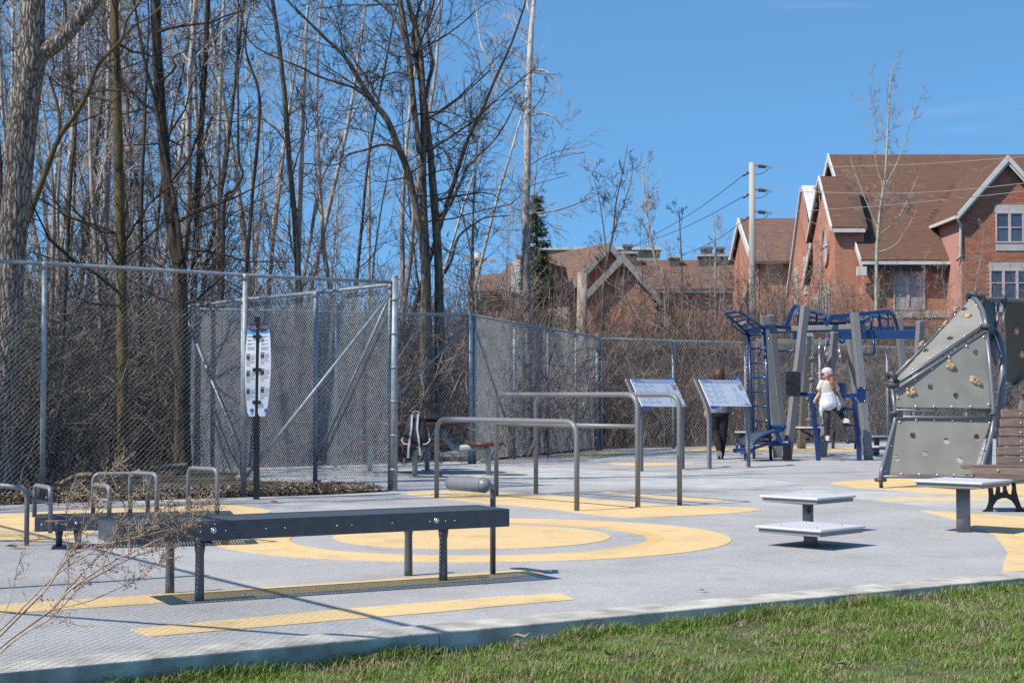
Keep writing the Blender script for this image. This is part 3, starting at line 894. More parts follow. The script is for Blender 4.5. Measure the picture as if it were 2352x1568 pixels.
# second handle frame reaching in from the left edge
hf = thing('handle_rail', G(62, 1255), 'grey bent handle rail entering at the left edge beside the low bench', 'handrail')
q0, q1 = P(-120, 1105, 11.6), P(44, 1116, 11.4)
mb = MB(); mb.tube(bend([Vector((q0.x, q0.y, 0)), Vector((q0.x, q0.y, q1.z + .02)), Vector((q1.x + .06, q1.y, q1.z - .01)), Vector((q1.x + .06, q1.y, 0))], .08, 7), .019, 10)
mb.build('rail', M['greytube'], hf)

# ---------- parallel bars
def hoop(x0, y0, x1, y1, h, r=.026, rad=.16):
    a, b = G(x0, y0), G(x1, y1)
    mb = MB()
    mb.tube(bend([a, a + Vector((0, 0, h)), b + Vector((0, 0, h)), b], rad, 10), r, 14)
    return a, b, mb
a, b, mb = hoop(1003, 1143, 1325, 1173, .86)
th = thing('parallel_bar', a, 'low grey parallel bar, the shortest of the three hoops', 'parallel bar', 'grey parallel bars')
mb.build('hoop', M['greytube'], th)
a, b, mb = hoop(1140, 1138, 1465, 1165, 1.125)
th = thing('parallel_bar', a, 'tall grey parallel bar with a second rail half way up', 'parallel bar', 'grey parallel bars')
mb.build('hoop', M['greytube'], th)
mb = MB(); mb.tube([a + Vector((0, 0, .80)), b + Vector((0, 0, .805))], .024, 14); cr = mb.build('cross_rail', M['greytube'], th)
mb = MB(); d = (b - a).normalized(); e = b + Vector((0, 0, .80))
mb.slab([e - d * .012 + Vector((0, .006, -.10)), e - d * .012 + Vector((0, .006, -.02)), e - d * .06 + Vector((0, .006, -.02))], (0, -.012, 0)); mb.build('gusset', M['greytube'], th)
a, b, mb = hoop(1231, 1135, 1561, 1160, 1.125)
th = thing('parallel_bar', a, 'tall grey parallel bar without cross rail, farthest back of the three', 'parallel bar', 'grey parallel bars')
mb.build('hoop', M['greytube'], th)

# ---------- step platforms
def platform(px, py, h, rot, label, size=.58, plate=None, r=.045):
    c = G(px, py)
    th = thing('step_platform', c, label, 'platform', 'square step platforms')
    X = Vector((math.cos(rot), math.sin(rot), 0)); Y = Vector((-X.y, X.x, 0))
    def q(a, b, z, k=1): return c + X * (a * size / 2 * k) + Y * (b * size / 2 * k) + Vector((0, 0, z))
    mb = MB(); mb.tube([c, c + Vector((0, 0, h - .05))], r, 20); mb.build('post', M['greytube'], th)
    # tapered under-frame
    mb = MB()
    t = [q(a, b, h - .018, .93) for a, b in ((-1, -1), (1, -1), (1, 1), (-1, 1))]
    m_ = [q(a, b, h - .05, .93) for a, b in ((-1, -1), (1, -1), (1, 1), (-1, 1))]
    u = [q(a, b, h - .075, .22) for a, b in ((-1, -1), (1, -1), (1, 1), (-1, 1))]
    mb.add(t + m_ + u, [(0, 1, 2, 3)] + [(k, 4 + k, 4 + (k + 1) % 4, (k + 1) % 4) for k in range(4)] + [(4 + k, 8 + k, 8 + (k + 1) % 4, 4 + (k + 1) % 4) for k in range(4)] + [(8, 9, 10, 11)])
    mb.build('underframe', M['platedge'], th)
    mb = MB(); mb.slab([q(a, b, h - .018) for a, b in ((-1, -1), (1, -1), (1, 1), (-1, 1))], (0, 0, .020)); tp = mb.build('top_plate', M['plat'], th, bevel=.008)
    for a, b in ((-.55, -.55), (.55, -.55), (.55, .55), (-.55, .55)): bolt(th, q(a, b, h + .003), .012, squash=.5)
    if plate:
        e = c + Vector((0, -r - .002, h - .12)); mb = MB(); mb.box(e, (.035, .006, .05)); mb.build('badge', M['black'], th)
        for a in (-.012, .012):
            for b_ in (-.019, .019): bolt(th, e + Vector((a, -.004, b_)), .003, axis=1)
platform(1862, 1253, .15, math.radians(44), 'lowest square step platform, close to the court floor', .585, r=.052)
platform(1856, 1219, .295, math.radians(45), 'middle-height square step platform with a black badge on its post', .57, True)
platform(2213, 1221, .425, math.radians(49), 'tallest square step platform on a thick grey post at the right', .595, r=.056)

# ---------- two-blade sign on a black post
zS = ZM(960, 1230, 3.3333)
c = G(587, 1146)
sg = thing('exercise_sign', c, 'white two-blade exercise sign on a thin black post before the fence', 'sign')
DS = c.y
hs = P(590, 727, DS).z
mb = MB(); mb.box((c.x + .008, c.y, hs / 2), (.058, .058, hs)); mb.build('post', M['black'], sg)
M['purple'] = mat('aubergine_print', (.055, .035, .06, 1), .4, var=.05)
M['skyblue'] = mat('sky_blue_print', (.07, .33, .72, 1), .4, var=.05)
M['ink'] = mat('grey_ink', (.20, .20, .22, 1), .5, var=.1)
M['darkink'] = mat('dark_print', (.07, .06, .065, 1), .5, var=.5, scale=60)
M['pinkink'] = mat('pink_print', (.46, .33, .36, 1), .5, var=.25, scale=60, col2=(.7, .66, .66, 1))
M['blueink'] = mat('blue_print', (.03, .14, .50, 1), .45, var=.1)
M['redink'] = mat('orange_print', (.62, .12, .03, 1), .45, var=.1)
yF = DS - .034
def sp(zx, zy, y=yF): 
    q = P(*zS(zx, zy), y); return q
def blade(pts, head, wave, title, tx, lines_x, photo_x, capx):
    mb = MB(); mb.slab([sp(*p, yF + .006) for p in pts], (0, -.006, 0)); bl = mb.build('blade', M['white'], sg)
    mb = MB(); mb.poly([sp(*p, yF - .0015) for p in head]); mb.build('header', M['purple'], bl)
    mb = MB(); mb.poly([sp(*p, yF - .0015) for p in wave]); mb.build('wave_band', M['skyblue'], bl)
    for k, (t, yy) in enumerate(title):
        textmesh(t, .0135, sp(tx, yy, yF), (1, 0, 0), (0, 0, 1), M['white'], bl)
    mb = MB(); q = sp(tx - 18, 262, yF - .003); mb.box(q, (.008, .002, .026)); mb.build('drop_mark', M['skyblue'], bl)
    for p0 in (640, 860, 1100):
        yy = p0 - (22 if photo_x > 200 else 0)
        mb = MB(); mb.poly([sp(photo_x, yy, yF - .0015), sp(photo_x + 48, yy, yF - .0015), sp(photo_x + 48, yy + 55, yF - .0015), sp(photo_x, yy + 55, yF - .0015)]); mb.build('picture', M['darkink'], bl)
        mb = MB(); mb.poly([sp(photo_x, yy + 56, yF - .0015), sp(photo_x + 48, yy + 56, yF - .0015), sp(photo_x + 48, yy + 138, yF - .0015), sp(photo_x, yy + 138, yF - .0015)]); mb.build('picture', M['pinkink'], bl)
        mb = MB(); mb.poly([sp(capx, yy - 24, yF - .0015), sp(capx + 52, yy - 24, yF - .0015), sp(capx + 52, yy - 13, yF - .0015), sp(capx, yy - 13, yF - .0015)]); mb.build('caption', M['darkink'], bl)
        mb = MB(); mb.poly([sp(capx, yy - 6, yF - .0015), sp(capx + 120, yy - 8, yF - .0015), sp(capx + 120, yy - 5, yF - .0015), sp(capx, yy - 3, yF - .0015)]); mb.build('rule', M['ink'], bl)
        mb = MB()
        for j in range(7):
            w = (52, 60, 58, 48, 22, 56, 40)[j]; y0 = yy + 6 + j * 15
            mb.poly([sp(photo_x + 57, y0, yF - .0015), sp(photo_x + 57 + w, y0, yF - .0015), sp(photo_x + 57 + w, y0 + 5, yF - .0015), sp(photo_x + 57, y0 + 5, yF - .0015)])
        mb.build('text_lines', M['ink'], bl, kind='stuff')
    mb = MB()
    for j, y0 in enumerate((378, 392, 430, 442, 478, 490, 525, 540, 556)):
        w = (100, 70, 92, 40, 100, 45, 98, 86, 92)[j]
        mb.poly([sp(lines_x, y0, yF - .0015), sp(lines_x + w, y0, yF - .0015), sp(lines_x + w, y0 + 6, yF - .0015), sp(lines_x, y0 + 6, yF - .0015)])
    mb.build('text_lines', M['ink'], bl, kind='stuff')
    q = sp(capx + 75, 1370, yF - .002); mb = MB(); mb.tube([q, q - Vector((0, .0015, 0))], .022, 14); mb.build('emblem', M['blueink'], bl)
    q = sp(capx + 55, 1425, yF - .002); mb = MB(); mb.poly([q, q + Vector((.032, 0, 0)), q + Vector((.032, 0, .012)), q + Vector((0, 0, .012))]); mb.build('maker_mark', M['ink'], bl)
blade([(128, 203), (218, 205), (212, 600), (206, 1100), (200, 1448), (125, 1448), (100, 1400), (82, 1250), (70, 1050), (65, 880), (66, 740), (76, 560), (92, 400), (108, 260), (116, 222)],
      [(128, 203), (218, 205), (216, 330), (170, 325), (106, 290), (116, 222)], [(106, 290), (170, 325), (216, 330), (215, 352), (150, 352), (100, 348)],
      (('SYSTÈME', 262), ('DE MUSCU', 286)), 150, 100, 84, 84)
blade([(262, 340), (266, 260), (280, 205), (300, 196), (350, 194), (374, 210), (386, 250), (398, 340), (408, 480), (413, 640), (412, 800), (404, 960), (392, 1120), (372, 1290), (348, 1420), (330, 1448), (262, 1448), (244, 1420), (240, 1390), (246, 1000), (254, 640)],
      [(262, 320), (266, 260), (280, 205), (300, 196), (350, 194), (374, 210), (386, 250), (390, 276), (340, 318), (290, 330)], [(390, 276), (340, 318), (290, 330), (262, 325), (262, 342), (330, 350), (396, 330)],
      (('MUSCLE', 252), ('STATION', 276)), 308, 280, 274, 274)
for zy in (385, 828, 1262):
    q = P(*zS(240, zy), DS - .036); mb = MB(); mb.box((c.x + .012, DS - .03, q.z), (.085, .05, .035)); mb.build('clamp', M['black'], sg)

# ---------- tilted instruction panels
zP = ZM(2480, 1500, 4.3556)
def panel(bl, br, label, ages):
    A, B = G(*bl), G(*br)
    th = thing('instruction_panel', (A + B) / 2, label, 'sign', 'tilted instruction panels')
    U = (B - A).normalized(); W = (B - A).length
    Nn = Vector((-U.y, U.x, 0))                     # away from the reader
    zb, zt, back = .945, 1.345, .215
    dn = Vector((0, 0, 1))
    tilt = (Nn * back + dn * (zt - zb)); tl = tilt.length; tv = tilt.normalized()
    nf = U.cross(tv); nf = nf if nf.z > 0 else -nf    # face normal
    for p in (A, B):
        mb = MB()
        k = p + Nn * .03
        path = bend([k, k + Vector((0, 0, zb - .07)), k + Vector((0, 0, zb - .07)) + tv * (tl + .10)], .16, 8)
        mb.tube(path, .038, 4, smooth=False, flat=(1.25, .72), up=U)
        mb.build('post', M['greytube'], th)
    O = A + Vector((0, 0, zb)) - U * .035 + nf * .012
    Wp = W + .06
    def q(u, v, d=0): return O + U * (u * Wp) + tv * (v * tl) + nf * d
    mb = MB(); mb.slab([q(0, 0), q(1, -.02), q(1, 1), q(0, 1)], nf * .012); pb = mb.build('board', M['white'], th)
    M.setdefault('bluetab', mat('royal_blue_print', (.01, .08, .42, 1), .4, var=.05))
    M.setdefault('greyband', mat('lilac_grey_print', (.46, .48, .60, 1), .4, var=.04))
    mb = MB(); mb.slab([q(.76, 1.0, .001), q(1, .985, .001), q(1, 1.075, .001), q(.93, 1.12, .001)], nf * .012); tb = mb.build('corner_tab', M['bluetab'], th)
    textmesh(ages, .034, q(.985, 1.02, .012), U, tv, M['white'], tb, align='RIGHT')
    mb = MB(); mb.slab([q(.0, .0, .001), q(.24, -.005, .001), q(.12, -.10, .001), q(.03, -.10, .001)], nf * .011); mb.build('corner_tab', M['bluetab'], th)
    mb = MB(); mb.poly([q(.004, .86, .0135), q(.996, .86, .0135), q(.996, .995, .0135), q(.004, .995, .0135)]); mb.build('header_band', M['greyband'], pb)
    textmesh('THRIVE', .058, q(.03, .90, .0145), U, tv, M['skyblue'], pb, bold=.0012)
    mb = MB(); mb.poly([q(.20, .895, .0145), q(.285, .895, .0145), q(.285, .96, .0145), q(.20, .96, .0145)]); bd = mb.build('number_box', M['skyblue'], pb)
    textmesh('450', .036, q(.207, .905, .0155), U, tv, M['white'], bd)
    mb = MB()
    for cidx in range(3):
        for j in range(15):
            if j in (3, 7, 11) and cidx != 1: continue
            v = .81 - j * .05; u0 = .05 + cidx * .15; w = .125 if j % 4 else .07
            mb.poly([q(u0, v, .0135), q(u0 + w, v, .0135), q(u0 + w, v + .014, .0135), q(u0, v + .014, .0135)])
    M.setdefault('paleink', mat('pale_grey_ink', (.62, .63, .67, 1), .5, var=.05))
    mb.build('text_lines', M['paleink'], pb, kind='stuff')
    mb = MB(); mb.poly([q(.86, .76, .0135), q(.97, .76, .0135), q(.97, .80, .0135), q(.86, .80, .0135)]); mb.build('warning_bar', M['redink'], pb)
    mb = MB()
    for j in range(5): mb.poly([q(.87, .72 - j * .03, .0135), q(.97, .72 - j * .03, .0135), q(.97, .733 - j * .03, .0135), q(.87, .733 - j * .03, .0135)])
    mb.build('text_lines', M['ink'], pb, kind='stuff')
    # line drawing of the frame
    mb = MB()
    segs = [((.735, .80), (.745, .70)), ((.72, .66), (.78, .66)), ((.735, .74), (.77, .66)), ((.72, .66), (.715, .60)), ((.78, .66), (.79, .60)), ((.735, .64), (.745, .44)), ((.765, .64), (.775, .44)), ((.735, .58), (.77, .58)), ((.738, .52), (.773, .52)),
            ((.73, .42), (.80, .42)), ((.73, .42), (.745, .34)), ((.80, .42), (.785, .34)), ((.745, .34), (.785, .34)), ((.745, .34), (.69, .18)), ((.745, .34), (.70, .12)), ((.765, .34), (.80, .08)), ((.785, .34), (.90, .16)), ((.80, .42), (.92, .14)), ((.69, .18), (.72, .09)), ((.70, .12), (.76, .05)), ((.88, .18), (.90, .08)), ((.90, .18), (.86, .08)), ((.92, .14), (.88, .06)), ((.74, .05), (.88, .055))]
    for (a, b) in segs:
        mb.beam(q(*a, .0135), q(*b, .0135), .0018, .0006, up=nf)
    mb.build('line_drawing', M['blueink'], pb, kind='stuff')
    mb = MB(); mb.poly([q(.86, .02, .0135), q(.985, .015, .0135), q(.985, .065, .0135), q(.86, .07, .0135)]); lb = mb.build('logo_plate', M['ink'], pb)
    textmesh('GameTime', .024, q(.87, .03, .0145), U, tv, M['white'], lb)
    for u in (.04, .96):
        for v in (.05, .45, .83): bolt(th, q(u, v, .014), .010, axis=1)
panel((1476, 1082), (1571, 1076), 'tilted white instruction panel half hidden behind the tall parallel bars', 'Pour les\n13 ans et plus')
panel((1633, 1077), (1722, 1072), 'tilted white instruction panel standing in front of the walking woman', 'AGES\n13+')

# ---------- picnic table with backpack
zB = ZM(1560, 1600, 4.356)
tc_ = Vector((P(950, 970, 21.8).x, 21.8, 0))
pt = thing('picnic_table', tc_, 'round maroon picnic table with attached seats on pale green legs behind the fence', 'picnic table')
ZT = .735
mb = MB()
def disc(c, rx, ry, z0, z1, n=32): return [Vector((c.x + math.cos(2 * math.pi * i / n) * rx, c.y + math.sin(2 * math.pi * i / n) * ry, z0)) for i in range(n)]
mb.slab(disc(tc_, .80, .62, ZT - .05, ZT), (0, 0, .05)); mb.build('table_top', M['maroon'], pt, bevel=.012)
seats = [(Vector((P(968, 1016, 20.75).x, 20.75, 0)), .37, .20), (Vector((P(1116, 1016, 21.25).x, 21.25, 0)), .26, .26), (Vector((P(852, 1016, 22.0).x, 22.0, 0)), .26, .26), (Vector((P(985, 1010, 22.9).x, 22.9, 0)), .34, .2)]
legs = [G(953, 1096), G(1122, 1092), G(850, 1085), G(981, 1081)]
M['sage_perf'] = M['sage']
for (c, rx, ry), lg in zip(seats, legs):
    mb = MB(); mb.slab(disc(c, rx, ry, .42, .46, 24), (0, 0, .042)); mb.build('seat', M['maroon'], pt, bevel=.012)
    mb = MB()
    mb.tube(bend([lg, lg + Vector((0, 0, .34)), Vector((c.x, c.y, .41))], .12, 6), .036, 12); lo = mb.build('leg', M['sage'], pt)
    mb = MB(); mb.tube([lg + Vector((0, 0, .003)), lg + Vector((0, 0, .014))], .085, 16); mb.build('foot_plate', M['sage'], lo)
    for k in range(3): bolt(lo, lg + Vector((math.cos(k * 2.1 - 1.2) * .065, math.sin(k * 2.1 - 1.2) * .065, .02)), .012)
    # perforated arm sweeping up to the table
    inn = tc_ + (c - tc_) * .42
    mb = MB(); mb.tube(bend([Vector((c.x, c.y, .40)), c.lerp(inn, .75) + Vector((0, 0, .37)), inn + Vector((0, 0, .52)), inn + Vector((0, 0, ZT - .05))], .18, 6), .030, 8, flat=(1.6, .7)); am = mb.build('arm', M['sage'], pt)
    for k in range(7):
        f = .06 + k * .07; q = c.lerp(inn, f) + Vector((0, -.03, .40 - .03 * f))
        bolt(am, q, .0045, name='perforation', m='white', axis=1)
bc = P(*zB(455, 700), 20.66); bc.z = .465
bk = thing('backpack', bc, 'dark grey backpack with pale straps standing on the picnic seat', 'backpack')
M['bag'] = mat('charcoal_canvas', (.045, .038, .042, 1), .8, var=.25, scale=30, bump=.2, bscale=200)
M['strap'] = mat('pale_webbing', (.50, .49, .50, 1), .7, var=.08, scale=40)
prof = [(-.005, .150, .085), (.03, .172, .100), (.12, .165, .100), (.24, .140, .085), (.33, .112, .070), (.39, .085, .05), (.415, .045, .03)]
mb = MB(); n = 20; vs = []
for z, rx, ry in prof:
    for k in range(n):
        a = 2 * math.pi * k / n; e = lambda v: math.copysign(abs(v) ** .75, v)
        vs.append(bc + Vector((e(math.cos(a)) * rx, e(math.sin(a)) * ry + .02 * z, z)))
fs = [(i * n + k, i * n + (k + 1) % n, (i + 1) * n + (k + 1) % n, (i + 1) * n + k) for i in range(len(prof) - 1) for k in range(n)]
fs += [tuple(range(n)), tuple((len(prof) - 1) * n + k for k in range(n))]
mb.add(vs, fs, True); mb.build('bag', M['bag'], bk)
for pts in (((-.052, .39), (-.056, .30), (-.058, .21), (-.075, .09), (-.085, .01), (-.094, -.06), (-.100, -.19)), ((.030, .40), (.024, .30), (.018, .2), (.038, .09), (.045, .01), (.052, -.05), (.064, -.155))):
    q = []
    for (x_, z_) in pts:
        f = max(0, min(1, z_ / .41)); yd = -(.112 * (1 - f) + .06 * f) - .012
        if z_ < 0: yd = -.14
        q.append(bc + Vector((x_, yd, z_)))
    mb = MB(); mb.tube(q, .019, 4, smooth=False, flat=(.25, 1.0), up=(0, -1, 0)); mb.build('strap', M['strap'], bk)
for s_ in (-1, 1):
    mb = MB(); mb.tube(smooth_line([bc + Vector((s_ * .165, -.02, .09)), bc + Vector((s_ * .19, -.06, .05)), bc + Vector((s_ * .15, -.11, .0)), bc + Vector((s_ * .10, -.115, .0))]), .010, 6, flat=(.4, 1)); mb.build('side_strap', M['strap'], bk)
mb = MB(); mb.tube(smooth_line([bc + Vector((-.05, -.03, .40)), bc + Vector((-.03, -.02, .432)), bc + Vector((.03, -.02, .432)), bc + Vector((.05, -.03, .40))]), .005, 6); mb.build('grab_handle', M['strap'], bk)
# black case on the table
qc = P(*zB(770, 375), 21.7); qc.z = ZT + .003
cs = thing('black_case', qc, 'flat black bag lying on the maroon table behind the backpack', 'bag')
mb = MB(); mb.box(qc + Vector((0, 0, .045)), (.30, .20, .085)); mb.build('body', M['black'], cs, bevel=.03)
mb = MB(); mb.tube(smooth_line([qc + Vector((.05, -.10, .06)), qc + Vector((.14, -.13, .085)), qc + Vector((.20, -.10, .03))]), .012, 6); mb.build('carry_handle', M['black'], cs)
# boulders by the fence
M['rock'] = mat('ochre_stone', (.30, .20, .12, 1), .9, var=.4, scale=6, bump=.6, bscale=20)
M['rockgrey'] = mat('grey_stone', (.22, .21, .20, 1), .9, var=.4, scale=6, bump=.8, bscale=18)
def rock(D, x0, x1, y0, y1, m, label, seed):
    a, b = P(x0, y1, D), P(x1, y0, D); r = random.Random(seed)
    c = (a + b) / 2; rx, rz = abs(b.x - a.x) / 2, abs(b.z - a.z) / 2
    c.z = rz * .55 - .04
    mb = MB(); mb.ball(c, (rx, rx * .7, rz), 12, 9)
    ph = [r.uniform(0, 6) for _ in range(6)]
    for i, v in enumerate(mb.v):
        d = v - c
        k = 1 + .16 * math.sin(d.x / rx * 3 + ph[0]) + .14 * math.sin(d.y / rx * 4 + ph[1]) + .12 * math.sin(d.z / rz * 4 + ph[2])
        mb.v[i] = c + d * k
    mb.sm = [False] * len(mb.sm)
    tag(mb.build('boulder', m), label, 'rock')
rock(25.4, 1095, 1122, 1045, 1062, M['rock'], 'ochre boulder under the fence beside the picnic seat', 1)
rock(25.9, 1010, 1085, 1020, 1066, M['rockgrey'], 'large grey boulder behind the fence under the picnic table', 2)
rock(25.3, 1090, 1112, 1058, 1066, M['rockgrey'], 'small pale stone at the foot of the fence post', 3)

# ---------- park bench at the right edge
zK = ZM(3700, 1500, 2.4116)
DB = 14.7
pb0 = P(2270, 1174, DB)
pk = thing('park_bench', Vector((pb0.x + .9, DB, 0)), 'brown slatted park bench with black cast-iron legs at the right edge', 'bench')
LBN = 1.85
def pkp(zx, zy, D): return P(*zK(zx, zy), D)
xs = pkp(440, 950, DB - .1)
X0 = xs.x
# seat slats (front to back), then backrest slats (bottom to top)
def slat(x0, y, z, w, t, ang):
    Z = Vector((0, -math.sin(ang), math.cos(ang)))
    mb = MB(); mb.box((x0 + LBN / 2, y, z), (LBN, w, t), (1, 0, 0), Z)
    return mb.build('slat', M['wood'], pk, bevel=.006)
zf = .40
for i in range(5):
    slat(X0 + .0 + (.02 if i else 0), DB - .14 + i * .098, .415 + (-.028 if i == 0 else .012 if i < 4 else .004), .090, .036, (.75 if i == 0 else 0))
slat(X0 + .02, DB - .17, .345, .07, .034, 1.4)
bx0 = pkp(735, 600, DB + .38).x
for i in range(6):
    z = .475 + i * .092; y = DB + .34 + i * .030
    slat(pkp(690 + i * 9, 860 - i * 60, y).x, y, z, .086, .034, math.pi / 2 - .32)
    for k in (0.24, 1.55): bolt(pk, (pkp(690, 860, y).x + k, y - .02, z), .011, axis=1)
for k in (.24, 1.55): bolt(pk, (X0 + k, DB - .17, .405), .011, axis=1)
def ironleg(x, name='iron_leg'):
    t = .045
    prof2 = smooth_line([(-.16, .0), (-.14, .015), (-.105, .06), (-.085, .16), (-.10, .29), (-.115, .37)], 4)
    outer = [(-.19, 0), (-.185, .018), (-.15, .035), (-.125, .10), (-.118, .20), (-.135, .30), (-.155, .385), (.40, .385), (.375, .30), (.39, .20), (.43, .10), (.47, .03), (.50, .018), (.505, 0),
             (.385, 0), (.385, .018), (.36, .05), (.31, .13), (.24, .19), (.155, .205), (.07, .19), (.0, .13), (-.04, .05), (-.06, .018), (-.06, 0)]
    mb = MB(); mb.slab([Vector((x, DB + a, z)) for a, z in outer], (t, 0, 0)); return mb.build(name, M['black'], pk, bevel=.008)
def ironside(x):
    """cast leg: outline in the plane seen from the front quarter, with slots"""
    return ironleg(x)
# the cast frames stand turned to the camera: arch, feet and slotted upper part
def castleg(x0, x1, D):
    g = lambda zx, zy, d=0: pkp(zx, zy, D) 
    out = [(550, 1328), (556, 1320), (590, 1300), (610, 1240), (615, 1180), (606, 1095), (648, 1060), (656, 1100), (664, 1165), (676, 1165), (684, 1110), (686, 1070), (726, 1062), (726, 1142), (748, 1145), (752, 1110), (746, 1065), (786, 1062), (790, 1110), (808, 1155), (830, 1165), (840, 1100), (832, 1050), (876, 1050), (884, 1130), (905, 1210), (930, 1280), (960, 1310), (962, 1328), (868, 1328), (868, 1316), (884, 1306), (868, 1270), (835, 1222), (790, 1198), (745, 1196), (700, 1215), (668, 1256), (652, 1300), (660, 1316), (658, 1328)]
    q = [g(*p) for p in out]
    mn = min(v.z for v in q)
    q = [Vector((v.x, v.y, v.z - mn)) for v in q]
    mb = MB(); mb.slab(q, (.015, .05, 0)); return mb.build('iron_leg', M['black'], pk, bevel=.006)
castleg(0, 0, DB)
l2 = castleg(0, 0, DB); l2.location.x += 1.25
mb = MB(); mb.beam((X0 + .30, DB + .02, .385), (X0 + 1.6, DB + .02, .385), .03, .03); mb.build('stretcher', M['black'], pk)

# ================================================================ BLUE AND GREY CLIMBING FRAME
zA = ZM(2780, 1180, 2.17778); zF = ZM(2880, 1210, 4.704); zG = ZM(3280, 1210, 4.7522); zH = ZM(2880, 1540, 4.704); zI = ZM(3250, 1540, 4.9)
def fa(x, y, D): return P(*zA(x, y), D)
def ff(x, y, D): return P(*zF(x, y), D)
def fg(x, y, D): return P(*zG(x, y), D)
def fh(x, y, D): return P(*zH(x, y), D)
def fi(x, y, D): return P(*zI(x, y), D)
fr = thing('climbing_frame', Vector((6.0, 28.5, 0)), 'tall blue and grey fitness frame with ladder, rings and leaning posts', 'climbing frame')
def post(a, b, w=.135, h=.10, twist=.35):
    """leaning square-tube post from the ground point below a to b"""
    a, b = Vector(a), Vector(b)
    t = a.z / (a.z - b.z); a = a + (b - a) * t      # slide to the ground
    mb = MB(); mb.beam(a, b, w, h, up=(math.sin(twist), -math.cos(twist), 0)); o = mb.build('post', M['postgrey'], fr, bevel=.012)
    return a, b
post(fa(800, 1440, 26.3), fa(962, 96, 26.6), .135, .11, .45)
post(fa(1512, 1432, 26.5), fa(1388, 156, 26.8), .135, .12, .15)
post(fa(1110, 1400, 27.9), fa(1215, 320, 27.6), .125, .11, .45)
post(fa(722, 1412, 27.4), fa(600, 182, 27.4), .135, .12, .2)
post(fa(775, 1320, 29.2), fa(660, 172, 28.8), .125, .12, .2)
post(fa(672, 1310, 31.5), fa(413, 235, 30.0), .14, .12, .4)
post(fa(925, 1326, 32.0), fa(992, 342, 30.5), .15, .12, .2)
post(fa(1885, 1390, 29.8), fa(1770, 188, 29.6), .135, .12, .1)
post(fa(1893, 1400, 27.5), fa(1966, 224, 27.2), .13, .11, .45)
post(fa(1470, 1390, 29.0), fa(1345, 330, 29.3), .13, .11, .3)
def gbeam(a, b, w, h, m='postgrey', nm='beam', bev=.008):
    mb = MB(); mb.beam(a, b, w, h); return mb.build(nm, M[m], fr, bevel=bev)
gbeam(ff(600, 515, 27.7), fg(925, 452, 26.9), .10, .085)
gbeam(fa(545, 402, 31.8), fa(1450, 412, 31.6), .10, .10)
gbeam(ff(905, 556, 28.2), fg(600, 520, 28.0), .08, .05, 'blue')
gbeam(ff(470, 556, 27.2), ff(905, 556, 28.2), .08, .06, 'blue')
gbeam(fa(1240, 350, 28.0), fa(1935, 342, 27.6), .09, .15, 'blue')
gbeam(fa(1545, 292, 30.8), fa(1975, 286, 30.8), .08, .08, 'blue')
gbeam(fa(605, 278, 26.9), fa(690, 275, 27.2), .09, .085, 'blue')
gbeam(fa(688, 276, 27.2), fa(880, 292, 27.5), .09, .06, 'blue')
gbeam(fa(450, 320, 27.0), fa(608, 280, 26.7), .06, .06, 'blue')
def btube(pts, r=.024, m='blue', nm='rail', n=10, parent=None, rad=.12, **k):
    mb = MB(); mb.tube(bend(pts, rad, 6) if len(pts) > 2 else pts, r, n, **k); return mb.build(nm, M[m], parent or fr)
# ladder
La, Lb = fa(466, 335, 27.0), fa(604, 288, 26.5)
La0, Lb0 = G(*zA(515, 1426)), G(*zA(662, 1437))
btube([La0, La], .027, nm='ladder_rail'); btube([Lb0, Lb], .027, nm='ladder_rail')
for yy in (468, 595, 720, 848, 972, 1098, 1225):
    fy = (yy - 335) / (1426 - 335); q0 = La.lerp(La0, fy)
    fy2 = (yy - 288) / (1437 - 288); q1 = Lb.lerp(Lb0, fy2)
    btube([q0, q1], .019, nm='rung')
# tilted top ladder
T0, T1, T2, T3 = fa(604, 290, 26.5), fa(380, 142, 26.0), fa(262, 160, 26.4), fa(466, 340, 27.0)
btube([T0, T1, T2, T3], .026, nm='top_frame', rad=.08)
for f in (.20, .42, .64, .84):
    btube([T1.lerp(T0, f), T2.lerp(T3, f)], .018, nm='rung')
btube([fa(466, 205, 26.2), fa(464, 240, 26.2), fa(520, 285, 26.3), fa(600, 342, 26.5)], .020, nm='grip_loop', rad=.07)
btube([fa(330, 215, 26.5), fa(322, 262, 26.5), fa(430, 345, 26.9), fa(466, 352, 27.0)], .020, nm='grip_loop', rad=.07)
btube([fa(466, 352, 27.0), fa(602, 338, 26.6)], .020, nm='rung')
# overhead rails
def sq(pts, nm='overhead_rail', r=.052, rad=.28):
    mb = MB(); mb.tube(bend(pts, rad, 8), r, 4, smooth=False, flat=(1, .8)); return mb.build(nm, M['blue'], fr)
sq([ff(1250, 440, 27.6), ff(1380, 60, 27.6), ff(2100, 270, 29.5), fa(1500, 260, 30.5)])
sq([fg(100, 430, 27.0), fg(215, 285, 27.0), fg(1390, 165, 28.6), fg(1490, 560, 28.8)])
sq([fg(480, 560, 30.0), fg(1030, 250, 30.0), fg(1110, 260, 30.2), fg(1200, 570, 30.2)], r=.04)
sq([ff(1400, 690, 30.2), ff(1450, 370, 30.2), fa(1180, 262, 30.4)], r=.045)
gbeam(ff(1480, 390, 29.8), fa(1310, 250, 30.4), .06, .08, 'blue')
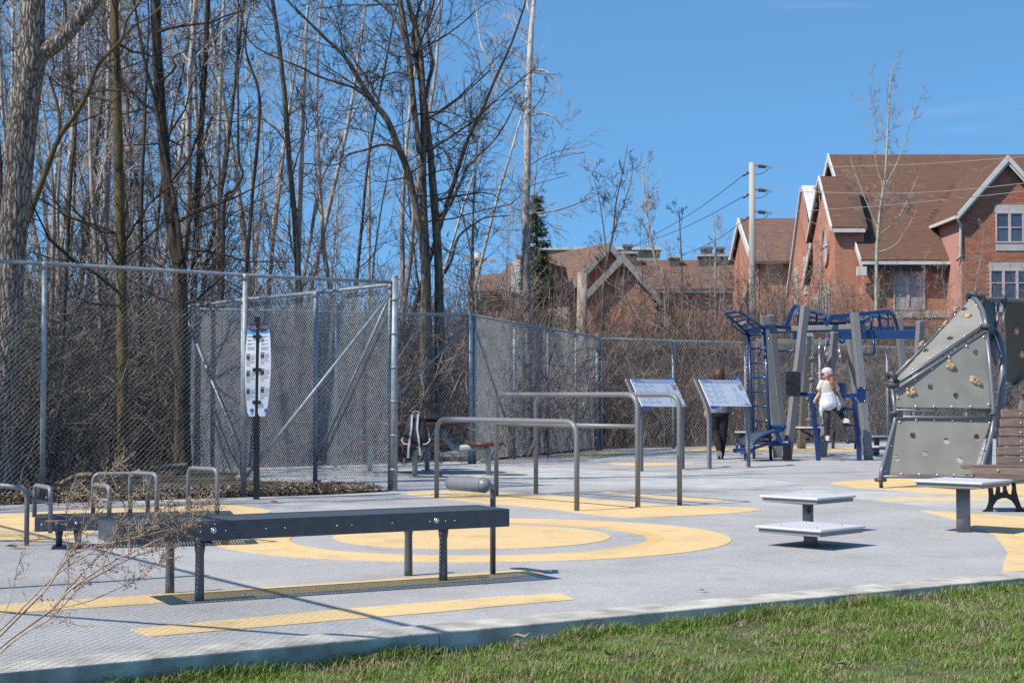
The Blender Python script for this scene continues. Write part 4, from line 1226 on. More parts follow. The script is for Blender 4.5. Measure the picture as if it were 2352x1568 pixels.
# loops hung from the overhead rail
for (x, y0, y1, D) in ((815, 262, 545, 27.6), (975, 250, 555, 27.9), (1135, 235, 510, 28.2), (1290, 215, 580, 28.5)):
    btube([fg(x, y0, D), fg(x + 5, y1, D), fg(x - 220, y1 + 10, D + .35), fg(x - 300, y1 - 10, D + .5)], .021, nm='hanging_loop', rad=.12)
for (x, y0, y1, D) in ((1470, 120, 430, 28.0), (1820, 220, 420, 28.6), (1990, 270, 420, 29.0)):
    btube([ff(x, y0, D), ff(x, y1, D)], .022, nm='hanging_bar')
btube([ff(1680, 275, 28.4), ff(1980, 330, 29)], .020, nm='hanging_bar')
btube([fg(735, 350, 27.5), fg(975, 345, 27.8)], .018, nm='hanging_bar')
btube([fg(1155, 290, 28.2), fg(1300, 318, 28.5)], .018, nm='hanging_bar')
# pull-up bars
btube([ff(1065, 905, 30.0), ff(1440, 912, 29.5)], .026, nm='pullup_bar')
btube([fg(1010, 680, 28.6), fg(1050, 985, 28.6), fg(800, 985, 28.9)], .024, nm='pullup_bar', rad=.1)
btube([fg(180, 610, 27.2), fg(135, 820, 27.2), fg(170, 800, 27.3)], .022, nm='grip_loop', rad=.04)
btube([fg(350, 680, 27.4), fg(400, 770, 27.3), fg(470, 740, 27.4), fg(440, 670, 27.5)], .022, nm='grip_loop', rad=.06)
btube([ff(800, 890, 28), ff(760, 900, 27.9), ff(735, 950, 27.9)], .02, nm='ball_arm', rad=.04)
mb = MB(); mb.ball(ff(727, 960, 27.9), .042, 12, 8); mb.build('grip_ball', M['blue'], fr)
# chains with rings
M['steel'] = mat('bright_steel', (.55, .55, .53, 1), .3, .8, var=.05)
def chain(a, b, parent=None, pitch=.035, r=.0055, nm='chain'):
    a, b = Vector(a), Vector(b); n = max(2, int((b - a).length / pitch)); mb = MB()
    d = (b - a).normalized()
    for k in range(n):
        c = a.lerp(b, (k + .5) / n); ax_ = d.orthogonal().normalized()
        if k % 2: ax_ = d.cross(ax_)
        mb.torus(c, ax_, .016, r * .8, 8, 4, sx=1.0, X=d)
    o = mb.build(nm, M['steel'], parent or fr); o['kind'] = 'stuff'; return o
for (zx, ztop, zc) in ((973, 340, 458), (1028, 345, 465), (1087, 372, 475), (1140, 372, 485), (1260, 380, 505)):
    D = 27.9
    c = fa(zx, zc, D); t = fa(zx + 2, ztop, D); top = fa(zx, zc - 42, D)
    chain(t, top)
    mb = MB(); ang = .5 + .35 * math.sin(zx); A_ = Vector((math.cos(ang), -math.sin(ang), 0))
    n = 20; pts = []
    for k in range(n):
        a = 2 * math.pi * k / n; rr = .055 if math.sin(a) < .2 else .055 * (1 - .35 * max(0, math.sin(a)))
        pts.append(c + Vector((A_.y, -A_.x, 0)) * (math.cos(a) * rr) + Vector((0, 0, math.sin(a) * .092)))
    nv = 6; vs = []
    for k, p in enumerate(pts):
        o_ = (p - c).normalized()
        for j in range(nv):
            b = 2 * math.pi * j / nv; vs.append(p + o_ * (.011 * math.cos(b)) + A_ * (.011 * math.sin(b)))
    mb.add(vs, [(k * nv + j, ((k + 1) % n) * nv + j, ((k + 1) % n) * nv + (j + 1) % nv, k * nv + (j + 1) % nv) for k in range(n) for j in range(nv)], True)
    mb.build('ring', M['steel'], fr)
# foot pods on a chain
M['pod'] = mat('grey_pod', (.13, .135, .13, 1), .45, var=.1)
pods = [(1022, 553), (1018, 735), (992, 905), (995, 1085), (976, 1262)]
prev = fa(1024, 345, 28.8)
for zx, zy in pods:
    c = fa(zx, zy, 28.8); chain(prev, c)
    mb = MB(); mb.ball(c, (.072, .072, .040), 16, 8); mb.tube([c - Vector((0, 0, .048)), c - Vector((0, 0, .012))], [.03, .055], 12); mb.build('foot_pod', M['pod'], fr)
    prev = c
chain(prev, fa(958, 1382, 28.8))
for (x0, y0, x1, y1) in ((535, 380, 532, 1150), (448, 440, 445, 1150)):
    chain(fa(x0, y0, 29.5), fa(x1, y1, 29.5), pitch=.05)
# slotted black back board
Db = 26.1
mb = MB()
tl, br_ = fa(790, 664, Db), fa(920, 882, Db); w, h = br_.x - tl.x, tl.z - br_.z
cc = (tl + br_) / 2; outl = []
for (sx, sy) in ((-1, -1), (1, -1), (1, 1), (-1, 1)):
    for k in range(5):
        a = math.atan2(sy, sx) - math.pi / 4 + k * math.pi / 8
        outl.append(cc + Vector(((w / 2 - .055) * sx + math.cos(a) * .055, 0, (h / 2 - .055) * sy + math.sin(a) * .055)))
mb.slab(outl, (0, .025, 0)); bd = mb.build('back_board', M['rubberblack'], fr)
for ring_ in range(1, 6):
    for k in range(6):
        a0 = k * math.pi / 3 + (.26 if ring_ % 2 else 0); rx, rz = .022 * ring_, .034 * ring_
        if rx > w / 2 - .01: continue
        mb = MB(); pts = [cc + Vector((math.cos(a0 + t) * rx, -.003, math.sin(a0 + t) * rz)) for t in np.linspace(.12, .9, 6)]
        mb.tube(pts, .006, 5); mb.build('rib', M['rubberblack'], bd)
mb = MB(); mb.tube([cc + Vector((0, -.006, 0)), cc + Vector((0, .004, 0))], .02, 12); mb.build('hub', M['black'], bd)
# peg ladder where the girl climbs
PD = 26.55
def pegrail(pts, D):
    mb = MB(); mb.tube([fa(x, y, D) for x, y in pts], .055, 4, smooth=False, flat=(1, .8)); return mb.build('peg_rail', M['blue'], fr, bevel=.01)
b0 = G(*zA(1075, 1440)); PD = b0.y
pegrail([(1075, 1440), (1068, 1345), (1062, 1300), (1020, 905), (1006, 872)], PD)
b0 = G(*zA(1430, 1440)); PD2 = b0.y
pegrail([(1430, 1440), (1428, 1340), (1424, 1290), (1390, 935), (1362, 885)], PD2)
gbeam(fa(912, 862, 26.3), fa(1034, 862, PD), .07, .07, 'blue', 'bracket'); gbeam(fa(1300, 878, 27.0), fa(1460, 868, 26.7), .07, .07, 'blue', 'bracket')
gbeam(fa(1036, 872, PD + .1), fa(1300, 886, PD + .5), .05, .05, 'blue', 'bracket')
mb = MB(); mb.box(fa(1449, 868, 26.38), (.155, .02, .27)); pl_ = mb.build('mounting_plate', M['blue'], fr)
for dx in (-.055, .055):
    for dz in (-.11, .11): bolt(pl_, fa(1449, 868, 26.36) + Vector((dx, 0, dz)), .014, axis=1)
gbeam(fa(1300, 762, 27.6), fa(1302, 885, 27.6), .05, .05, 'blue', 'bracket')
mb = MB(); mb.slab([fa(1225, 765, 28), fa(1292, 762, 28), fa(1292, 872, 28), fa(1225, 868, 28)], (0, .02, 0)); mb.build('mesh_back', M['rubberblack'], fr)
gbeam(G(*zA(1200, 1333)), fa(1232, 990, 31.0), .06, .09, 'blue', 'rear_leg'); gbeam(G(*zA(1400, 1340)), fa(1395, 1050, 31.0), .06, .07, 'blue', 'rear_leg')
def peg(x0, y0, x1, y1, D, Dp):
    a, b = fa(x0, y0, D), fa(x1, y1, Dp)
    btube([a, b], .017, nm='peg'); mb = MB(); mb.ball(b, .042, 12, 8); mb.build('peg_ball', M['blue'], fr)
for y0 in (995, 1133, 1270):
    xr = 1042 + (y0 - 995) * .115
    peg(xr + 6, y0, xr + 80, y0 - 2, PD, PD - .05)
for y0 in (998, 1140, 1282):
    xr = 1392 + (y0 - 998) * .10
    peg(xr, y0, xr - 86, y0 - 8, PD2, PD2 - .08)
for (x, y) in ((640, 380), (985, 405), (985, 690), (1465, 1090), (985, 810), (1475, 1320), (1512, 1322), (1482, 1385), (1520, 1385)):
    bolt(fr, fa(x, y, 26.2), .012, axis=1)

# ---------- little white steps round the frame
def step(c, w, d, z, post_xy, label, sup=True, m='plat'):
    th = thing('side_step', Vector((c.x, c.y, 0)), label, 'step', 'small steps round the climbing frame')
    mb = MB(); mb.slab([Vector((c.x + a * w / 2, c.y + b * d / 2, z - .03)) for a, b in ((-1, -1), (1, -1), (1, 1), (-1, 1))], (0, 0, .03)); mb.build('tread', M[m], th, bevel=.006)
    mb = MB(); mb.slab([Vector((c.x + a * w / 2 * .9, c.y + b * d / 2 * .9, z - .055)) for a, b in ((-1, -1), (1, -1), (1, 1), (-1, 1))], (0, 0, .024)); mb.build('tread_frame', M['black'], th)
    mb = MB(); mb.beam(Vector((post_xy[0], post_xy[1], 0)), Vector((post_xy[0], post_xy[1], z - .055)), .09, .06, up=(0, 1, 0)); mb.build('leg', M['blue'], th)
    if sup:
        mb = MB(); mb.beam(Vector((c.x - w * .38, c.y, z - .065)), Vector((post_xy[0], post_xy[1], max(.05, z - .25))), .03, .03); mb.build('brace', M['black'], th)
c = fa(405, 1186, 29.0); step(c, .22, .3, c.z, (c.x + .02, c.y), 'small white step with a blue leg left of the ladder', False)
c = fa(1010, 1146, 28.6); step(c, .50, .45, c.z, (c.x + .17, c.y), 'wide white step under the hanging foot pods')
c = fa(1600, 1224, 28.5); step(c, .30, .4, c.z, (c.x - .01, c.y + .12), 'white upper step right of the leaning posts', False)
c = fa(1600, 1312, 27.8); step(c, .28, .4, c.z, (c.x, c.y + .28), 'low grey step right of the leaning posts')

# ---------- arched blue sit-up board in front of the ladder
ab = thing('arched_situp_board', G(*zH(520, 1420)), 'blue arched sit-up board with padded rollers at the foot of the ladder', 'exercise bench')
def abt(pts, r, nm, m='blue', n=10, smooth=True, **k):
    mb = MB(); mb.tube(pts, r, n, smooth=smooth, **k); return mb.build(nm, M[m], ab)
DL, DR = 26.35, 25.75
lr = smooth_line([fh(318, 1185, DL), fh(322, 1120, DL), fh(370, 1040, DL + .05), fh(520, 935, DL + .15), fh(700, 882, DL + .2), fh(890, 858, DL + .25)], 5)
rr_ = smooth_line([fh(608, 1262, DR), fh(615, 1180, DR), fh(650, 1085, DR + .05), fh(780, 965, DR + .15), fh(960, 890, DR + .2), fh(1190, 850, DR + .25)], 5)
abt(lr, .020, 'side_rail'); abt(rr_, .022, 'side_rail')
mb = MB(); n = len(lr); vs = []
for i in range(6, n):
    a, b = lr[i], rr_[i]; vs += [a + (b - a) * .05 + Vector((0, 0, .012)), b + (a - b) * .05 + Vector((0, 0, .012))]
mb.add(vs, [(2 * i, 2 * i + 1, 2 * i + 3, 2 * i + 2) for i in range(n - 7)], True)
so = mb.build('mesh_seat', M['slate'], ab); sd_ = so.modifiers.new('thick', 'SOLIDIFY'); sd_.thickness = .02
def roll(a, b, r, nm='roller'):
    d = (b - a).normalized()
    abt([a - d * .012, a, b, b + d * .012], [r * .8, r, r, r * .8], nm, n=16)
roll(fh(280, 1228, DL), fh(590, 1232, DR), .042); roll(fh(880, 790, DL + .25), fh(1215, 788, DR + .3), .042); roll(fh(950, 1092, 26.2), fh(1300, 1090, 25.9), .045)
abt([fh(490, 1425, 26.1), fh(480, 1270, 26.1)], .045, 'leg', n=4, smooth=False)
abt([fh(640, 1190, DR), fh(1100, 1030, 26.0)], .028, 'strut', n=4, smooth=False)
abt([fh(1055, 830, 26.0), fh(1135, 1075, 26.0)], .05, 'support', n=4, smooth=False)
abt([fh(1262, 1415, 25.95), fh(1258, 1100, 25.95)], .085, 'base_bracket', 'black', n=4, smooth=False)
abt([fh(720, 975, 26.6), fh(990, 985, 26.4)], .018, 'strut'); abt([fh(700, 1050, 26.6), fh(930, 1055, 26.4)], .018, 'strut')

# ================================================================ CLIMBING WALL
zC = ZM(3560, 1150, 3.1362); zD = ZM(3396, 1130, 1.42571)
def fc(x, y, D): return P(*zC(x, y), D)
def fd(x, y, D): return P(*zD(x, y), D)
cw = thing('climbing_wall', Vector((5.2, 18.9, 0)), 'grey climbing wall of perforated panels with tan holds on bent tubes', 'climbing wall')
def face_panel(corners, holes, name, m, thick=.022, sub=1, label=None):
    """panel through 3D corner loop; real round holes cut in it"""
    import bmesh
    q = [Vector(c) for c in corners]
    n = Vector((0, 0, 0))
    for i in range(len(q)): n += (q[i] - q[0]).cross(q[(i + 1) % len(q)] - q[0])
    n.normalize()
    if n.y > 0: n = -n
    o0 = sum(q, Vector((0, 0, 0))) / len(q)
    X = Vector((1, 0, 0)); X = (X - n * X.dot(n)).normalized(); Y = n.cross(X)
    loc = [((p - o0).dot(X), (p - o0).dot(Y)) for p in q]
    c = bpy.data.curves.new('pan', 'CURVE'); c.dimensions = '2D'; c.fill_mode = 'BOTH'; c.extrude = thick / 2
    def spl(pts):
        s = c.splines.new('POLY'); s.points.add(len(pts) - 1)
        for k, (a, b) in enumerate(pts): s.points[k].co = (a, b, 0, 1)
        s.use_cyclic_u = True
    spl(loc)
    hc = []
    for h, rx, ry in holes:
        # project the survey ray onto the panel plane
        d = (h - Vector((0, 0, CAMZ))); t = (o0 - Vector((0, 0, CAMZ))).dot(n) / d.dot(n)
        p = Vector((0, 0, CAMZ)) + d * t
        u, v = (p - o0).dot(X), (p - o0).dot(Y); hc.append(p)
        spl([(u + rx * math.cos(2 * math.pi * k / 24), v + ry * math.sin(2 * math.pi * k / 24)) for k in range(24)])
    t = bpy.data.objects.new('pan', c); COL.objects.link(t)
    dg = bpy.context.evaluated_depsgraph_get(); dg.update()
    me = bpy.data.meshes.new_from_object(t.evaluated_get(dg)); bpy.data.objects.remove(t); bpy.data.curves.remove(c)
    R = Matrix((X, Y, n)).transposed().to_4x4()
    me.transform(Matrix.Translation(o0 - wpos(cw)) @ R); me.materials.clear(); me.materials.append(m)
    o = link(name, me, cw)
    for p in me.polygons: p.use_smooth = False
    return o, n, o0
def onplane(x, y, n, o0, lift=0):
    d = ray(*zC(x, y)); c0 = Vector((0, 0, CAMZ)); t = (o0 - c0).dot(n) / d.dot(n)
    return c0 + d * t + n * lift
R_ = .043
# lower panel leans out towards its foot
lo_q = [fd(272, 780, 18.9), fd(812, 780, 19.1), fd(700, 1098, 18.75), fd(190, 1095, 18.45)]
H = lambda x, y: fd(x, y, 18.8)
p_lo, n_lo, o_lo = face_panel(lo_q, [(H(365, 873), R_, R_), (H(555, 905), R_, R_), (H(728, 882), R_, R_), (H(270, 1000), R_, R_), (H(436, 980), R_, R_), (H(630, 1013), R_, R_)], 'lower_panel', M['climb'])
mid_q = [fc(72, 1290, 18.95), fc(1192, 590, 19.5), fc(1262, 1512, 19.12), fc(76, 1505, 18.9)]
Hc = lambda x, y: fc(x, y, 19.1)
p_mi, n_mi, o_mi = face_panel(mid_q, [(Hc(1075, 818), R_, R_), (Hc(508, 1248), R_, R_), (Hc(830, 1360), R_ * 1.05, R_ * 1.05)], 'middle_panel', M['climb'])
up_q = [fc(52, 1185, 19.1), fc(1020, 150, 20.3), fc(1062, 178, 20.2), fc(1120, 300, 20.0), fc(1176, 466, 19.7), fc(66, 1200, 19.08)]
p_up, n_up, o_up = face_panel(up_q, [(fc(758, 642, 19.6), R_, R_), (fc(448, 795, 19.4), R_, R_), (fc(932, 276, 20), R_, R_)], 'upper_panel', M['climb'])
def ct_(pts, r=.026, nm='tube', m='greytube', rad=.12, n=12):
    mb = MB(); mb.tube(bend(pts, rad, 6) if len(pts) > 2 else pts, r, n); return mb.build(nm, M[m], cw)
M['tube2'] = mat('blue_grey_tube', (.16, .17, .185, 1), .38, .3, var=.08, scale=20)
# uprights left and right
ct_([G(2024, 1120), fd(180, 1085, 18.4), fd(262, 790, 18.85), fd(264, 740, 18.9), fd(246, 600, 18.95)], .024, 'left_upright', 'tube2')
ct_([Vector((fd(755, 1060, 18.8).x, 18.75, 0)), fd(755, 1060, 18.8), fd(822, 830, 19.1), fd(822, 690, 19.15), fd(800, 420, 19.3), fd(780, 265, 19.6)], .030, 'right_upright', 'tube2', .3)
ct_([fd(785, 250, 19.6), fd(765, 160, 19.95), fd(735, 105, 20.2), fd(705, 85, 20.35)], .030, 'right_upright', 'tube2', .3)
# horizontal tubes between the panels
for a, b, r in ((fd(264, 727, 18.9), fd(822, 730, 19.15), .020), (fd(264, 766, 18.85), fd(815, 772, 19.1), .020), (fd(185, 1105, 18.42), fd(745, 1112, 18.75), .018)):
    ct_([a, b], r, 'cross_tube', 'tube2')
ct_([fc(60, 1282, 18.92), fc(1200, 560, 19.52)], .020, 'cross_tube', 'tube2')
ct_([fc(45, 1225, 19.05), fc(1165, 505, 19.62)], .020, 'cross_tube', 'tube2')
ct_([fc(60, 1105, 19.15), fc(1010, 160, 20.34)], .016, 'edge_tube', 'tube2')
ct_([fc(20, 1130, 19.1), fc(40, 1200, 19.05)], .022, 'edge_tube', 'tube2')
# rubber joint rings
M['padring'] = mat('dark_rubber_ring', (.05, .055, .062, 1), .5, var=.15)
for c, a, R, r in ((fd(262, 741, 18.88), (0, 0, 1), .055, .022), (fd(180, 1124, 18.4), (0, 0, 1), .055, .022), (fd(824, 748, 19.14), (0, 0, 1), .055, .02), (fd(785, 252, 19.6), (.1, 0, 1), .06, .028), (fd(248, 590, 18.98), (.3, .2, 1), .06, .03), (fd(240, 543, 19.1), (.8, .5, .3), .06, .035), (fd(705, 88, 20.35), (.6, .5, .4), .07, .035), (fd(745, 95, 20.3), (.3, 1, .2), .055, .03)):
    mb = MB(); mb.torus(c, a, R, r, 20, 8); mb.build('joint_ring', M['padring'], cw)
# far wing, its shade painted as a darker panel colour, and its tubes
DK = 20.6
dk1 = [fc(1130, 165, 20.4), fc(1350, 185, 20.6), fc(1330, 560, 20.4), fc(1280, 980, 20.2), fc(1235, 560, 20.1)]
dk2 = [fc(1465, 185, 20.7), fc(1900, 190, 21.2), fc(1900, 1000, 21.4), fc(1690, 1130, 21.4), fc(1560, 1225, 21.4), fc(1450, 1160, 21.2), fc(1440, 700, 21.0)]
face_panel(dk1, [], 'wing_panel', M['climb_shade'])
face_panel(dk2, [(fc(1582, 542, 21), .05, .05), (fc(1650, 835, 21), .05, .05), (fc(1790, 420, 21), .05, .05)], 'wing_panel', M['climb_shade'])
ct_([fc(1100, 140, 20.35), fc(1420, 152, 20.65), fc(1681, 165, 20.9), fc(1900, 185, 21.2)], .026, 'top_tube', 'tube2', .3)
ct_([fc(1360, 190, 20.62), fc(1335, 560, 20.4)], .018, 'wing_tube', 'tube2'); ct_([fc(1445, 190, 20.68), fc(1405, 560, 20.5)], .018, 'wing_tube', 'tube2')
ct_([Vector((fc(1375, 2180, 19.7).x, 19.7, 0)), fc(1385, 1600, 19.7), fc(1415, 1000, 19.8), fc(1395, 760, 20.0), fc(1345, 585, 20.3)], .05, 'support_tube', 'tube2', .4)
ct_([fc(1450, 1200, 21.2), fc(1560, 1245, 21.3), fc(1690, 1135, 21.3), fc(1900, 990, 21.3)], .02, 'wing_tube', 'tube2', .1)
mb = MB(); mb.torus(fc(1415, 150, 20.65), (.2, .2, 1), .045, .022, 16, 8); mb.torus(fc(1415, 150, 20.65), (1, 0, 0), .05, .02, 16, 8); mb.build('joint_ring', M['padring'], cw)
ct_([Vector((fd(790, 1190, 19.4).x, 19.4, 0)), fd(800, 900, 19.45)], .045, 'support_tube', 'tube2')
mb = MB(); mb.tube([Vector((6.35, 21.3, 0)), Vector((6.35, 21.3, 1.0)), fc(1560, 1240, 21.35)], .03, 10); mb.build('support_tube', M['tube2'], cw)
# bolts with washers along the panel edges
for (x, y) in ((88, 1385), (318, 1492), (543, 1494), (772, 1497), (1006, 1497), (1227, 1470), (1230, 1010), (1167, 625), (955, 738), (735, 877), (518, 1016), (303, 1154)):
    bolt(cw, onplane(x, y, n_mi, o_mi, .014), .018, axis=1)
for (x, y) in ((290, 1040), (503, 903), (718, 762), (937, 622), (1140, 465), (1087, 232), (60, 1130), (440, 730), (628, 540), (818, 352), (1000, 172)):
    bolt(cw, onplane(x, y, n_up, o_up, .014), .016, axis=1)
zCD = lambda x, y: ((3396 + x / 1.42571 - 3560) * 3.1362, (1130 + y / 1.42571 - 1150) * 3.1362)
for (x, y) in ((285, 796), (379, 786), (482, 786), (585, 788), (690, 790), (797, 802), (204, 1076), (297, 1092), (398, 1095), (500, 1098), (595, 1098), (764, 952), (237, 932)):
    bolt(cw, onplane(*zCD(x, y), n_lo, o_lo, .014), .017, axis=1)
# tan holds, lumps with dark balls painted as the shade of finger pockets
def hold(x, y, lumps, n, o0, seed=0, sc_=1.0, pockets=()):
    c = onplane(x, y, n, o0, .0)
    X = Vector((1, 0, 0)); X = (X - n * X.dot(n)).normalized(); Y = n.cross(X)
    mb = MB()
    lumps = [(u * .82, v * .82, r * .82) for u, v, r in lumps]; pockets = [(u * .82, v * .82, r * .85) for u, v, r in pockets]
    for (u, v, r) in lumps:
        p = c + X * u + Y * v + n * r * .55
        mb.ball(p, r, 14, 10)
    o = mb.build('hold', M['hold'], cw)
    rm = o.modifiers.new('merge', 'REMESH'); rm.mode = 'VOXEL'; rm.voxel_size = .007; rm.use_smooth_shade = True
    sm = o.modifiers.new('soft', 'SMOOTH'); sm.iterations = 22; sm.factor = .65
    for (u, v, r) in pockets:
        mb = MB(); mb.ball(c + X * u + Y * v + n * r * 4.2, r, 10, 6); mb.build('pocket_shade', M['pocket_shade'], o)
M['pocket_shade'] = mat('pocket_shadow_resin', (.10, .065, .035, 1), .8)
k_ = .0058
hold(258, 1315, [(-.06, .045, .034), (.03, .06, .036), (-.05, -.03, .036), (.0, -.0, .03), (.045, -.005, .04), (-.01, -.045, .034)], n_mi, o_mi, pockets=[(-.05, .01, .012), (.015, .035, .011)])
hold(750, 985, [(-.01, .07, .042), (.02, .03, .036), (-.04, -.02, .042), (.03, -.015, .048), (.0, -.05, .034), (.06, .0, .03)], n_mi, o_mi, pockets=[(.0, -.0, .012), (-.05, .01, .01)])
hold(1065, 1180, [(-.06, .06, .036), (-.02, .045, .042), (-.06, .0, .036), (.02, .0, .046), (.05, -.035, .044), (-.02, -.025, .036), (.08, -.03, .03)], n_mi, o_mi, pockets=[(-.03, .02, .013), (.02, -.015, .013)])
hold(965, 370, [(-.05, .03, .036), (.0, .03, .04), (.045, .0, .04), (-.02, -.02, .03), (.02, -.03, .034)], n_up, o_up, pockets=[(-.045, .01, .011), (.03, .015, .010)])
for (x, y) in ((220, 960), (388, 725), (685, 470), (812, 295)):
    hold(x, y, [(-.045, -.05, .032), (-.01, -.01, .036), (.03, .035, .036), (.055, .07, .028), (.0, -.03, .03)], n_up, o_up, pockets=[(-.05, -.05, .012)])

# ================================================================ PEOPLE
M['skin'] = mat('skin', (.50, .27, .19, 1), .5, var=.06, scale=12)
M['skin2'] = mat('skin_warm', (.55, .31, .22, 1), .5, var=.06, scale=12)
M['tweed'] = mat('grey_tweed', (.10, .10, .11, 1), .9, var=.7, scale=90, col2=(.32, .32, .33, 1))
M['trouser'] = mat('black_cloth', (.010, .010, .011, 1), .85, var=.3, scale=20)
M['legging'] = mat('charcoal_legging', (.035, .032, .040, 1), .8, var=.2, scale=20)
M['hair_red'] = mat('auburn_hair', (.07, .026, .014, 1), .45, var=.6, scale=70, stretch=(1, 1, .12), bump=1, bscale=90, col2=(.12, .045, .022, 1))
M['hair_gin'] = mat('ginger_hair', (.20, .075, .028, 1), .5, var=.5, scale=60, stretch=(1, 1, .2), col2=(.34, .15, .06, 1))
M['tee'] = mat('cream_cotton', (.58, .52, .48, 1), .85, var=.06, scale=10, bump=.3, bscale=25)
M['jacketw'] = mat('white_cotton', (.57, .58, .62, 1), .8, var=.08, scale=9, bump=.5, bscale=18)
M['cap'] = mat('pale_pink_cotton', (.60, .46, .47, 1), .8, var=.06, scale=20)
M['brim'] = mat('lilac_pink_cotton', (.62, .42, .56, 1), .8, var=.05)
M['shoe'] = mat('pink_beige_shoe', (.55, .40, .36, 1), .7, var=.1)
M['sole'] = mat('pale_sole', (.62, .60, .56, 1), .7, var=.05)
M['scrunch'] = mat('red_scrunchie', (.50, .05, .03, 1), .7, var=.2)

def flesh(name, tubes, balls, m, parent, vox=.010, smooth=8):
    """several tapered limbs merged into one continuous skin"""
    mb = MB()
    for t in tubes:
        pts, rad = t[0], t[1]; fl = t[2] if len(t) > 2 else None; up = t[3] if len(t) > 3 else None
        pts = [Vector(p) for p in pts]
        mb.tube(pts, list(rad), 14, flat=fl, up=up)
        if not fl:
            mb.ball(pts[0], rad[0] * .98, 12, 8); mb.ball(pts[-1], rad[-1] * .98, 12, 8)
    for c, r in balls: mb.ball(c, r, 16, 10)
    o = mb.build(name, m, parent)
    rm = o.modifiers.new('merge', 'REMESH'); rm.mode = 'VOXEL'; rm.voxel_size = vox; rm.use_smooth_shade = True
    s = o.modifiers.new('soft', 'SMOOTH'); s.iterations = smooth; s.factor = .5
    return o

def hand_tubes(w, d, side, palm_n, L=.085, curl=.25, s=1.0):
    """palm, four unequal bent fingers and a thumb, from wrist w pointing along d; returns tubes"""
    w, d = Vector(w), Vector(d).normalized(); side = Vector(side); side = (side - d * side.dot(d)).normalized(); n = Vector(palm_n); n = (n - d * n.dot(d) - side * n.dot(side)).normalized()
    T = []
    k = w + d * L
    T.append(([w, w + d * L * .5, k], [.022 * s, .030 * s, .030 * s], (1.15, .5), side))
    for i, (off, ln) in enumerate(((-.027, .062), (-.009, .072), (.009, .067), (.026, .052))):
        a = k + side * off * s - d * .008
        b = a + (d + n * curl * .6).normalized() * ln * .5 * s; c = b + (d + n * curl * 1.8).normalized() * ln * .5 * s
        T.append(([a, b, c], [.0088 * s, .0080 * s, .0066 * s]))
    a = w + d * L * .28 - side * .024 * s; b = a + (d * .55 - side * .9 + n * .2).normalized() * .036 * s; c = b + (d * .95 - side * .35 + n * .3).normalized() * .032 * s
    T.append(([a, b, c], [.0105 * s, .0095 * s, .0075 * s]))
    return T

# ---------- woman walking away
W0 = G(1652, 1053.5)
wo = thing('person', W0, 'woman in grey tweed jacket and black trousers walking away behind the panel', 'person')
def wp(x, y, z): return W0 + Vector((x, y, z))
head = [((wp(0, .0, 1.475)), (.074, .092, .105)), ((wp(0, .035, 1.43)), (.052, .055, .05)), (wp(0, .095, 1.465), (.012, .018, .016)), (wp(.076, .01, 1.465), (.01, .02, .028)), (wp(-.076, .01, 1.465), (.01, .02, .028))]
wl_, wr_ = wp(-.235, .05, .83), wp(.245, .03, .85)
flesh('body', [([wp(0, -.005, 1.30), wp(0, .0, 1.40)], [.055, .05]), ([wp(-.20, -.02, 1.1), wp(-.235, .045, .90), wl_], [.035, .03, .022]), ([wp(.21, -.02, 1.1), wp(.245, .02, .90), wr_], [.035, .03, .022]),
               ([wp(0, 0, .85), wp(0, 0, 1.3)], [.10, .10])] + hand_tubes(wl_, (-.05, .1, -1), (0, 1, 0), (1, 0, 0), .08, .5) + hand_tubes(wr_, (.05, .05, -1), (0, 1, 0), (-1, 0, 0), .08, .5), head, M['skin'], wo, .0075, 4)
flesh('hair', [([wp(0, -.015, 1.545), wp(0, -.02, 1.50), wp(0, -.025, 1.45), wp(0, -.025, 1.41), wp(0, -.015, 1.375)], [.075, .104, .110, .104, .078], (1, 1.02))]
      + [([wp(.085 * math.cos(a), -.02 + .085 * math.sin(a), 1.50), wp(.098 * math.cos(a), -.025 + .095 * math.sin(a), 1.42), wp(.082 * math.cos(a), -.02 + .085 * math.sin(a), 1.365 + .012 * math.sin(a * 7))], [.016, .017, .010]) for a in np.linspace(-3.5, .36, 13)],
      [(wp(0, -.015, 1.515), (.098, .104, .088))], M['hair_red'], wo, .007, 2)
flesh('jacket', [([wp(0, 0, .80), wp(0, 0, .90), wp(0, .0, 1.05), wp(0, 0, 1.20), wp(0, -.005, 1.31), wp(0, -.005, 1.37)], [.200, .195, .175, .185, .165, .07], (1, .66)),
                 ([wp(-.155, 0, 1.31), wp(-.205, -.02, 1.10), wp(-.235, .04, .90)], [.065, .056, .045]), ([wp(.155, 0, 1.31), wp(.215, -.02, 1.10), wp(.245, .02, .91)], [.065, .056, .045])], [], M['tweed'], wo, .012, 6)
flesh('trousers', [([wp(0, 0, .74), wp(0, 0, .86)], [.165, .165], (1, .7)), ([wp(.085, 0, .84), wp(.075, .03, .45), wp(.030, -.01, .07)], [.10, .072, .060]), ([wp(-.08, 0, .84), wp(-.055, .04, .47), wp(-.035, -.24, .19)], [.10, .072, .055])], [], M['trouser'], wo, .012, 6)
def shoe(parent, heel, toe, up, w=.045, m='trouser', sole='sole', name='shoe'):
    heel, toe, up = Vector(heel), Vector(toe), Vector(up).normalized(); d = (toe - heel); sd = d.normalized().cross(up)
    o = flesh(name, [([heel + up * .035, heel.lerp(toe, .4) + up * .04, heel.lerp(toe, .85) + up * .025], [w * .9, w * .95, w * .78])], [], M[m], parent, .008, 4)
    mb = MB(); n = 14; pts = []
    for k in range(n):
        a = 2 * math.pi * k / n; pts.append(heel.lerp(toe, .5) + d * (.54 * math.cos(a)) + sd * (w * 1.0 * math.sin(a)) - up * .004)
    mb.slab(pts, up * .022); mb.build('sole', M[sole], o)
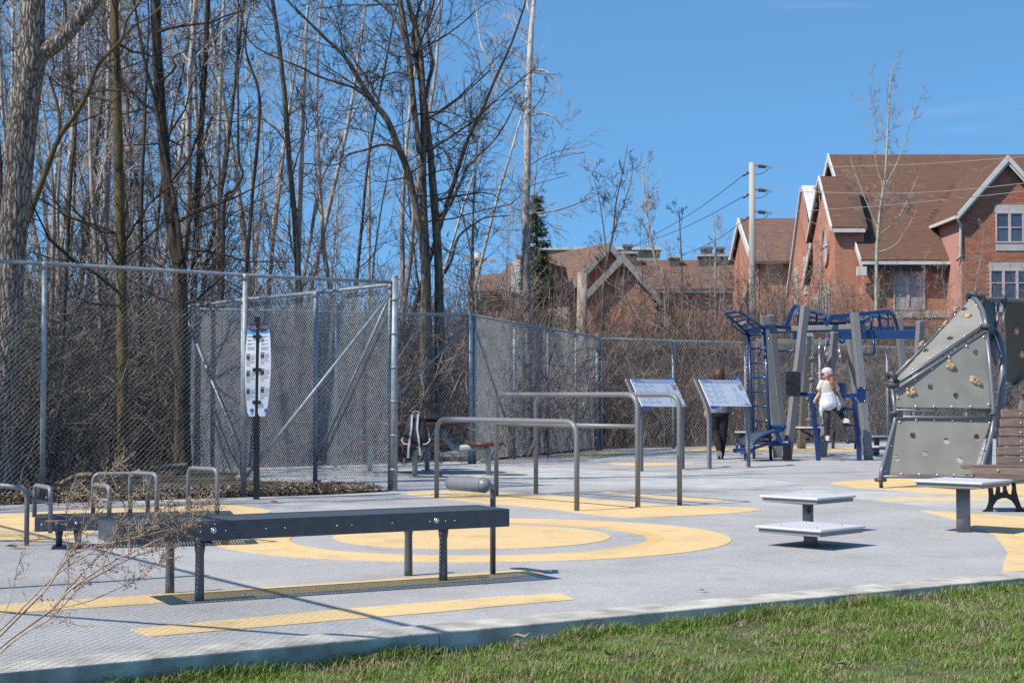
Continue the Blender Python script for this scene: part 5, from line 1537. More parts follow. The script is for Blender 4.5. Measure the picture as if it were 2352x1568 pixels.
shoe(wo, wp(.03, -.05, .006), wp(.05, .17, .006), (0, 0, 1))
shoe(wo, wp(-.035, -.30, .15), wp(-.03, -.20, -.02 + .02), (0, .85, .5))

# ---------- girl climbing on the pegs
DG = 25.95
gi = thing('person', Vector((fa(1160, 1240, DG).x, DG, 0)), 'girl in pink cap with white jacket round her waist standing on the pegs', 'person')
def gg(x, y, dD=0): return fa(x, y, DG + dD)
hL, hR = gg(1048, 905, -.02), gg(1272, 905, .05)
nk = gg(1150, 742); hd = gg(1150, 690)
flesh('body', [([gg(1150, 765), gg(1150, 735), gg(1148, 712)], [.045, .038, .036]), ([gg(1150, 770, .02), gg(1165, 880, .02), gg(1170, 960, .02)], [.08, .085, .095]),
               ([gg(1092, 800), gg(1082, 858, .02), hL], [.030, .027, .019]), ([gg(1228, 800), gg(1254, 858, .02), hR], [.030, .027, .019])]
      + hand_tubes(hL, fa(1030, 930, DG) - hL, (0, 1, .2), (.6, 0, -.6), .055, .9, .8) + hand_tubes(hR, fa(1296, 945, DG + .05) - hR, (.8, 0, .5), (0, 1, 0), .055, .2, .8),
      [(hd, (.080, .070, .095)), (hd + Vector((-.062, 0, -.035)), (.035, .045, .04)), (hd + Vector((-.088, -.0, -.012)), (.014, .011, .014)), (hd + Vector((-.02, -.068, -.02)), (.018, .010, .024))], M['skin2'], gi, .0075, 3)
flesh('tshirt', [([gg(1150, 745), gg(1150, 765), gg(1150, 800), gg(1158, 850), gg(1165, 890)], [.055, .115, .128, .118, .125], (1, .62)), ([gg(1105, 762), gg(1082, 812)], [.055, .050]), ([gg(1200, 762), gg(1236, 812)], [.055, .050])], [], M['tee'], gi, .010, 5)
flesh('tied_jacket', [([gg(1160, 850), gg(1165, 880), gg(1165, 940), gg(1170, 985), gg(1180, 1000)], [.125, .135, .165, .160, .10], (1, .78)), ([gg(1110, 960, -.05), gg(1100, 1005, -.06), gg(1105, 1055, -.06)], [.045, .040, .018]), ([gg(1225, 900), gg(1250, 960), gg(1248, 985)], [.06, .065, .04])], [(gg(1150, 962, -.09), (.10, .07, .08))], M['jacketw'], gi, .010, 3)
flesh('leggings', [([gg(1145, 975), gg(1146, 1080, -.05), gg(1150, 1212)], [.088, .062, .042]), ([gg(1205, 965, .02), gg(1262, 1010, .15), gg(1290, 1075, .05)], [.085, .062, .042])], [], M['legging'], gi, .010, 5)
a = gg(1150, 1252, .06); shoe(gi, a + Vector((0, .0, .0)), a + Vector((-.01, -.17, -.02)), (0, -.15, 1), .038, 'shoe')
a = gg(1282, 1108, .06); shoe(gi, a, a + Vector((.10, -.12, -.0)), (0, 0, 1), .038, 'shoe')
capo = flesh('cap', [], [(hd + Vector((.004, 0, .045)), (.096, .086, .078)), (hd + Vector((.03, 0, .02)), (.075, .082, .06))], M['cap'], gi, .008, 4)
mb = MB(); bc_ = hd + Vector((-.085, 0, .03)); pts = []
for k in range(12):
    a = math.pi / 2 + math.pi * k / 11; pts.append(bc_ + Vector((math.cos(a) * .085, math.sin(a) * .07, -.012 * abs(math.cos(a)))))
mb.slab(pts, (0, 0, .008)); mb.build('brim', M['brim'], capo)
flesh('hair', [([hd + Vector((.03, -.02, -.0)), hd + Vector((.075, -.03, -.055)), gg(1192, 760, -.12), gg(1208, 810, -.14), gg(1213, 855, -.13)], [.060, .042, .040, .036, .012])], [(hd + Vector((.035, -.01, -.02)), (.062, .07, .07))], M['hair_gin'], gi, .009, 3)
mb = MB(); mb.torus(hd + Vector((.072, -.03, -.05)), (.5, -.2, -.8), .035, .016, 14, 8); mb.build('hair_tie', M['scrunch'], gi)

# ---------- bystander whose hand reaches in at the right edge
B0 = Vector((7.35, 20.2, 0))
by = thing('person', B0, 'bystander beyond the right edge, only one bare hand in view', 'person')
def bq(x, y, z): return B0 + Vector((x, y, z))
hw = P(2347, 911, 20.0)
hdv = P(2324, 902, 19.95) - hw
flesh('body', [([bq(0, 0, 1.36), bq(0, -.01, 1.46)], [.055, .05]), ([bq(-.18, -.05, 1.30), hw + Vector((.22, .03, .02)), hw], [.04, .034, .024]), ([bq(.2, 0, 1.3), bq(.25, 0, 1.05), bq(.24, -.1, .85)], [.04, .035, .024])] + hand_tubes(hw, hdv, (0, .5, .8), (0, -.4, -1), .075, .35), [(bq(0, -.01, 1.55), (.078, .095, .11)), (bq(0, -.1, 1.54), (.013, .02, .017))], M['skin2'], by, .0075, 4)
flesh('hair', [], [(bq(0, .03, 1.60), (.096, .105, .092)), (bq(0, .06, 1.54), (.09, .075, .09))], M['hair_red'], by, .01, 4)
flesh('top', [([bq(0, 0, .85), bq(0, 0, 1.1), bq(0, 0, 1.3), bq(0, 0, 1.4)], [.18, .18, .19, .07], (1, .65)), ([bq(-.16, 0, 1.34), bq(-.18, -.05, 1.28), hw + Vector((.16, .02, .015))], [.07, .06, .045]), ([bq(.16, 0, 1.34), bq(.25, 0, 1.05), bq(.24, -.08, .90)], [.07, .06, .045])], [], M['jacketw'], by, .012, 6)
flesh('trousers', [([bq(0, 0, .75), bq(0, 0, .88)], [.16, .165], (1, .7)), ([bq(.08, 0, .86), bq(.09, 0, .46), bq(.09, 0, .08)], [.1, .07, .055]), ([bq(-.08, 0, .86), bq(-.09, -.02, .46), bq(-.09, .02, .08)], [.1, .07, .055])], [], M['trouser'], by, .012, 6)
mb = MB(); mb.tube([hw + Vector((.012, 0, 0)), hw + Vector((.06, .01, .005))], [.03, .034], 12); mb.build('cuff', M['trouser'], by)
shoe(by, bq(.09, .03, .006), bq(.1, -.2, .006), (0, 0, 1)); shoe(by, bq(-.09, .05, .006), bq(-.1, -.18, .006), (0, 0, 1))

# ---------- far slatted bench and a machine leg glimpsed at the right edge
fb = thing('slatted_bench', Vector((P(2345, 985, 24.5).x + .7, 24.5, 0)), 'second brown slatted bench glimpsed beyond the climbing wall', 'bench')
for i in range(5):
    q = pkp(835, 470 - i * 26, 24.7); mb = MB(); mb.box((q.x + .8, 24.75 + i * .02, q.z), (1.6, .03, .10)); mb.build('slat', M['wood'], fb)
for i in range(3):
    q = pkp(745, 500, 24.2); mb = MB(); mb.box((q.x + .85, 24.25 + i * .14, q.z - .03), (1.7, .12, .04)); mb.build('slat', M['wood'], fb)
for dx in (.25, 1.4):
    q = pkp(745, 500, 24.2); mb = MB(); mb.box((q.x + dx, 24.4, .2), (.05, .38, .40)); mb.build('leg', M['black'], fb)
ml = thing('exercise_machine', Vector((P(2340, 980, 22.5).x, 22.5, 0)), 'grey leaning machine post with a blue bracket at the right edge', 'exercise machine')
a, b = pkp(885, 560, 22.5), pkp(960, 250, 22.5); t = a.z / (a.z - b.z); a = a + (b - a) * t
mb = MB(); mb.beam(a, b, .10, .09, up=(0, -1, 0)); mb.build('post', M['postgrey'], ml)
mb = MB(); mb.box(pkp(935, 512, 22.4), (.2, .06, .09)); mb.build('bracket', M['blue'], ml)
for (x0, y0, x1, y1) in ((765, 300, 860, 180), (765, 325, 960, 420)):
    mb = MB(); mb.tube([pkp(x0, y0, 22.3), pkp(x1, y1, 22.3)], .014, 8); mb.build('strut', M['black'], ml)

# ================================================================ HOUSES
def brickmat(name, axis, c1, c2, mortar):
    m = bpy.data.materials.new(name); m.use_nodes = True
    n, l = m.node_tree.nodes, m.node_tree.links; b = n['Principled BSDF']; b.inputs['Roughness'].default_value = .85
    tc = n.new('ShaderNodeNewGeometry'); sp_ = n.new('ShaderNodeSeparateXYZ'); cb = n.new('ShaderNodeCombineXYZ')
    l.new(tc.outputs['Position'], sp_.inputs[0]); l.new(sp_.outputs[axis], cb.inputs[0]); l.new(sp_.outputs[2], cb.inputs[1])
    br = n.new('ShaderNodeTexBrick'); br.inputs['Scale'].default_value = 1.0
    br.inputs['Brick Width'].default_value = .23; br.inputs['Row Height'].default_value = .085; br.inputs['Mortar Size'].default_value = .007
    br.inputs['Color1'].default_value = c1; br.inputs['Color2'].default_value = c2; br.inputs['Mortar'].default_value = mortar
    l.new(cb.outputs[0], br.inputs['Vector'])
    no = n.new('ShaderNodeTexNoise'); no.inputs['Scale'].default_value = .8; no.inputs['Detail'].default_value = 5; l.new(tc.outputs['Position'], no.inputs['Vector'])
    mr = n.new('ShaderNodeMapRange'); mr.inputs[3].default_value = .75; mr.inputs[4].default_value = 1.25; l.new(no.outputs['Fac'], mr.inputs[0])
    mx = n.new('ShaderNodeVectorMath'); mx.operation = 'SCALE'; l.new(br.outputs['Color'], mx.inputs[0]); l.new(mr.outputs[0], mx.inputs['Scale'])
    l.new(mx.outputs[0], b.inputs['Base Color'])
    bp_ = n.new('ShaderNodeBump'); bp_.inputs['Strength'].default_value = .6; bp_.inputs['Distance'].default_value = .01; bp_.invert = True
    l.new(br.outputs['Fac'], bp_.inputs['Height']); l.new(bp_.outputs['Normal'], b.inputs['Normal'])
    return m
BC = ((.50, .20, .115, 1), (.42, .16, .088, 1), (.46, .30, .21, 1))
M['brick_x'] = brickmat('brick_front', 0, *BC); M['brick_y'] = brickmat('brick_gable', 1, *BC)
M['mortar'] = mat('mortar', (.40, .25, .17, 1), .9, var=.1)
M['brickpc'] = island_mat('brick_piece', [(0, (.33, .125, .072, 1)), (.3, (.39, .155, .09, 1)), (.7, (.43, .175, .104, 1)), (1, (.47, .20, .125, 1))], .85)
M['brickone'] = island_mat('brick_single', [(0, (.33, .125, .072, 1)), (.3, (.39, .155, .09, 1)), (.7, (.43, .175, .104, 1)), (1, (.47, .20, .125, 1))], .85)
_n = M['brickone'].node_tree; _oi = _n.nodes.new('ShaderNodeObjectInfo'); _n.links.new(_oi.outputs['Random'], [x for x in _n.nodes if x.type == 'VALTORGB'][0].inputs['Fac'])
M['trim'] = mat('white_trim', (.60, .57, .515, 1), .6, var=.06, scale=3)
M['stone'] = mat('pale_stone', (.46, .42, .38, 1), .8, var=.1, scale=4)
M['pinkstucco'] = mat('pink_stucco', (.50, .24, .19, 1), .85, var=.06)
M['glass'] = mat('window_glass', (.05, .06, .085, 1), .06, var=.5, scale=.9, spec=.9)
M['blind'] = mat('pale_blind', (.34, .36, .36, 1), .6, var=.2, scale=1, stretch=(1, 1, 40))
M['pinkframe'] = mat('pinkish_window_frame', (.55, .42, .40, 1), .6, var=.05)
M['shingle'] = island_mat('shingle_tab', [(0, (.135, .075, .054, 1)), (.35, (.145, .080, .057, 1)), (.88, (.152, .085, .060, 1)), (.97, (.17, .094, .064, 1)), (1, (.21, .11, .066, 1))], .95, .15)
M['roofbase'] = mat('roof_underlay', (.11, .062, .044, 1), .95, var=.3, scale=3)
M['farroof'] = mat('far_brown_shingle', (.15, .083, .058, 1), .95, var=.2, scale=2.2, stretch=(1, 1, 6), col2=(.19, .105, .072, 1))
M['darkmetal'] = mat('dark_flashing', (.03, .03, .035, 1), .5, var=.2)
M['chimbrick'] = mat('grey_brown_chimney', (.10, .085, .075, 1), .9, var=.3, scale=4, stretch=(1, 1, 8))
M['chimcap'] = mat('grey_metal_cowl', (.14, .145, .15, 1), .6, var=.15)
M['beige'] = mat('beige_render', (.42, .34, .24, 1), .85, var=.08)

def shingles(parent, p0, U, V, W, L, rows_h=.15, tab=.34, clip=None, nobj=0, seed=0, nrm=None):
    """courses of tabs over a roof plane: p0 eave corner, U along the eave, V up the slope"""
    rs = random.Random(seed); U = Vector(U).normalized(); V = Vector(V).normalized(); N_ = U.cross(V); N_ = N_ if N_.z > 0 else -N_
    vs, fs = [], []; singles = []
    rows = int(L / rows_h)
    for r in range(rows):
        x = -(r % 3) * tab / 3 + rs.uniform(-.05, 0)
        while x < W:
            w = tab * rs.choice((.5, .6, .8, .8, 1)); a, b = max(0, x), min(W, x + w - .006); x += w
            if b - a < .05: continue
            mid = ((a + b) / 2, (r + .5) * rows_h)
            if clip and not clip(*mid): continue
            h0 = .010 + rs.uniform(0, .006)
            q = [p0 + U * a + V * (r * rows_h) + N_ * h0, p0 + U * b + V * (r * rows_h) + N_ * h0, p0 + U * b + V * ((r + 1) * rows_h + .02) + N_ * .006, p0 + U * a + V * ((r + 1) * rows_h + .02) + N_ * .006,
                 p0 + U * a + V * (r * rows_h), p0 + U * b + V * (r * rows_h)]
            singles.append(q)
    base = wpos(parent)
    step_ = max(1, len(singles) // nobj) if nobj else 0
    cnt = 0
    for i, q in enumerate(singles):
        if nobj and cnt < nobj and i % step_ == 0:
            mb = MB(); mb.add(q, [(0, 1, 2, 3), (4, 5, 1, 0)]); mb.build('shingle', M['shingle'], parent, fixn=False); cnt += 1
        else:
            n = len(vs); vs += [tuple(p - base) for p in q]; fs += [(n, n + 1, n + 2, n + 3), (n + 4, n + 5, n + 1, n)]
    if vs:
        o = link('shingle_courses', arr_mesh('shingle_courses', vs, fs, False, [M['shingle']]), parent); o['kind'] = 'stuff'

def bricks_front(parent, x0, x1, z0, z1, y, inside, nobj=300, seed=0):
    """real bricks on a wall facing the court"""
    rs = random.Random(seed); vs, fs = [], []; base = wpos(parent); bw, bh = .23, .085; allb = []
    for r in range(int((z1 - z0) / bh)):
        z = z0 + r * bh; x = x0 - (bw / 2 if r % 2 else 0)
        while x < x1:
            a, b = max(x, x0), min(x + bw - .012, x1); x += bw
            if b - a < .04: continue
            if inside((a + b) / 2, z + bh / 2): allb.append((a, b, z, z + bh - .012))
    zs = sorted(allb, key=lambda t: -t[2]); big = set(zs[:nobj])
    cache = {}
    for (a, b, za, zb) in allb:
        d = rs.uniform(.012, .02)
        if (a, b, za, zb) in big:
            key = round(b - a, 3)
            if key not in cache:
                mb = MB(); w = b - a; h = zb - za
                mb.add([(0, 0, 0), (w, 0, 0), (w, 0, h), (0, 0, h), (0, .03, 0), (w, .03, 0), (w, .03, h), (0, .03, h)], [(0, 1, 2, 3), (0, 4, 5, 1), (3, 2, 6, 7), (0, 3, 7, 4), (1, 5, 6, 2)])
                t = mb.build('brick', M['brickone'], fixn=False); cache[key] = t.data; bpy.data.objects.remove(t)
            link('brick', cache[key], parent, Vector((a, y - d, za)) - base)
        else:
            n = len(vs)
            for p in ((a, y - d, za), (b, y - d, za), (b, y - d, zb), (a, y - d, zb), (a, y, za), (b, y, za), (b, y, zb), (a, y, zb)): vs.append(tuple(Vector(p) - base))
            fs += [(n, n + 1, n + 2, n + 3), (n, n + 4, n + 5, n + 1), (n + 3, n + 2, n + 6, n + 7), (n, n + 3, n + 7, n + 4), (n + 1, n + 5, n + 6, n + 2)]
    if vs:
        o = link('brickwork', arr_mesh('brickwork', vs, fs, False, [M['brickpc']]), parent); o['kind'] = 'stuff'

def window_front(parent, x0, x1, z0, z1, y, mull=(.5,), trans=(.5,), glass='glass', fm='trim', lintel=.28, sill=.3, rec=.06):
    mb = MB(); mb.box(((x0 + x1) / 2, y + rec, (z0 + z1) / 2), (x1 - x0, .03, z1 - z0)); w = mb.build('window', M[glass], parent)
    fw = .055
    for (a, b, c, d) in ((x0, x1, z0, z0 + fw), (x0, x1, z1 - fw, z1), (x0, x0 + fw, z0 + fw, z1 - fw), (x1 - fw, x1, z0 + fw, z1 - fw)):
        mb = MB(); mb.box(((a + b) / 2, y + rec - .035, (c + d) / 2), (b - a, .05, d - c)); mb.build('frame', M[fm], w)
    for f in mull:
        xm = x0 + (x1 - x0) * f; mb = MB(); mb.box((xm, y + rec - .035, (z0 + z1) / 2), (.10, .046, z1 - z0 - 2 * fw)); mb.build('mullion', M[fm], w)
    for f in trans:
        zm = z0 + (z1 - z0) * f; mb = MB(); mb.box(((x0 + x1) / 2, y + rec - .032, zm), (x1 - x0 - 2 * fw, .04, .035)); mb.build('glazing_bar', M[fm], w)
    if lintel:
        for k in (0, 1):
            xa = x0 - .03 + k * (x1 - x0 + .06) / 2; mb = MB(); mb.box((xa + (x1 - x0 + .06) / 4, y + .0, z1 + lintel / 2), ((x1 - x0 + .06) / 2 - .01, .07, lintel)); mb.build('lintel', M['stone'], w)
    if sill:
        mb = MB(); mb.box(((x0 + x1) / 2, y, z0 - sill / 2), (x1 - x0, .08, sill)); mb.build('sill', M['stone'], w)
    return w
def Xat(px_, D): return (px_ - 1176) / FPX * D
def Zat(py_, D): return P(1176, py_, D).z

# ---------- main brick house
ha = thing('brick_house', (20, 63, 0), 'large red brick house with steep brown shingle roof at the right', 'house')
EX, EY, EZ = 13.75, 60.0, 6.30
RY, RZ = 66.0, 11.42
XR = 31.0
# walls
mb = MB()
mb.slab([(14.0, 60.45, -.1), (XR, 60.45, -.1), (XR, 60.45, EZ - .05), (14.0, 60.45, EZ - .05)], (0, .25, 0)); mb.build('front_wall', M['brick_x'], ha)
mb = MB(); mb.slab([(14.0, 60.7, -.1), (14.0, 71.5, -.1), (14.0, 71.5, EZ), (14.0, RY, RZ - .2), (14.0, 60.7, EZ + .1)], (.25, 0, 0)); mb.build('gable_wall', M['brick_y'], ha)
# roof
mb = MB(); mb.slab([(EX, EY, EZ), (XR, EY, EZ), (XR, RY, RZ), (EX, RY, RZ)], (0, 0, .16)); rf = mb.build('roof', M['roofbase'], ha)
mb = MB(); mb.slab([(EX, RY + .01, RZ), (XR, RY + .01, RZ), (XR, 72.0, EZ), (EX, 72.0, EZ)], (0, 0, .16)); mb.build('roof', M['farroof'], ha)
SV = Vector((0, RY - EY, RZ - EZ)); SL = SV.length
WGX0, WGX1, WGD = 17.27, 20.75, 58.4
def main_clip(u, v):
    x = EX + u; y = EY + v / SL * (RY - EY); z = EZ + v / SL * (RZ - EZ)
    hw = 2.0 - (z - 8.0) * .87 if z > 8.0 else 1.75
    return not (abs(x - 19.0) < hw and z < 10.05)
shingles(rf, Vector((EX, EY, EZ + .16)), (1, 0, 0), SV, 11.5, SL, .16, .36, main_clip, 150, 1)
# rake board, gutter, fascia
mb = MB(); mb.slab([(EX - .03, EY - .05, EZ - .10), (EX - .03, EY - .05, EZ + .19), (EX - .03, RY, RZ + .21), (EX - .03, RY, RZ - .10)], (.06, 0, 0)); mb.build('rake_board', M['trim'], rf)
mb = MB(); mb.slab([(EX - .03, RY + .012, RZ - .2), (EX - .03, RY + .012, RZ + .2), (EX - .03, 72, EZ + .18), (EX - .03, 72, EZ - .2)], (.06, 0, 0)); mb.build('rake_board', M['trim'], rf)
mb = MB(); mb.box(((EX + WGX0) / 2 + .02, EY - .09, EZ + .02), (WGX0 - EX - .05, .12, .13)); mb.build('gutter', M['trim'], rf)
mb = MB(); mb.box(((EX + WGX0) / 2 + .1, EY + .08, EZ - .16), (WGX0 - EX - .1, .2, .2)); mb.build('fascia', M['darkmetal'], rf)
mb = MB(); mb.box((EX + .05, EY + .02, EZ - .30), (.35, .3, .35)); mb.build('eave_return', M['trim'], rf)
# projecting gable bay on the left end
bx_ = 12.95
byf, byr, bya = 60.9, 65.4, 63.0
bz, bza = 7.80, 9.95
mb = MB(); mb.slab([(bx_, byf, -.1), (bx_, byr, -.1), (bx_, byr, bz), (bx_, bya, bza), (bx_, byf, bz)], (.25, 0, 0)); bw_ = mb.build('bay_wall', M['brick_y'], ha)
mb = MB(); mb.slab([(bx_ + .26, byf, -.1), (14.1, byf, -.1), (14.1, byf, bz), (bx_ + .26, byf, bz)], (0, .25, 0)); mb.build('bay_wall', M['brick_x'], ha)
mb = MB(); mb.slab([(bx_ - .22, byf - .25, bz - .12), (14.2, byf - .25, bz - .12), (14.2, bya, bza + .1), (bx_ - .22, bya, bza + .1)], (0, 0, .14)); br_f = mb.build('bay_roof', M['roofbase'], ha)
mb = MB(); mb.slab([(bx_ - .22, bya + .01, bza + .1), (14.2, bya + .01, bza + .1), (14.2, byr + .25, bz - .12), (bx_ - .22, byr + .25, bz - .12)], (0, 0, .14)); mb.build('bay_roof', M['farroof'], ha)
sv = Vector((0, bya - byf + .25, bza - bz + .22)); shingles(br_f, Vector((bx_ - .2, byf - .25, bz + .02)), (1, 0, 0), sv, 1.0, sv.length, .16, .36, None, 0, 2)
for (y0, z0, y1, z1) in ((byf - .28, bz - .2, bya, bza + .08), (byr + .28, bz - .2, bya + .012, bza + .08)):
    mb = MB(); mb.slab([(bx_ - .25, y0, z0 + .06), (bx_ - .25, y0, z0 + .25), (bx_ - .25, y1, z1 + .18), (bx_ - .25, y1, z1 - .02)], (.08, 0, 0)); mb.build('rake_board', M['trim'], br_f)
mb = MB(); mb.box((bx_ + .5, byf - .22, bz - .12), (1.3, .16, .15)); mb.build('fascia', M['trim'], br_f)
# oval window of the bay
oc = Vector((bx_ - .02, 62.55, 7.25)); n = 28
mb = MB(); mb.slab([oc + Vector((0, math.cos(2 * math.pi * i / n) * .52, math.sin(2 * math.pi * i / n) * .72)) for i in range(n)], (.04, 0, 0)); ow = mb.build('oval_window', M['blind'], ha)
mb = MB(); vs = []
for i in range(n):
    a = 2 * math.pi * i / n
    for (k, dx) in ((1.0, -.06), (1.18, -.06), (1.18, .02), (1.0, .02)): vs.append(oc + Vector((dx, math.cos(a) * .52 * k, math.sin(a) * .72 * k)))
mb.add(vs, [(i * 4 + j, ((i + 1) % n) * 4 + j, ((i + 1) % n) * 4 + (j + 1) % 4, i * 4 + (j + 1) % 4) for i in range(n) for j in range(4)]); mb.build('surround', M['brick_y'], ow)
for (a, b) in (((0, 0, -.7), (0, 0, .7)), ((0, -.5, 0), (0, .5, 0))):
    mb = MB(); mb.beam(oc + Vector(a) + Vector((-.03, 0, 0)), oc + Vector(b) + Vector((-.03, 0, 0)), .05, .05, up=(1, 0, 0)); mb.build('glazing_bar', M['trim'], ow)
def window_side(parent, x, y0, y1, z0, z1):
    mb = MB(); mb.box((x - .01, (y0 + y1) / 2, (z0 + z1) / 2), (.04, y1 - y0, z1 - z0)); w = mb.build('window', M['glass'], parent)
    for (a, b, c, d) in ((y0, y1, z0, z0 + .06), (y0, y1, z1 - .06, z1), (y0, y0 + .07, z0, z1), (y1 - .07, y1, z0, z1), ((y0 + y1) / 2 - .04, (y0 + y1) / 2 + .04, z0, z1)):
        mb = MB(); mb.box((x - .04, (a + b) / 2, (c + d) / 2), (.05, b - a, d - c)); mb.build('frame', M['trim'], w)
    mb = MB(); mb.box((x - .03, (y0 + y1) / 2, z1 + .22), (.08, y1 - y0 + .2, .4)); mb.build('lintel', M['stone'], w)
    mb = MB(); mb.box((x - .03, (y0 + y1) / 2, z0 - .1), (.08, y1 - y0 + .1, .18)); mb.build('sill', M['stone'], w)
window_side(ha, bx_, 61.9, 63.2, 3.0, 5.2); window_side(ha, 14.0, 60.85 + .1, 60.9 + .9, 3.0, 5.0); window_side(ha, bx_, 64.0, 64.9, 3.0, 5.0)
# front window under the eave
w0, w1 = Xat(2053, 60.45), Xat(2125, 60.45)
window_front(ha, w0, w1, Zat(712, 60.45), Zat(634, 60.45), 60.45, (.47,), (), 'blind', 'pinkframe', .30, 0, rec=-.01)
mb = MB(); mb.box(((14.0 + WGX0) / 2, 60.43, Zat(721, 60.4)), (WGX0 - 14.0, .06, .27)); mb.build('stone_course', M['stone'], ha)
# front wing with its own gable
wz0, wza = 8.02, 10.02; WC = (WGX0 + WGX1) / 2
mb = MB(); mb.slab([(WGX0, WGD, -.1), (WGX1, WGD, -.1), (WGX1, WGD, wz0), (WC, WGD, wza), (WGX0, WGD, wz0)], (0, .25, 0)); wg = mb.build('wing_wall', M['mortar'], ha)
u0, u1 = Xat(2289.5, WGD), Xat(2354.5, WGD); uz0, uz1 = Zat(558, WGD), Zat(487.5, WGD)
l0, l1 = Xat(2275, WGD), Xat(2370, WGD); lz0, lz1 = Zat(700, WGD), Zat(619, WGD)
def ins(x, z):
    if z > wz0 and abs(x - WC) > (wza - z) / (wza - wz0) * (WGX1 - WGX0) / 2 - .05: return False
    if u0 - .05 < x < u1 + .05 and uz0 - .33 < z < uz1 + .33: return False
    if l0 - .05 < x < l1 + .05 and lz0 - .33 < z < lz1 + .33: return False
    return True
bricks_front(wg, WGX0, WGX1, 2.0, wza, WGD, ins, 300, 4)
window_front(ha, u0, u1, uz0, uz1, WGD, (.5,), (.5,), 'glass', 'pinkframe', .29, .30, rec=-.005)
window_front(ha, l0, l1, lz0, lz1, WGD, (.33, .66), (.62,), 'glass', 'pinkframe', .27, .3, rec=-.005)
mb = MB(); mb.slab([(WGX0 + .001, WGD + .25, 4), (WGX0 + .001, 62.3, 4), (WGX0 + .001, 62.3, wz0), (WGX0 + .001, WGD + .25, wz0)], (.2, 0, 0)); mb.build('cheek_wall', M['pinkstucco'], ha)
ov = .32; slope_w = (wza - wz0) / ((WGX1 - WGX0) / 2)
for sgn in (-1, 1):
    xe = WC + sgn * ((WGX1 - WGX0) / 2 + .22); ze = wz0 - .22 * slope_w + .12
    yr = 64.6; ye = EY + (ze - EZ) / (RZ - EZ) * (RY - EY) + .3
    pts = [(xe, WGD - ov, ze), (WC + sgn * .004, WGD - ov, wza + .12), (WC + sgn * .004, yr, wza + .12), (xe, ye, ze)]
    mb = MB(); mb.slab(pts, (0, 0, .14)); wr2 = mb.build('wing_roof', M['roofbase'], ha)
    Uv = Vector((0, 1, 0)); Vv = Vector((WC - xe, 0, wza + .12 - ze))
    def wclip(u, v, ye=ye, yr=yr, ln=Vv.length): return WGD - ov + u < ye + (yr - ye) * v / ln
    shingles(wr2, Vector((xe, WGD - ov, ze + .14)), Uv, Vv, yr - WGD + ov, Vv.length, .16, .36, wclip, 0, 5)
    # layered rake boards
    for (off, hgt, th_) in ((-.03, .17, .05), (.03, .27, .05)):
        mb = MB(); y_ = WGD - ov + off
        mb.slab([(xe, y_, ze + .14 - hgt), (xe, y_, ze + .17), (WC + sgn * .003, y_, wza + .29), (WC + sgn * .003, y_, wza + .26 - hgt * 1.3)], (0, th_, 0)); mb.build('rake_board', M['trim'], wr2)
    mb = MB(); mb.box((xe + sgn * .05, (WGD - ov + ye) / 2, ze + .03), (.12, ye - WGD + ov, .12)); mb.build('gutter', M['trim'], wr2)
dp = [Vector((WGX0 - .18, WGD - .1, wz0 - .02)), Vector((WGX0 - .18, WGD - .1, wz0 - .15)), Vector((WGX0 - .04, WGD - .06, wz0 - .38)), Vector((WGX0 - .04, WGD - .06, EZ + .15)), Vector((WGX0 - .12, WGD + .2, EZ))]
mb = MB(); mb.tube(dp, .055, 8); mb.build('downpipe', M['trim'], ha)

# ---------- second brick house, gable end on
hb2 = thing('brick_house', (17, 80, 0), 'brick house behind with a broad white gable parapet and slim windows', 'house')
X2 = 15.5; D0, Da, D1 = 76.9, 80.5, 85.2; za2, ze2 = Zat(441, 80.5), Zat(628, 76.9)
mb = MB(); mb.slab([(X2, D0, -.1), (X2, D1, -.1), (X2, D1, 6.6), (X2, Da + .6, za2), (X2, Da - .1, za2), (X2, D0, ze2)], (.3, 0, 0)); mb.build('gable_wall', M['brick_y'], hb2)
mb = MB(); mb.slab([(X2 + .1, D0, -.1), (26, D0, -.1), (26, D0, ze2 - .3), (X2 + .1, D0, ze2 - .3)], (0, .3, 0)); mb.build('front_wall', M['brick_x'], hb2)
mb = MB(); mb.slab([(X2 + .9, D0 - .3, ze2 - .3), (26, D0 - .3, ze2 - .3), (26, Da, za2 + .1), (X2 + .9, Da, za2 + .1)], (0, 0, .15)); mb.build('roof', M['farroof'], hb2)
mb = MB(); mb.slab([(X2 - .12, D0 - .35, ze2 - .2), (X2 - .12, D0 - .05, ze2 + .6), (X2 - .12, Da, za2 + .35), (X2 + .9, Da, za2 + .35), (X2 + .9, D0 - .05, ze2 + .6), (X2 + .9, D0 - .35, ze2 - .2)][:3] + [(X2 + .9, Da, za2 + .35), (X2 + .9, D0 - .05, ze2 + .6), (X2 + .9, D0 - .35, ze2 - .2)], (0, .18, 0)); mb.build('parapet', M['trim'], hb2)
mb = MB(); mb.slab([(X2 - .12, Da + .6, za2 + .1), (X2 - .12, Da + .6, za2 + .35), (X2 - .12, D1 + .2, 6.9), (X2 - .12, D1 + .2, 6.6)], (.3, 0, 0)); mb.build('rake_board', M['trim'], hb2)
mb = MB(); mb.box((X2 + 1.9, Da + .2, za2 + .3), (2.0, .5, .35)); mb.build('ridge_cap', M['darkmetal'], hb2)
for (yy, z0, z1) in ((82.8, 5.6, 7.6), (80.2, 6.6, 8.0), (82.5, 2.4, 4.4), (79.0, 2.4, 4.4)):
    window_side(hb2, X2, yy - .35, yy + .35, z0, z1)
mb = MB(); mb.slab([(X2 - 1.6, 78.6, 5.0), (X2, 78.6, 5.4), (X2, 81.5, 5.4), (X2 - 1.6, 81.5, 5.0)], (0, 0, .12)); mb.build('porch_roof', M['chimcap'], hb2)

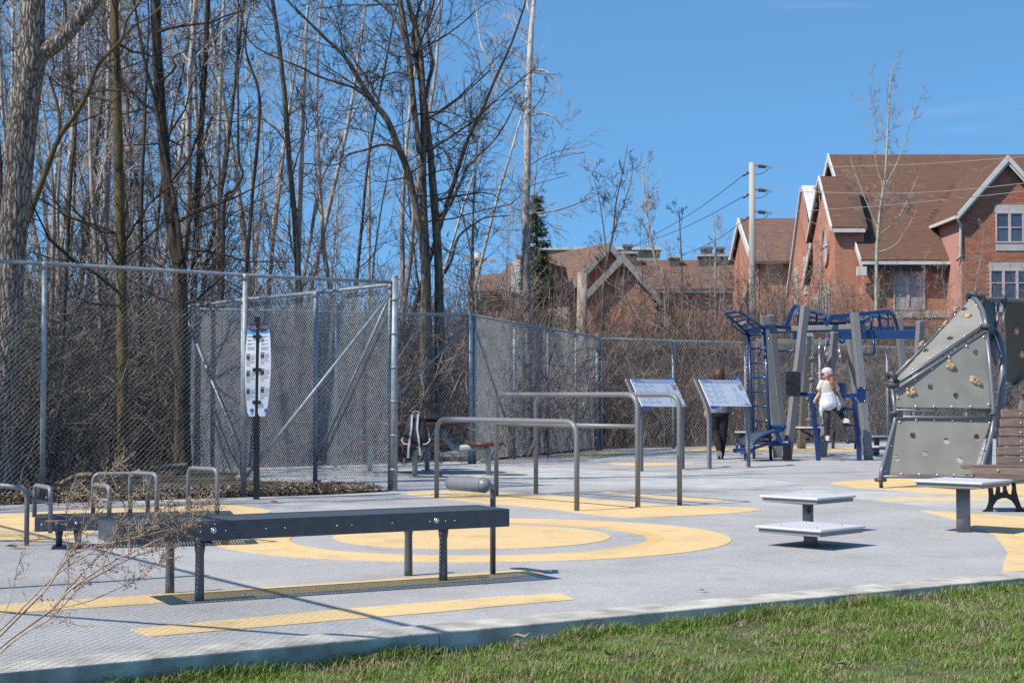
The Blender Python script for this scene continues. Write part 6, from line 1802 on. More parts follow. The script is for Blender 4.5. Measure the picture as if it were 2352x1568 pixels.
# ---------- third house, further along the row
hc3 = thing('brick_house', (18, 100, 0), 'farther brick house with a lower brown roof left of the utility pole', 'house')
X3 = Xat(1697, 102); zr3 = Zat(508, 102); ze3 = Zat(606, 96)
mb = MB(); mb.slab([(X3, 96, ze3), (28, 96, ze3), (28, 102, zr3), (X3, 102, zr3)], (0, 0, .2)); r3o = mb.build('roof', M['farroof'], hc3)
mb = MB(); mb.slab([(X3, 102.01, zr3), (28, 102.01, zr3), (28, 108, ze3), (X3, 108, ze3)], (0, 0, .2)); mb.build('roof', M['farroof'], hc3)
mb = MB(); mb.slab([(X3 + .25, 96.6, -.1), (X3 + .25, 107.4, -.1), (X3 + .25, 107.4, ze3), (X3 + .25, 102, zr3 - .1), (X3 + .25, 96.6, ze3)], (.3, 0, 0)); mb.build('gable_wall', M['brick_y'], hc3)
mb = MB(); mb.slab([(X3 + .5, 96.6, -.1), (28, 96.6, -.1), (28, 96.6, ze3), (X3 + .5, 96.6, ze3)], (0, .3, 0)); mb.build('front_wall', M['brick_x'], hc3)
for (a, b) in ((96, 102), (108, 102.02)):
    mb = MB(); mb.slab([(X3 - .05, a, ze3 - .3), (X3 - .05, a, ze3 + .22), (X3 - .05, b, zr3 + .22), (X3 - .05, b, zr3 - .3)], (.12, 0, 0)); mb.build('rake_board', M['trim'], r3o)
window_side(hc3, X3 + .25, 100, 101.2, 5.5, 7.5)
mb = MB(); mb.slab([(X3 - 1.0, 90, 3.6), (X3 + 3.2, 90, 5.4), (X3 + 3.2, 96, 5.4), (X3 - 1, 96, 3.6)], (0, 0, .25)); mb.build('porch_roof', M['trim'], hc3)

# ---------- far low houses with crossing gables
z8 = ZM(1900, 950, 2.21887)
def far_gable(apex, left, right, D, back, label, ridge_to=None, chim=(), group='low far houses'):
    A, Lf, Rt = P(*z8(*apex), D), P(*z8(*left), D), P(*z8(*right), D)
    th = thing('far_house', Vector((A.x, D, 0)), label, 'house', group)
    bv = Vector((back[0], back[1], 0))
    for (e, nm) in ((Lf, 'roof'), (Rt, 'roof')):
        d = (e - A).normalized(); e2 = e + d * .4; f = Vector((0, -.5, 0))
        s_ = 1 if e is Rt else -1
        a0 = A + Vector((.004 * s_, 0, 0))
        mb = MB(); mb.slab([e2 + f, a0 + f, a0 + bv, e2 + bv], (0, 0, .2)); r_ = mb.build(nm, M['farroof'], th)
        mb = MB(); mb.slab([e2 + f + Vector((0, -.03, -.25)), e2 + f + Vector((0, -.03, .24)), a0 + f + Vector((0, -.03, .26)), a0 + f + Vector((0, -.03, -.30))], (0, .08, 0)); mb.build('rake_board', M['trimgrey'], r_)
    base = [Vector((Lf.x, D, -.1)), Vector((Rt.x, D, -.1)), Rt, A, Lf]
    mb = MB(); mb.slab(base, (0, .3, 0)); mb.build('gable_wall', M['brick_x'], th)
    return th, A
M['trimgrey'] = mat('weathered_trim', (.29, .27, .25, 1), .7, var=.1)
th, A = far_gable((1190, 80), (840, 470), (1540, 470), 92, (-6, 14), 'far low house whose roof ridge runs back behind the spruce')
th, A = far_gable((1305, 185), (985, 520), (1600, 520), 88, (2, 12), 'far low house with the nearer pale-edged gable')
th = thing('far_house', P(*z8(1900, 480), 96), 'far house with a long level brown roof and twin chimneys', 'house', 'low far houses')
a, b = P(*z8(1400, 226), 99), P(*z8(2300, 226), 99); c_, d_ = P(*z8(1400, 480), 93), P(*z8(2300, 480), 93)
mb = MB(); mb.slab([c_, d_, b, a], (0, 0, .2)); mb.build('roof', M['farroof'], th)
mb = MB(); mb.slab([Vector((c_.x, 93.5, -.1)), Vector((d_.x, 93.5, -.1)), Vector((d_.x, 93.5, d_.z)), Vector((c_.x, 93.5, c_.z))], (0, .3, 0)); mb.build('front_wall', M['brick_x'], th)
def chimney(parent, x0, x1, y0, y1, D, cowls):
    q0, q1 = P(*z8(x0, y1), D), P(*z8(x1, y0), D)
    mb = MB(); mb.box(((q0.x + q1.x) / 2, D, (q0.z + q1.z) / 2 - .4), (q1.x - q0.x, .9, q1.z - q0.z + .8)); c = mb.build('chimney', M['chimbrick'], parent)
    mb = MB(); mb.box(((q0.x + q1.x) / 2, D, q1.z + .06), (q1.x - q0.x + .2, 1.1, .14)); mb.build('chimney_crown', M['stone'], c)
    for (a, b, t) in cowls:
        u0, u1 = P(*z8(a, y0), D), P(*z8(b, t), D)
        mb = MB(); mb.box(((u0.x + u1.x) / 2, D, (u0.z + u1.z) / 2), ((u1.x - u0.x) * .75, .5, u1.z - u0.z)); mb.build('cowl', M['chimcap'], c)
        mb = MB(); mb.box(((u0.x + u1.x) / 2, D, u1.z), (u1.x - u0.x, .75, .14)); mb.build('cowl_lid', M['chimcap'], c)
chimney(th, 1275, 1430, 148, 235, 98, [(1308, 1400, 76)]); chimney(th, 1982, 2120, 172, 242, 98, [(2028, 2110, 96), (2000, 2030, 104)]); chimney(th, 2120, 2236, 172, 242, 98.2, [(2130, 2218, 98)]); chimney(th, 1725, 1810, 186, 235, 98, [])
th = thing('flat_roof_building', P(*z8(890, 140), 125), 'beige flat-roofed building beyond the far houses', 'building')
q0, q1 = P(*z8(560, 300), 125), P(*z8(1640, 112), 125)
mb = MB(); mb.box(((q0.x + q1.x) / 2, 127, q1.z / 2), (q1.x - q0.x, 4, q1.z)); mb.build('wall', M['beige'], th)
mb = MB(); mb.box(((q0.x + q1.x) / 2, 126.9, q1.z + .12), (q1.x - q0.x + .4, 4.4, .24)); mb.build('parapet', M['trim'], th)
# white gable fragment between the trees
th, A = far_gable((370, 190), (300, 480), (430, 480), 84, (3, 8), 'narrow far gable painted white seen between the trunks')
mb = MB(); q0, q1 = P(*z8(322, 480), 83.4), P(*z8(402, 200), 83.4); mb.box(((q0.x + q1.x) / 2, 83.2, (q0.z + q1.z) / 2), (q1.x - q0.x, .3, q1.z - q0.z)); mb.build('chimney', M['trim'], th)
th = thing('far_house', P(*z8(150, 420), 100), 'far brown roof glimpsed left of the spruce', 'house', 'low far houses')
a, b = P(*z8(-60, 360), 104), P(*z8(560, 330), 104); c_, d_ = P(*z8(-60, 500), 99), P(*z8(560, 500), 99)
mb = MB(); mb.slab([c_, d_, b, a], (0, 0, .2)); mb.build('roof', M['farroof'], th)
mb = MB(); mb.slab([Vector((c_.x, 99.5, -.1)), Vector((d_.x, 99.5, -.1)), d_ + Vector((0, .5, 0)), c_ + Vector((0, .5, 0))], (0, .3, 0)); mb.build('front_wall', M['brick_x'], th)

# ---------- utility poles and wires
zR = ZM(2300, 200, 1.3096)
M['polewood'] = mat('weathered_pole', (.40, .36, .31, 1), .85, var=.25, scale=3, stretch=(1, 1, .08), bump=.4, bscale=12)
DP = 50.0
up = thing('utility_pole', Vector((P(1726, 700, DP).x, DP, 0)), 'pale wooden utility pole with three insulator strings', 'utility pole')
tp_ = P(*zR(927, 590), DP)
mb = MB(); mb.tube([Vector((tp_.x - .03, DP, 0)), tp_], [.125, .098], 14); mb.build('shaft', M['polewood'], up)
M['insul'] = mat('grey_insulator', (.13, .14, .15, 1), .4, var=.1)
M['cable'] = mat('pale_cable', (.40, .38, .35, 1), .5, .3, var=.05)
M['cabledark'] = mat('dark_cable', (.05, .05, .05, 1), .6, var=.1)
ends = []
for y in (605, 730, 845):
    a = P(*zR(942, y), DP); b = P(*zR(1020, y + 8), DP)
    mb = MB(); mb.tube([a, b], .018, 6); st_ = mb.build('insulator', M['insul'], up)
    for k in range(6):
        q = a.lerp(b, .25 + k * .085); mb = MB(); mb.tube([q - Vector((.018, 0, 0)), q + Vector((.018, 0, 0))], [.075, .055], 10); mb.build('shed', M['insul'], st_)
    mb = MB(); mb.box(b, (.14, .05, .10)); mb.build('clamp', M['steel'], st_)
    ends.append(b)
    mb = MB(); mb.tube(smooth_line([b, P(*zR(990, y + 38), DP), P(*zR(945, y + 48), DP)]), .012, 5); mb.build('jumper', M['cabledark'], up)
for y in (650, 765, 885):
    a = P(*zR(910, y - 10), DP); b = P(*zR(880, y + 8), DP); mb = MB(); mb.tube([a, b], .045, 8); mb.build('insulator', M['insul'], up)
def wire(pts, r, label, m='cable'):
    mb = MB(); mb.tube(smooth_line(pts, 8), r, 5); o = mb.build('power_line', M[m]); tag(o, label, 'cable', 'overhead lines')
wire([ends[0], P(*zR(1650, 605), 44), P(*zR(2352, 560), 38), P(*zR(3000, 500), 33)], .009, 'highest pale overhead line running right from the utility pole')
wire([ends[1], P(*zR(1600, 752), 45), P(*zR(1950, 738), 41), P(*zR(2352, 698), 38), P(*zR(3000, 610), 33)], .009, 'middle pale overhead line crossing the brick house roof')
wire([ends[2], P(*zR(1550, 820), 45), P(*zR(2352, 740), 38), P(*zR(3000, 640), 33)], .009, 'lowest pale overhead line crossing the brick house roof')
for (y, x1, y1, lb) in ((640, 300, 1030, 'highest dark line falling left from the utility pole'), (755, 250, 1050, 'middle dark line falling left from the utility pole'), (875, 560, 1075, 'lowest dark line falling left from the utility pole')):
    wire([P(*zR(905, y), DP), P(*zR((905 + x1) / 2, (y + y1) / 2 + 25), 62), P(*zR(x1, y1), 76)], .013, lb, 'cabledark')
up2 = thing('utility_pole', Vector((P(1097, 690, 78).x, 78, 0)), 'far utility pole with a wooden crossarm between the trees', 'utility pole')
q = P(1097, 580, 78); mb = MB(); mb.tube([Vector((q.x, 78, 0)), q], .16, 10); mb.build('shaft', M['polewood'], up2)
mb = MB(); mb.beam(P(1062, 592, 77.8), P(1140, 600, 77.8), .14, .16); mb.build('crossarm', M['polewood'], up2)

# ================================================================ WOOD: BARE TREES, THICKET, SPRUCE
def height_bark(name, low, high, z0, z1, rough_scale=18):
    """poplar bark: rough brown-grey at the foot, pale and smooth higher up, dark scars"""
    m = bpy.data.materials.new(name); m.use_nodes = True
    n, l = m.node_tree.nodes, m.node_tree.links
    b = n['Principled BSDF']; b.inputs['Roughness'].default_value = .85; b.inputs['Specular IOR Level'].default_value = .2
    ge = n.new('ShaderNodeNewGeometry'); sp_ = n.new('ShaderNodeSeparateXYZ'); l.new(ge.outputs['Position'], sp_.inputs[0])
    mr = n.new('ShaderNodeMapRange'); mr.inputs[1].default_value = z0; mr.inputs[2].default_value = z1; l.new(sp_.outputs[2], mr.inputs[0])
    mp = n.new('ShaderNodeMapping'); mp.inputs['Scale'].default_value = (1, 1, .3); l.new(ge.outputs['Position'], mp.inputs[0])
    no = n.new('ShaderNodeTexNoise'); no.inputs['Scale'].default_value = rough_scale; no.inputs['Detail'].default_value = 5; l.new(mp.outputs[0], no.inputs['Vector'])
    mx = n.new('ShaderNodeMix'); mx.data_type = 'RGBA'; mx.inputs[6].default_value = low; mx.inputs[7].default_value = high; l.new(mr.outputs[0], mx.inputs[0])
    rp = n.new('ShaderNodeMapRange'); rp.inputs[1].default_value = .35; rp.inputs[2].default_value = .65; rp.inputs[3].default_value = .55; rp.inputs[4].default_value = 1.2; l.new(no.outputs['Fac'], rp.inputs[0])
    sc2 = n.new('ShaderNodeVectorMath'); sc2.operation = 'SCALE'; l.new(mx.outputs[2], sc2.inputs[0]); l.new(rp.outputs[0], sc2.inputs['Scale'])
    l.new(sc2.outputs[0], b.inputs['Base Color'])
    bp_ = n.new('ShaderNodeBump'); bp_.inputs['Strength'].default_value = .6; bp_.inputs['Distance'].default_value = .02
    l.new(no.outputs['Fac'], bp_.inputs['Height']); l.new(bp_.outputs['Normal'], b.inputs['Normal'])
    return m
M['bark_big'] = bark_ridge('ridged_grey_bark', (.06, .047, .037, 1), (.36, .30, .245, 1), 24, .17)
M['bark_moss'] = bark('mossy_bark', (.05, .036, .022, 1), (.17, .125, .075, 1), 22, 1.0, (.15, .115, .045, 1))
M['bark_dark'] = bark('dark_bark', (.028, .022, .018, 1), (.105, .082, .062, 1), 20, 1.0)
M['bark_mid'] = bark('grey_brown_bark', (.055, .043, .034, 1), (.215, .175, .14, 1), 26, .8)
M['bark_pale'] = height_bark('pale_poplar_bark', (.28, .215, .17, 1), (.66, .60, .53, 1), 3, 10)
M['bark_pop'] = height_bark('poplar_bark', (.26, .20, .155, 1), (.60, .53, .46, 1), 2, 9)
M['twig'] = mat('dark_twig', (.065, .050, .040, 1), .8, var=.3, scale=1.5, spec=.2)
M['twig_pale'] = mat('pale_twig', (.36, .30, .25, 1), .75, var=.3, scale=1.5, spec=.25)
M['brush'] = mat('brush_stem', (.055, .045, .037, 1), .8, var=.6, scale=2.6, col2=(.235, .20, .165, 1), spec=.2)
M['brush_red'] = mat('reddish_brush_stem', (.085, .062, .050, 1), .8, var=.55, scale=2.6, col2=(.28, .21, .17, 1), spec=.2)

def unit(v):
    return v / (np.linalg.norm(v) + 1e-9)
def spray(rn, out, p, d, L, r, depth, gn=.16, trop=.05, nb=(0, 4, 5), n=5, rmin=.0035, ang=(.45, 1.05)):
    pts = [p]; d = unit(d); ds = [d]
    for i in range(n):
        d = unit(d + rn.normal(0, gn, 3) + np.array([0, 0, trop])); p = p + d * (L / n); pts.append(p); ds.append(d)
    rad = np.maximum(np.linspace(r, r * .3, n + 1), rmin)
    out.append((np.array(pts), rad))
    if depth:
        for j in range(nb[depth]):
            t = rn.uniform(.18, .98); k = t * n; i = min(int(k), n - 1)
            q = pts[i] + (pts[i + 1] - pts[i]) * (k - i)
            dd = ds[i]; o = unit(np.cross(dd, rn.normal(0, 1, 3))); a = rn.uniform(*ang)
            spray(rn, out, q, dd * math.cos(a) + o * math.sin(a), L * rn.uniform(.30, .62) * (1.15 - .5 * t), max(r * (1 - .6 * t) * .55, rmin), depth - 1, gn * 1.15, trop, nb, max(3, n - 1), rmin, ang)

def dress(rn, out, pts, rad, per_m, Lr, z_from, depth=2, up=.55, nb=(0, 4, 5), trop=.05, rmin=.004, gn=.16, r_k=.45, rmax=.03, fade=.6):
    """hang branches all along a stem"""
    pts = [np.array(p) for p in pts]
    for a, b, ra, rb in zip(pts[:-1], pts[1:], rad[:-1], rad[1:]):
        L = np.linalg.norm(b - a); k = rn.poisson(per_m * L)
        for _ in range(k):
            f = rn.random(); p = a + (b - a) * f
            if p[2] < z_from: continue
            r = (ra + (rb - ra) * f); az = rn.uniform(0, 2 * np.pi)
            d = unit(np.array([math.cos(az), math.sin(az), up + rn.normal(0, .3)]))
            hf = 1 - fade * min(1, (p[2] - z_from) / max(1, pts[-1][2] - z_from))
            spray(rn, out, p, d, rn.uniform(*Lr) * hf, min(rmax, max(r * r_k * rn.uniform(.4, 1), rmin * 1.3)), depth, gn, trop, nb, 5, rmin)

def tree_obj(name, label, stems, tm, cm, group=None, cat='tree', branches=None, sides=10, base=None):
    """stems: list of (points, radii); branches: list of thin lines"""
    b0 = base if base is not None else Vector((float(stems[0][0][0][0]), float(stems[0][0][0][1]), 0))
    th = thing(name, b0, label, cat, group)
    sh = np.array([[b0.x, b0.y, b0.z]])
    V, F = tubes_np([(np.array([tuple(p) for p in s]), np.array(r)) for s, r in stems], sides)
    link('trunk', arr_mesh('trunk', V - sh, F, True, [tm]), th)
    if branches:
        V, F = tubes_np(branches, 3)
        link('crown', arr_mesh('crown', V - sh, F, True, [cm]), th)
    return th

t1 = ZM(0, 0, 1.42545); t2 = ZM(1000, 0, 1.42571)
def trace(fn, pts, D, D1=None, ground=True):
    """stem points and radii from survey readings (x, y, width)"""
    n = len(pts); P3, R = [], []
    sc_ = .574219 / (1.42545)
    for i, q in enumerate(pts):
        d = D if D1 is None else D + (D1 - D) * i / (n - 1)
        P3.append(P(*fn(q[0], q[1]), d)); R.append(max(.004, q[2] * sc_ / FPX * d / 2))
    if ground:
        a, b = P3[0], P3[1]
        if a.z > 0:
            dr = (a - b).normalized()
            g = a + dr * (a.z / max(.05, -dr.z)) if dr.z < -.3 else Vector((a.x, a.y, 0))
            g.z = -.08
            P3 = [g, a.lerp(g, .5)] + P3; R = [R[0] * 1.3, R[0] * 1.06] + R
    S = smooth_line(P3, 4); RR = []
    for i in range(len(P3) - 1): RR += [R[i] + (R[i + 1] - R[i]) * k / 4 for k in range(4)]
    RR.append(R[-1])
    return S, RR
rn = np.random.default_rng(42)

def extend(st, L=4.0, wob=.1):
    """carry a stem on above the picture edge"""
    S, R = st
    d = np.array(S[-1] - S[-3]); d = unit(d); p = np.array(S[-1]); r = R[-1]
    for k in range(6):
        d = unit(d + rn.normal(0, wob, 3) + np.array([0, 0, .08])); p = p + d * (L / 6); S.append(Vector(p)); R.append(max(.006, r * (1 - (k + 1) / 7)))
    return S, R

# ---- great ridged trunk at the left edge
a = extend(trace(t1, [(20, 2300, 150), (45, 1900, 150), (62, 1560, 150), (78, 1300, 158), (105, 1000, 160), (130, 700, 165), (156, 500, 160), (176, 340, 172), (178, 200, 152), (188, 0, 138), (200, -150, 130)], 17.4), 6)
b = extend(trace(t1, [(200, 330, 110), (270, 285, 100), (350, 228, 88), (450, 112, 82), (560, -20, 76), (640, -140, 70)], 17.4, ground=False), 5)
br = []
for S, R in (a, b): dress(rn, br, S, R, 1.3, (1.2, 3.2), 7.0, 2, .4, rmin=.004)
tree_obj('forked_tree', 'thick grey tree with deeply ridged bark forking near the top left', [a, b], M['bark_big'], M['twig'], branches=br, sides=20)

# ---- mossy straight trunk
a = extend(trace(t1, [(700, 2300, 62), (692, 1560, 62), (685, 1300, 60), (678, 1000, 58), (670, 700, 55), (665, 400, 46), (655, 150, 46), (646, -60, 44)], 21.0), 6)
br = []; dress(rn, br, a[0], a[1], 2.6, (1.0, 2.8), 2.0, 2, .25)
tree_obj('mossy_tree', 'straight slim trunk with olive moss on its sunlit side', [a], M['bark_moss'], M['twig'], branches=br, sides=12)

# ---- dark trunk with a mossy companion stem
a = extend(trace(t1, [(1035, 2200, 86), (1025, 1560, 82), (1000, 1400, 80), (968, 1200, 66), (948, 1000, 60), (926, 750, 60), (905, 450, 60), (892, 200, 56), (886, -60, 60)], 22.0), 6)
b = trace(t1, [(1045, 1560, 30), (1010, 1250, 28), (985, 1100, 26), (940, 900, 25), (885, 580, 22), (840, 420, 20), (800, 220, 17), (770, 40, 14), (750, -80, 12)], 21.8, ground=False)
c = trace(t1, [(960, 1100, 24), (985, 1020, 22), (1060, 930, 18), (1100, 850, 15), (1150, 700, 12), (1180, 600, 9)], 21.8, ground=False)
d = trace(t1, [(905, 470, 16), (960, 430, 14), (1000, 380, 12), (985, 330, 10), (1060, 290, 7)], 21.8, ground=False)
e = trace(t1, [(890, 190, 18), (960, 165, 16), (1100, 140, 14), (1200, 130, 12), (1290, 90, 10), (1400, 60, 7)], 21.8, ground=False)
br = []
for S, R in (a, b, c, d, e): dress(rn, br, S, R, 2.6, (.9, 2.6), 2.0, 2, .25)
tree_obj('dark_tree', 'dark bent trunk with a thin stem crossing it, third from the left', [a, b, c, d, e], M['bark_dark'], M['twig'], branches=br, sides=12)

# ---- slanting slender tree
a = extend(trace(t1, [(140, 1310, 34), (205, 1130, 34), (282, 920, 32), (342, 775, 30), (440, 640, 28), (500, 530, 25), (560, 370, 22), (690, 230, 20), (720, 120, 17), (790, 20, 12)], 19.2), 2)
b = trace(t1, [(500, 535, 14), (600, 515, 12), (760, 520, 11), (870, 550, 9)], 19.2, ground=False)
c = trace(t1, [(690, 230, 14), (760, 150, 13), (850, 100, 12), (940, 20, 10)], 19.2, ground=False)
d = trace(t1, [(340, 780, 20), (335, 640, 18), (300, 500, 14), (270, 420, 11)], 19.2, ground=False)
br = []
for S, R in (a, b, c, d): dress(rn, br, S, R, 2.2, (.6, 2.0), 2.0, 2, .3)
tree_obj('slanting_tree', 'slender tree slanting up to the right beside the thick trunk', [a, b, c, d], M['bark_moss'], M['twig'], branches=br)

# ---- many-stemmed tree in the middle
DE = 26.6
E1 = extend(trace(t2, [(1000, 1900, 60), (1000, 1560, 50), (975, 1350, 40), (930, 1100, 38), (890, 950, 40), (850, 850, 38), (780, 680, 36), (700, 580, 32), (600, 420, 27), (530, 310, 24), (430, 220, 18), (330, 120, 15), (230, 20, 11)], DE, 25.4), 2)
E2 = extend(trace(t2, [(1010, 1900, 60), (1005, 1500, 48), (990, 1200, 44), (985, 950, 40), (990, 750, 38), (985, 550, 38), (970, 300, 34), (940, 150, 28), (905, 20, 22), (880, -80, 18)], DE + .1), 4)
E2b = extend(trace(t2, [(968, 870, 36), (945, 700, 35), (922, 480, 34), (895, 250, 32), (870, 100, 32), (850, -20, 32)], DE, ground=False), 5)
E3 = extend(trace(t2, [(1080, 1900, 58), (1076, 1560, 48), (1066, 1350, 48), (1046, 1100, 45), (1030, 900, 40), (1008, 700, 38), (985, 520, 32), (945, 340, 26), (930, 200, 22), (960, 60, 16)], DE + .25), 4)
E4 = extend(trace(t2, [(1005, 560, 24), (1020, 460, 24), (1040, 370, 22), (1022, 250, 20), (1010, 150, 19), (1050, 0, 16)], DE + .2, ground=False), 3)
E5 = trace(t2, [(885, 220, 24), (830, 110, 20), (780, 50, 17), (700, -10, 13)], DE - .2, ground=False)
EL = trace(t2, [(700, 575, 20), (620, 520, 16), (560, 488, 15), (400, 440, 13), (290, 385, 12), (130, 320, 9), (30, 265, 7), (-40, 180, 5)], 25.6, 24.6, ground=False)
EL2 = trace(t2, [(740, 590, 18), (660, 440, 17), (600, 350, 16), (560, 250, 15), (500, 170, 12), (430, 60, 10), (400, -20, 8)], 25.8, 26.5, ground=False)
EL3 = trace(t2, [(840, 855, 16), (800, 830, 15), (740, 828, 14), (660, 855, 13), (560, 882, 12), (490, 940, 10), (300, 932, 6)], 26, 25.2, ground=False)
ER = trace(t2, [(1080, 1235, 18), (1150, 1140, 17), (1200, 1040, 15), (1235, 960, 15), (1300, 890, 13), (1400, 790, 11), (1470, 680, 9), (1510, 590, 6)], DE + .2, 27.5, ground=False)
ER2 = trace(t2, [(1110, 1560, 20), (1150, 1480, 16), (1190, 1350, 14), (1290, 1270, 12), (1350, 1240, 10), (1480, 1230, 6)], DE + .3, ground=False)
EM = trace(t2, [(910, 430, 14), (840, 412, 12), (770, 430, 11), (700, 470, 9), (690, 520, 5)], DE - .3, ground=False)
br = []
for S, R in (E1, E2, E2b, E3, E4, E5): dress(rn, br, S, R, 2.6, (1.0, 3.2), 4.0, 2, .45, nb=(0, 4, 6))
for S, R in (EL, EL2, EL3, ER, ER2, EM): dress(rn, br, S, R, 4.2, (.6, 1.9), 1.0, 2, .35, nb=(0, 4, 5))
tree_obj('many_stemmed_tree', 'large bare tree with several dark stems rising behind the picnic table', [E1, E2, E2b, E3, E4, E5, EL, EL2, EL3, ER, ER2, EM], M['bark_mid'], M['twig'], branches=br, sides=12)

# ---- tall pale poplar right of the middle
DF = 37.0
F0 = extend(trace(t2, [(1582, 1800, 44), (1576, 1560, 42), (1570, 1300, 40), (1580, 1000, 42), (1582, 800, 42), (1585, 650, 40), (1590, 450, 36), (1600, 250, 32), (1610, 100, 26), (1622, -10, 22)], DF), 6)
fb_ = [[(1560, 635, 16), (1480, 500, 15), (1420, 430, 14), (1380, 365, 13), (1320, 260, 12), (1300, 120, 9), (1280, -10, 7)], [(1575, 410, 12), (1530, 320, 10), (1440, 260, 8), (1350, 180, 6)], [(1610, 402, 14), (1680, 405, 12), (1750, 470, 9), (1780, 545, 5)], [(1600, 660, 12), (1680, 648, 10), (1750, 685, 7), (1775, 740, 4)], [(1605, 100, 16), (1585, 40, 14), (1578, -30, 12)], [(1590, 250, 9), (1530, 210, 7), (1490, 130, 5)], [(1600, 790, 10), (1640, 800, 9), (1655, 870, 5)]]
fbr = [trace(t2, q, DF, ground=False) for q in fb_]
br = []
dress(rn, br, F0[0], F0[1], 1.2, (1.5, 3.2), 3.0, 2, .35, nb=(0, 4, 5), rmin=.005)
for S, R in fbr: dress(rn, br, S, R, 2.2, (.8, 2.2), 1.0, 2, .4, rmin=.005)
tree_obj('tall_poplar', 'tall straight pale poplar right of the many-stemmed tree', [F0] + fbr, M['bark_pale'], M['twig_pale'], branches=br, sides=12)

# ---- leaning and upright pale stems behind
pale = [
    (t2, [(1090, 1270, 26), (1150, 1080, 25), (1240, 800, 22), (1320, 640, 19), (1390, 470, 16), (1490, 250, 13), (1560, 50, 10)], 36, 'pale poplar leaning right between the dark stems and the tall poplar'),
    (t2, [(390, 1450, 25), (470, 1100, 25), (550, 750, 22), (600, 450, 18), (650, 100, 14), (672, -20, 12)], 34, 'pale poplar leaning right, left of the many-stemmed tree'),
    (t2, [(330, 1450, 20), (400, 1050, 20), (480, 880, 17), (620, 590, 11), (680, 480, 7)], 35, 'thin pale stem leaning right under the branches of the many-stemmed tree'),
    (t2, [(275, 1450, 32), (290, 1000, 30), (300, 700, 28), (310, 400, 24), (322, 150, 18), (338, -30, 14)], 32, 'upright pale poplar left of the many-stemmed tree'),
    (t2, [(120, 1500, 20), (165, 1100, 20), (205, 750, 17), (250, 450, 13), (285, 250, 9)], 36, 'slim pale stem leaning slightly right, left of middle'),
    (t2, [(870, 1560, 28), (870, 1200, 26), (895, 800, 22), (940, 400, 18), (985, 100, 12), (1000, -40, 10)], 38, 'pale upright trunk seen through the many-stemmed tree'),
    (t2, [(680, 1400, 16), (680, 1000, 15), (670, 700, 12), (655, 560, 8)], 40, 'short pale upright stem behind the many-stemmed tree'),
    (t2, [(1330, 1450, 16), (1410, 1130, 15), (1480, 900, 12), (1560, 620, 7)], 44, 'thin pale stem leaning right towards the tall poplar'),
    (t2, [(1150, 1400, 14), (1215, 1180, 13), (1290, 950, 9), (1310, 830, 6)], 45, 'thin pale stem left of the leaning poplar'),
    (t1, [(1115, 1400, 34), (1130, 1000, 34), (1155, 600, 32), (1172, 300, 30), (1186, -20, 28)], 30, 'pale poplar trunk, right of the dark bent trunk'),
    (t1, [(1250, 1400, 28), (1245, 900, 26), (1256, 500, 24), (1272, 100, 20), (1280, -40, 18)], 31, 'slim pale poplar trunk beside the fence post top'),
    (t1, [(1405, 1560, 20), (1440, 1100, 20), (1470, 800, 19), (1480, 600, 18), (1462, 470, 15), (1410, 330, 11), (1395, 200, 9)], 27, 'thin crooked grey stem with a kink at its top'),
    (t1, [(1270, 1500, 24), (1280, 1150, 20), (1340, 1080, 18), (1385, 990, 16), (1360, 900, 15), (1358, 600, 13), (1352, 250, 10), (1360, 0, 8)], 24, 'dark hooked stem bending up beside the front fence'),
    (t1, [(380, 1500, 22), (405, 1000, 20), (432, 720, 16), (410, 560, 12), (385, 300, 10), (375, 60, 8)], 23, 'thin dark wavy stem between the thick trunk and the mossy trunk'),
    (t1, [(550, 1500, 30), (525, 1100, 28), (515, 800, 24), (510, 560, 18), (488, 300, 14), (485, 150, 10)], 27, 'pale grey stem left of the mossy trunk'),
    (t1, [(600, 1500, 26), (600, 1000, 26), (615, 600, 24), (625, 200, 20), (630, -30, 18)], 29, 'pale trunk half hidden behind the mossy trunk'),
    (t1, [(800, 1560, 26), (806, 1100, 24), (820, 800, 20), (830, 560, 15), (850, 100, 10)], 26, 'slim dark stem between the mossy and the dark trunk'),
    (t1, [(300, 1500, 28), (305, 1200, 26), (285, 900, 20), (270, 780, 14)], 28, 'short pale stem behind the slanting tree'),
    (t1, [(1540, 1560, 30), (1560, 1300, 26), (1590, 1000, 20), (1640, 700, 14)], 38, 'pale stem rising above the fence corner'),
]
for fn, pts, D, lb in pale:
    st = extend(trace(fn, pts, D), 2.5)
    br = []
    dress(rn, br, st[0], st[1], 2.3, (.9, 2.4), 1.8, 2, .9, nb=(0, 3, 4), rmin=.005, trop=.09)
    dk = 'dark' in lb or 'crooked' in lb
    tree_obj('slender_tree', lb, [st], M['bark_dark' if dk else 'bark_pop'], M['twig' if dk else 'twig_pale'], 'slender trees of the wood', branches=br, sides=8)

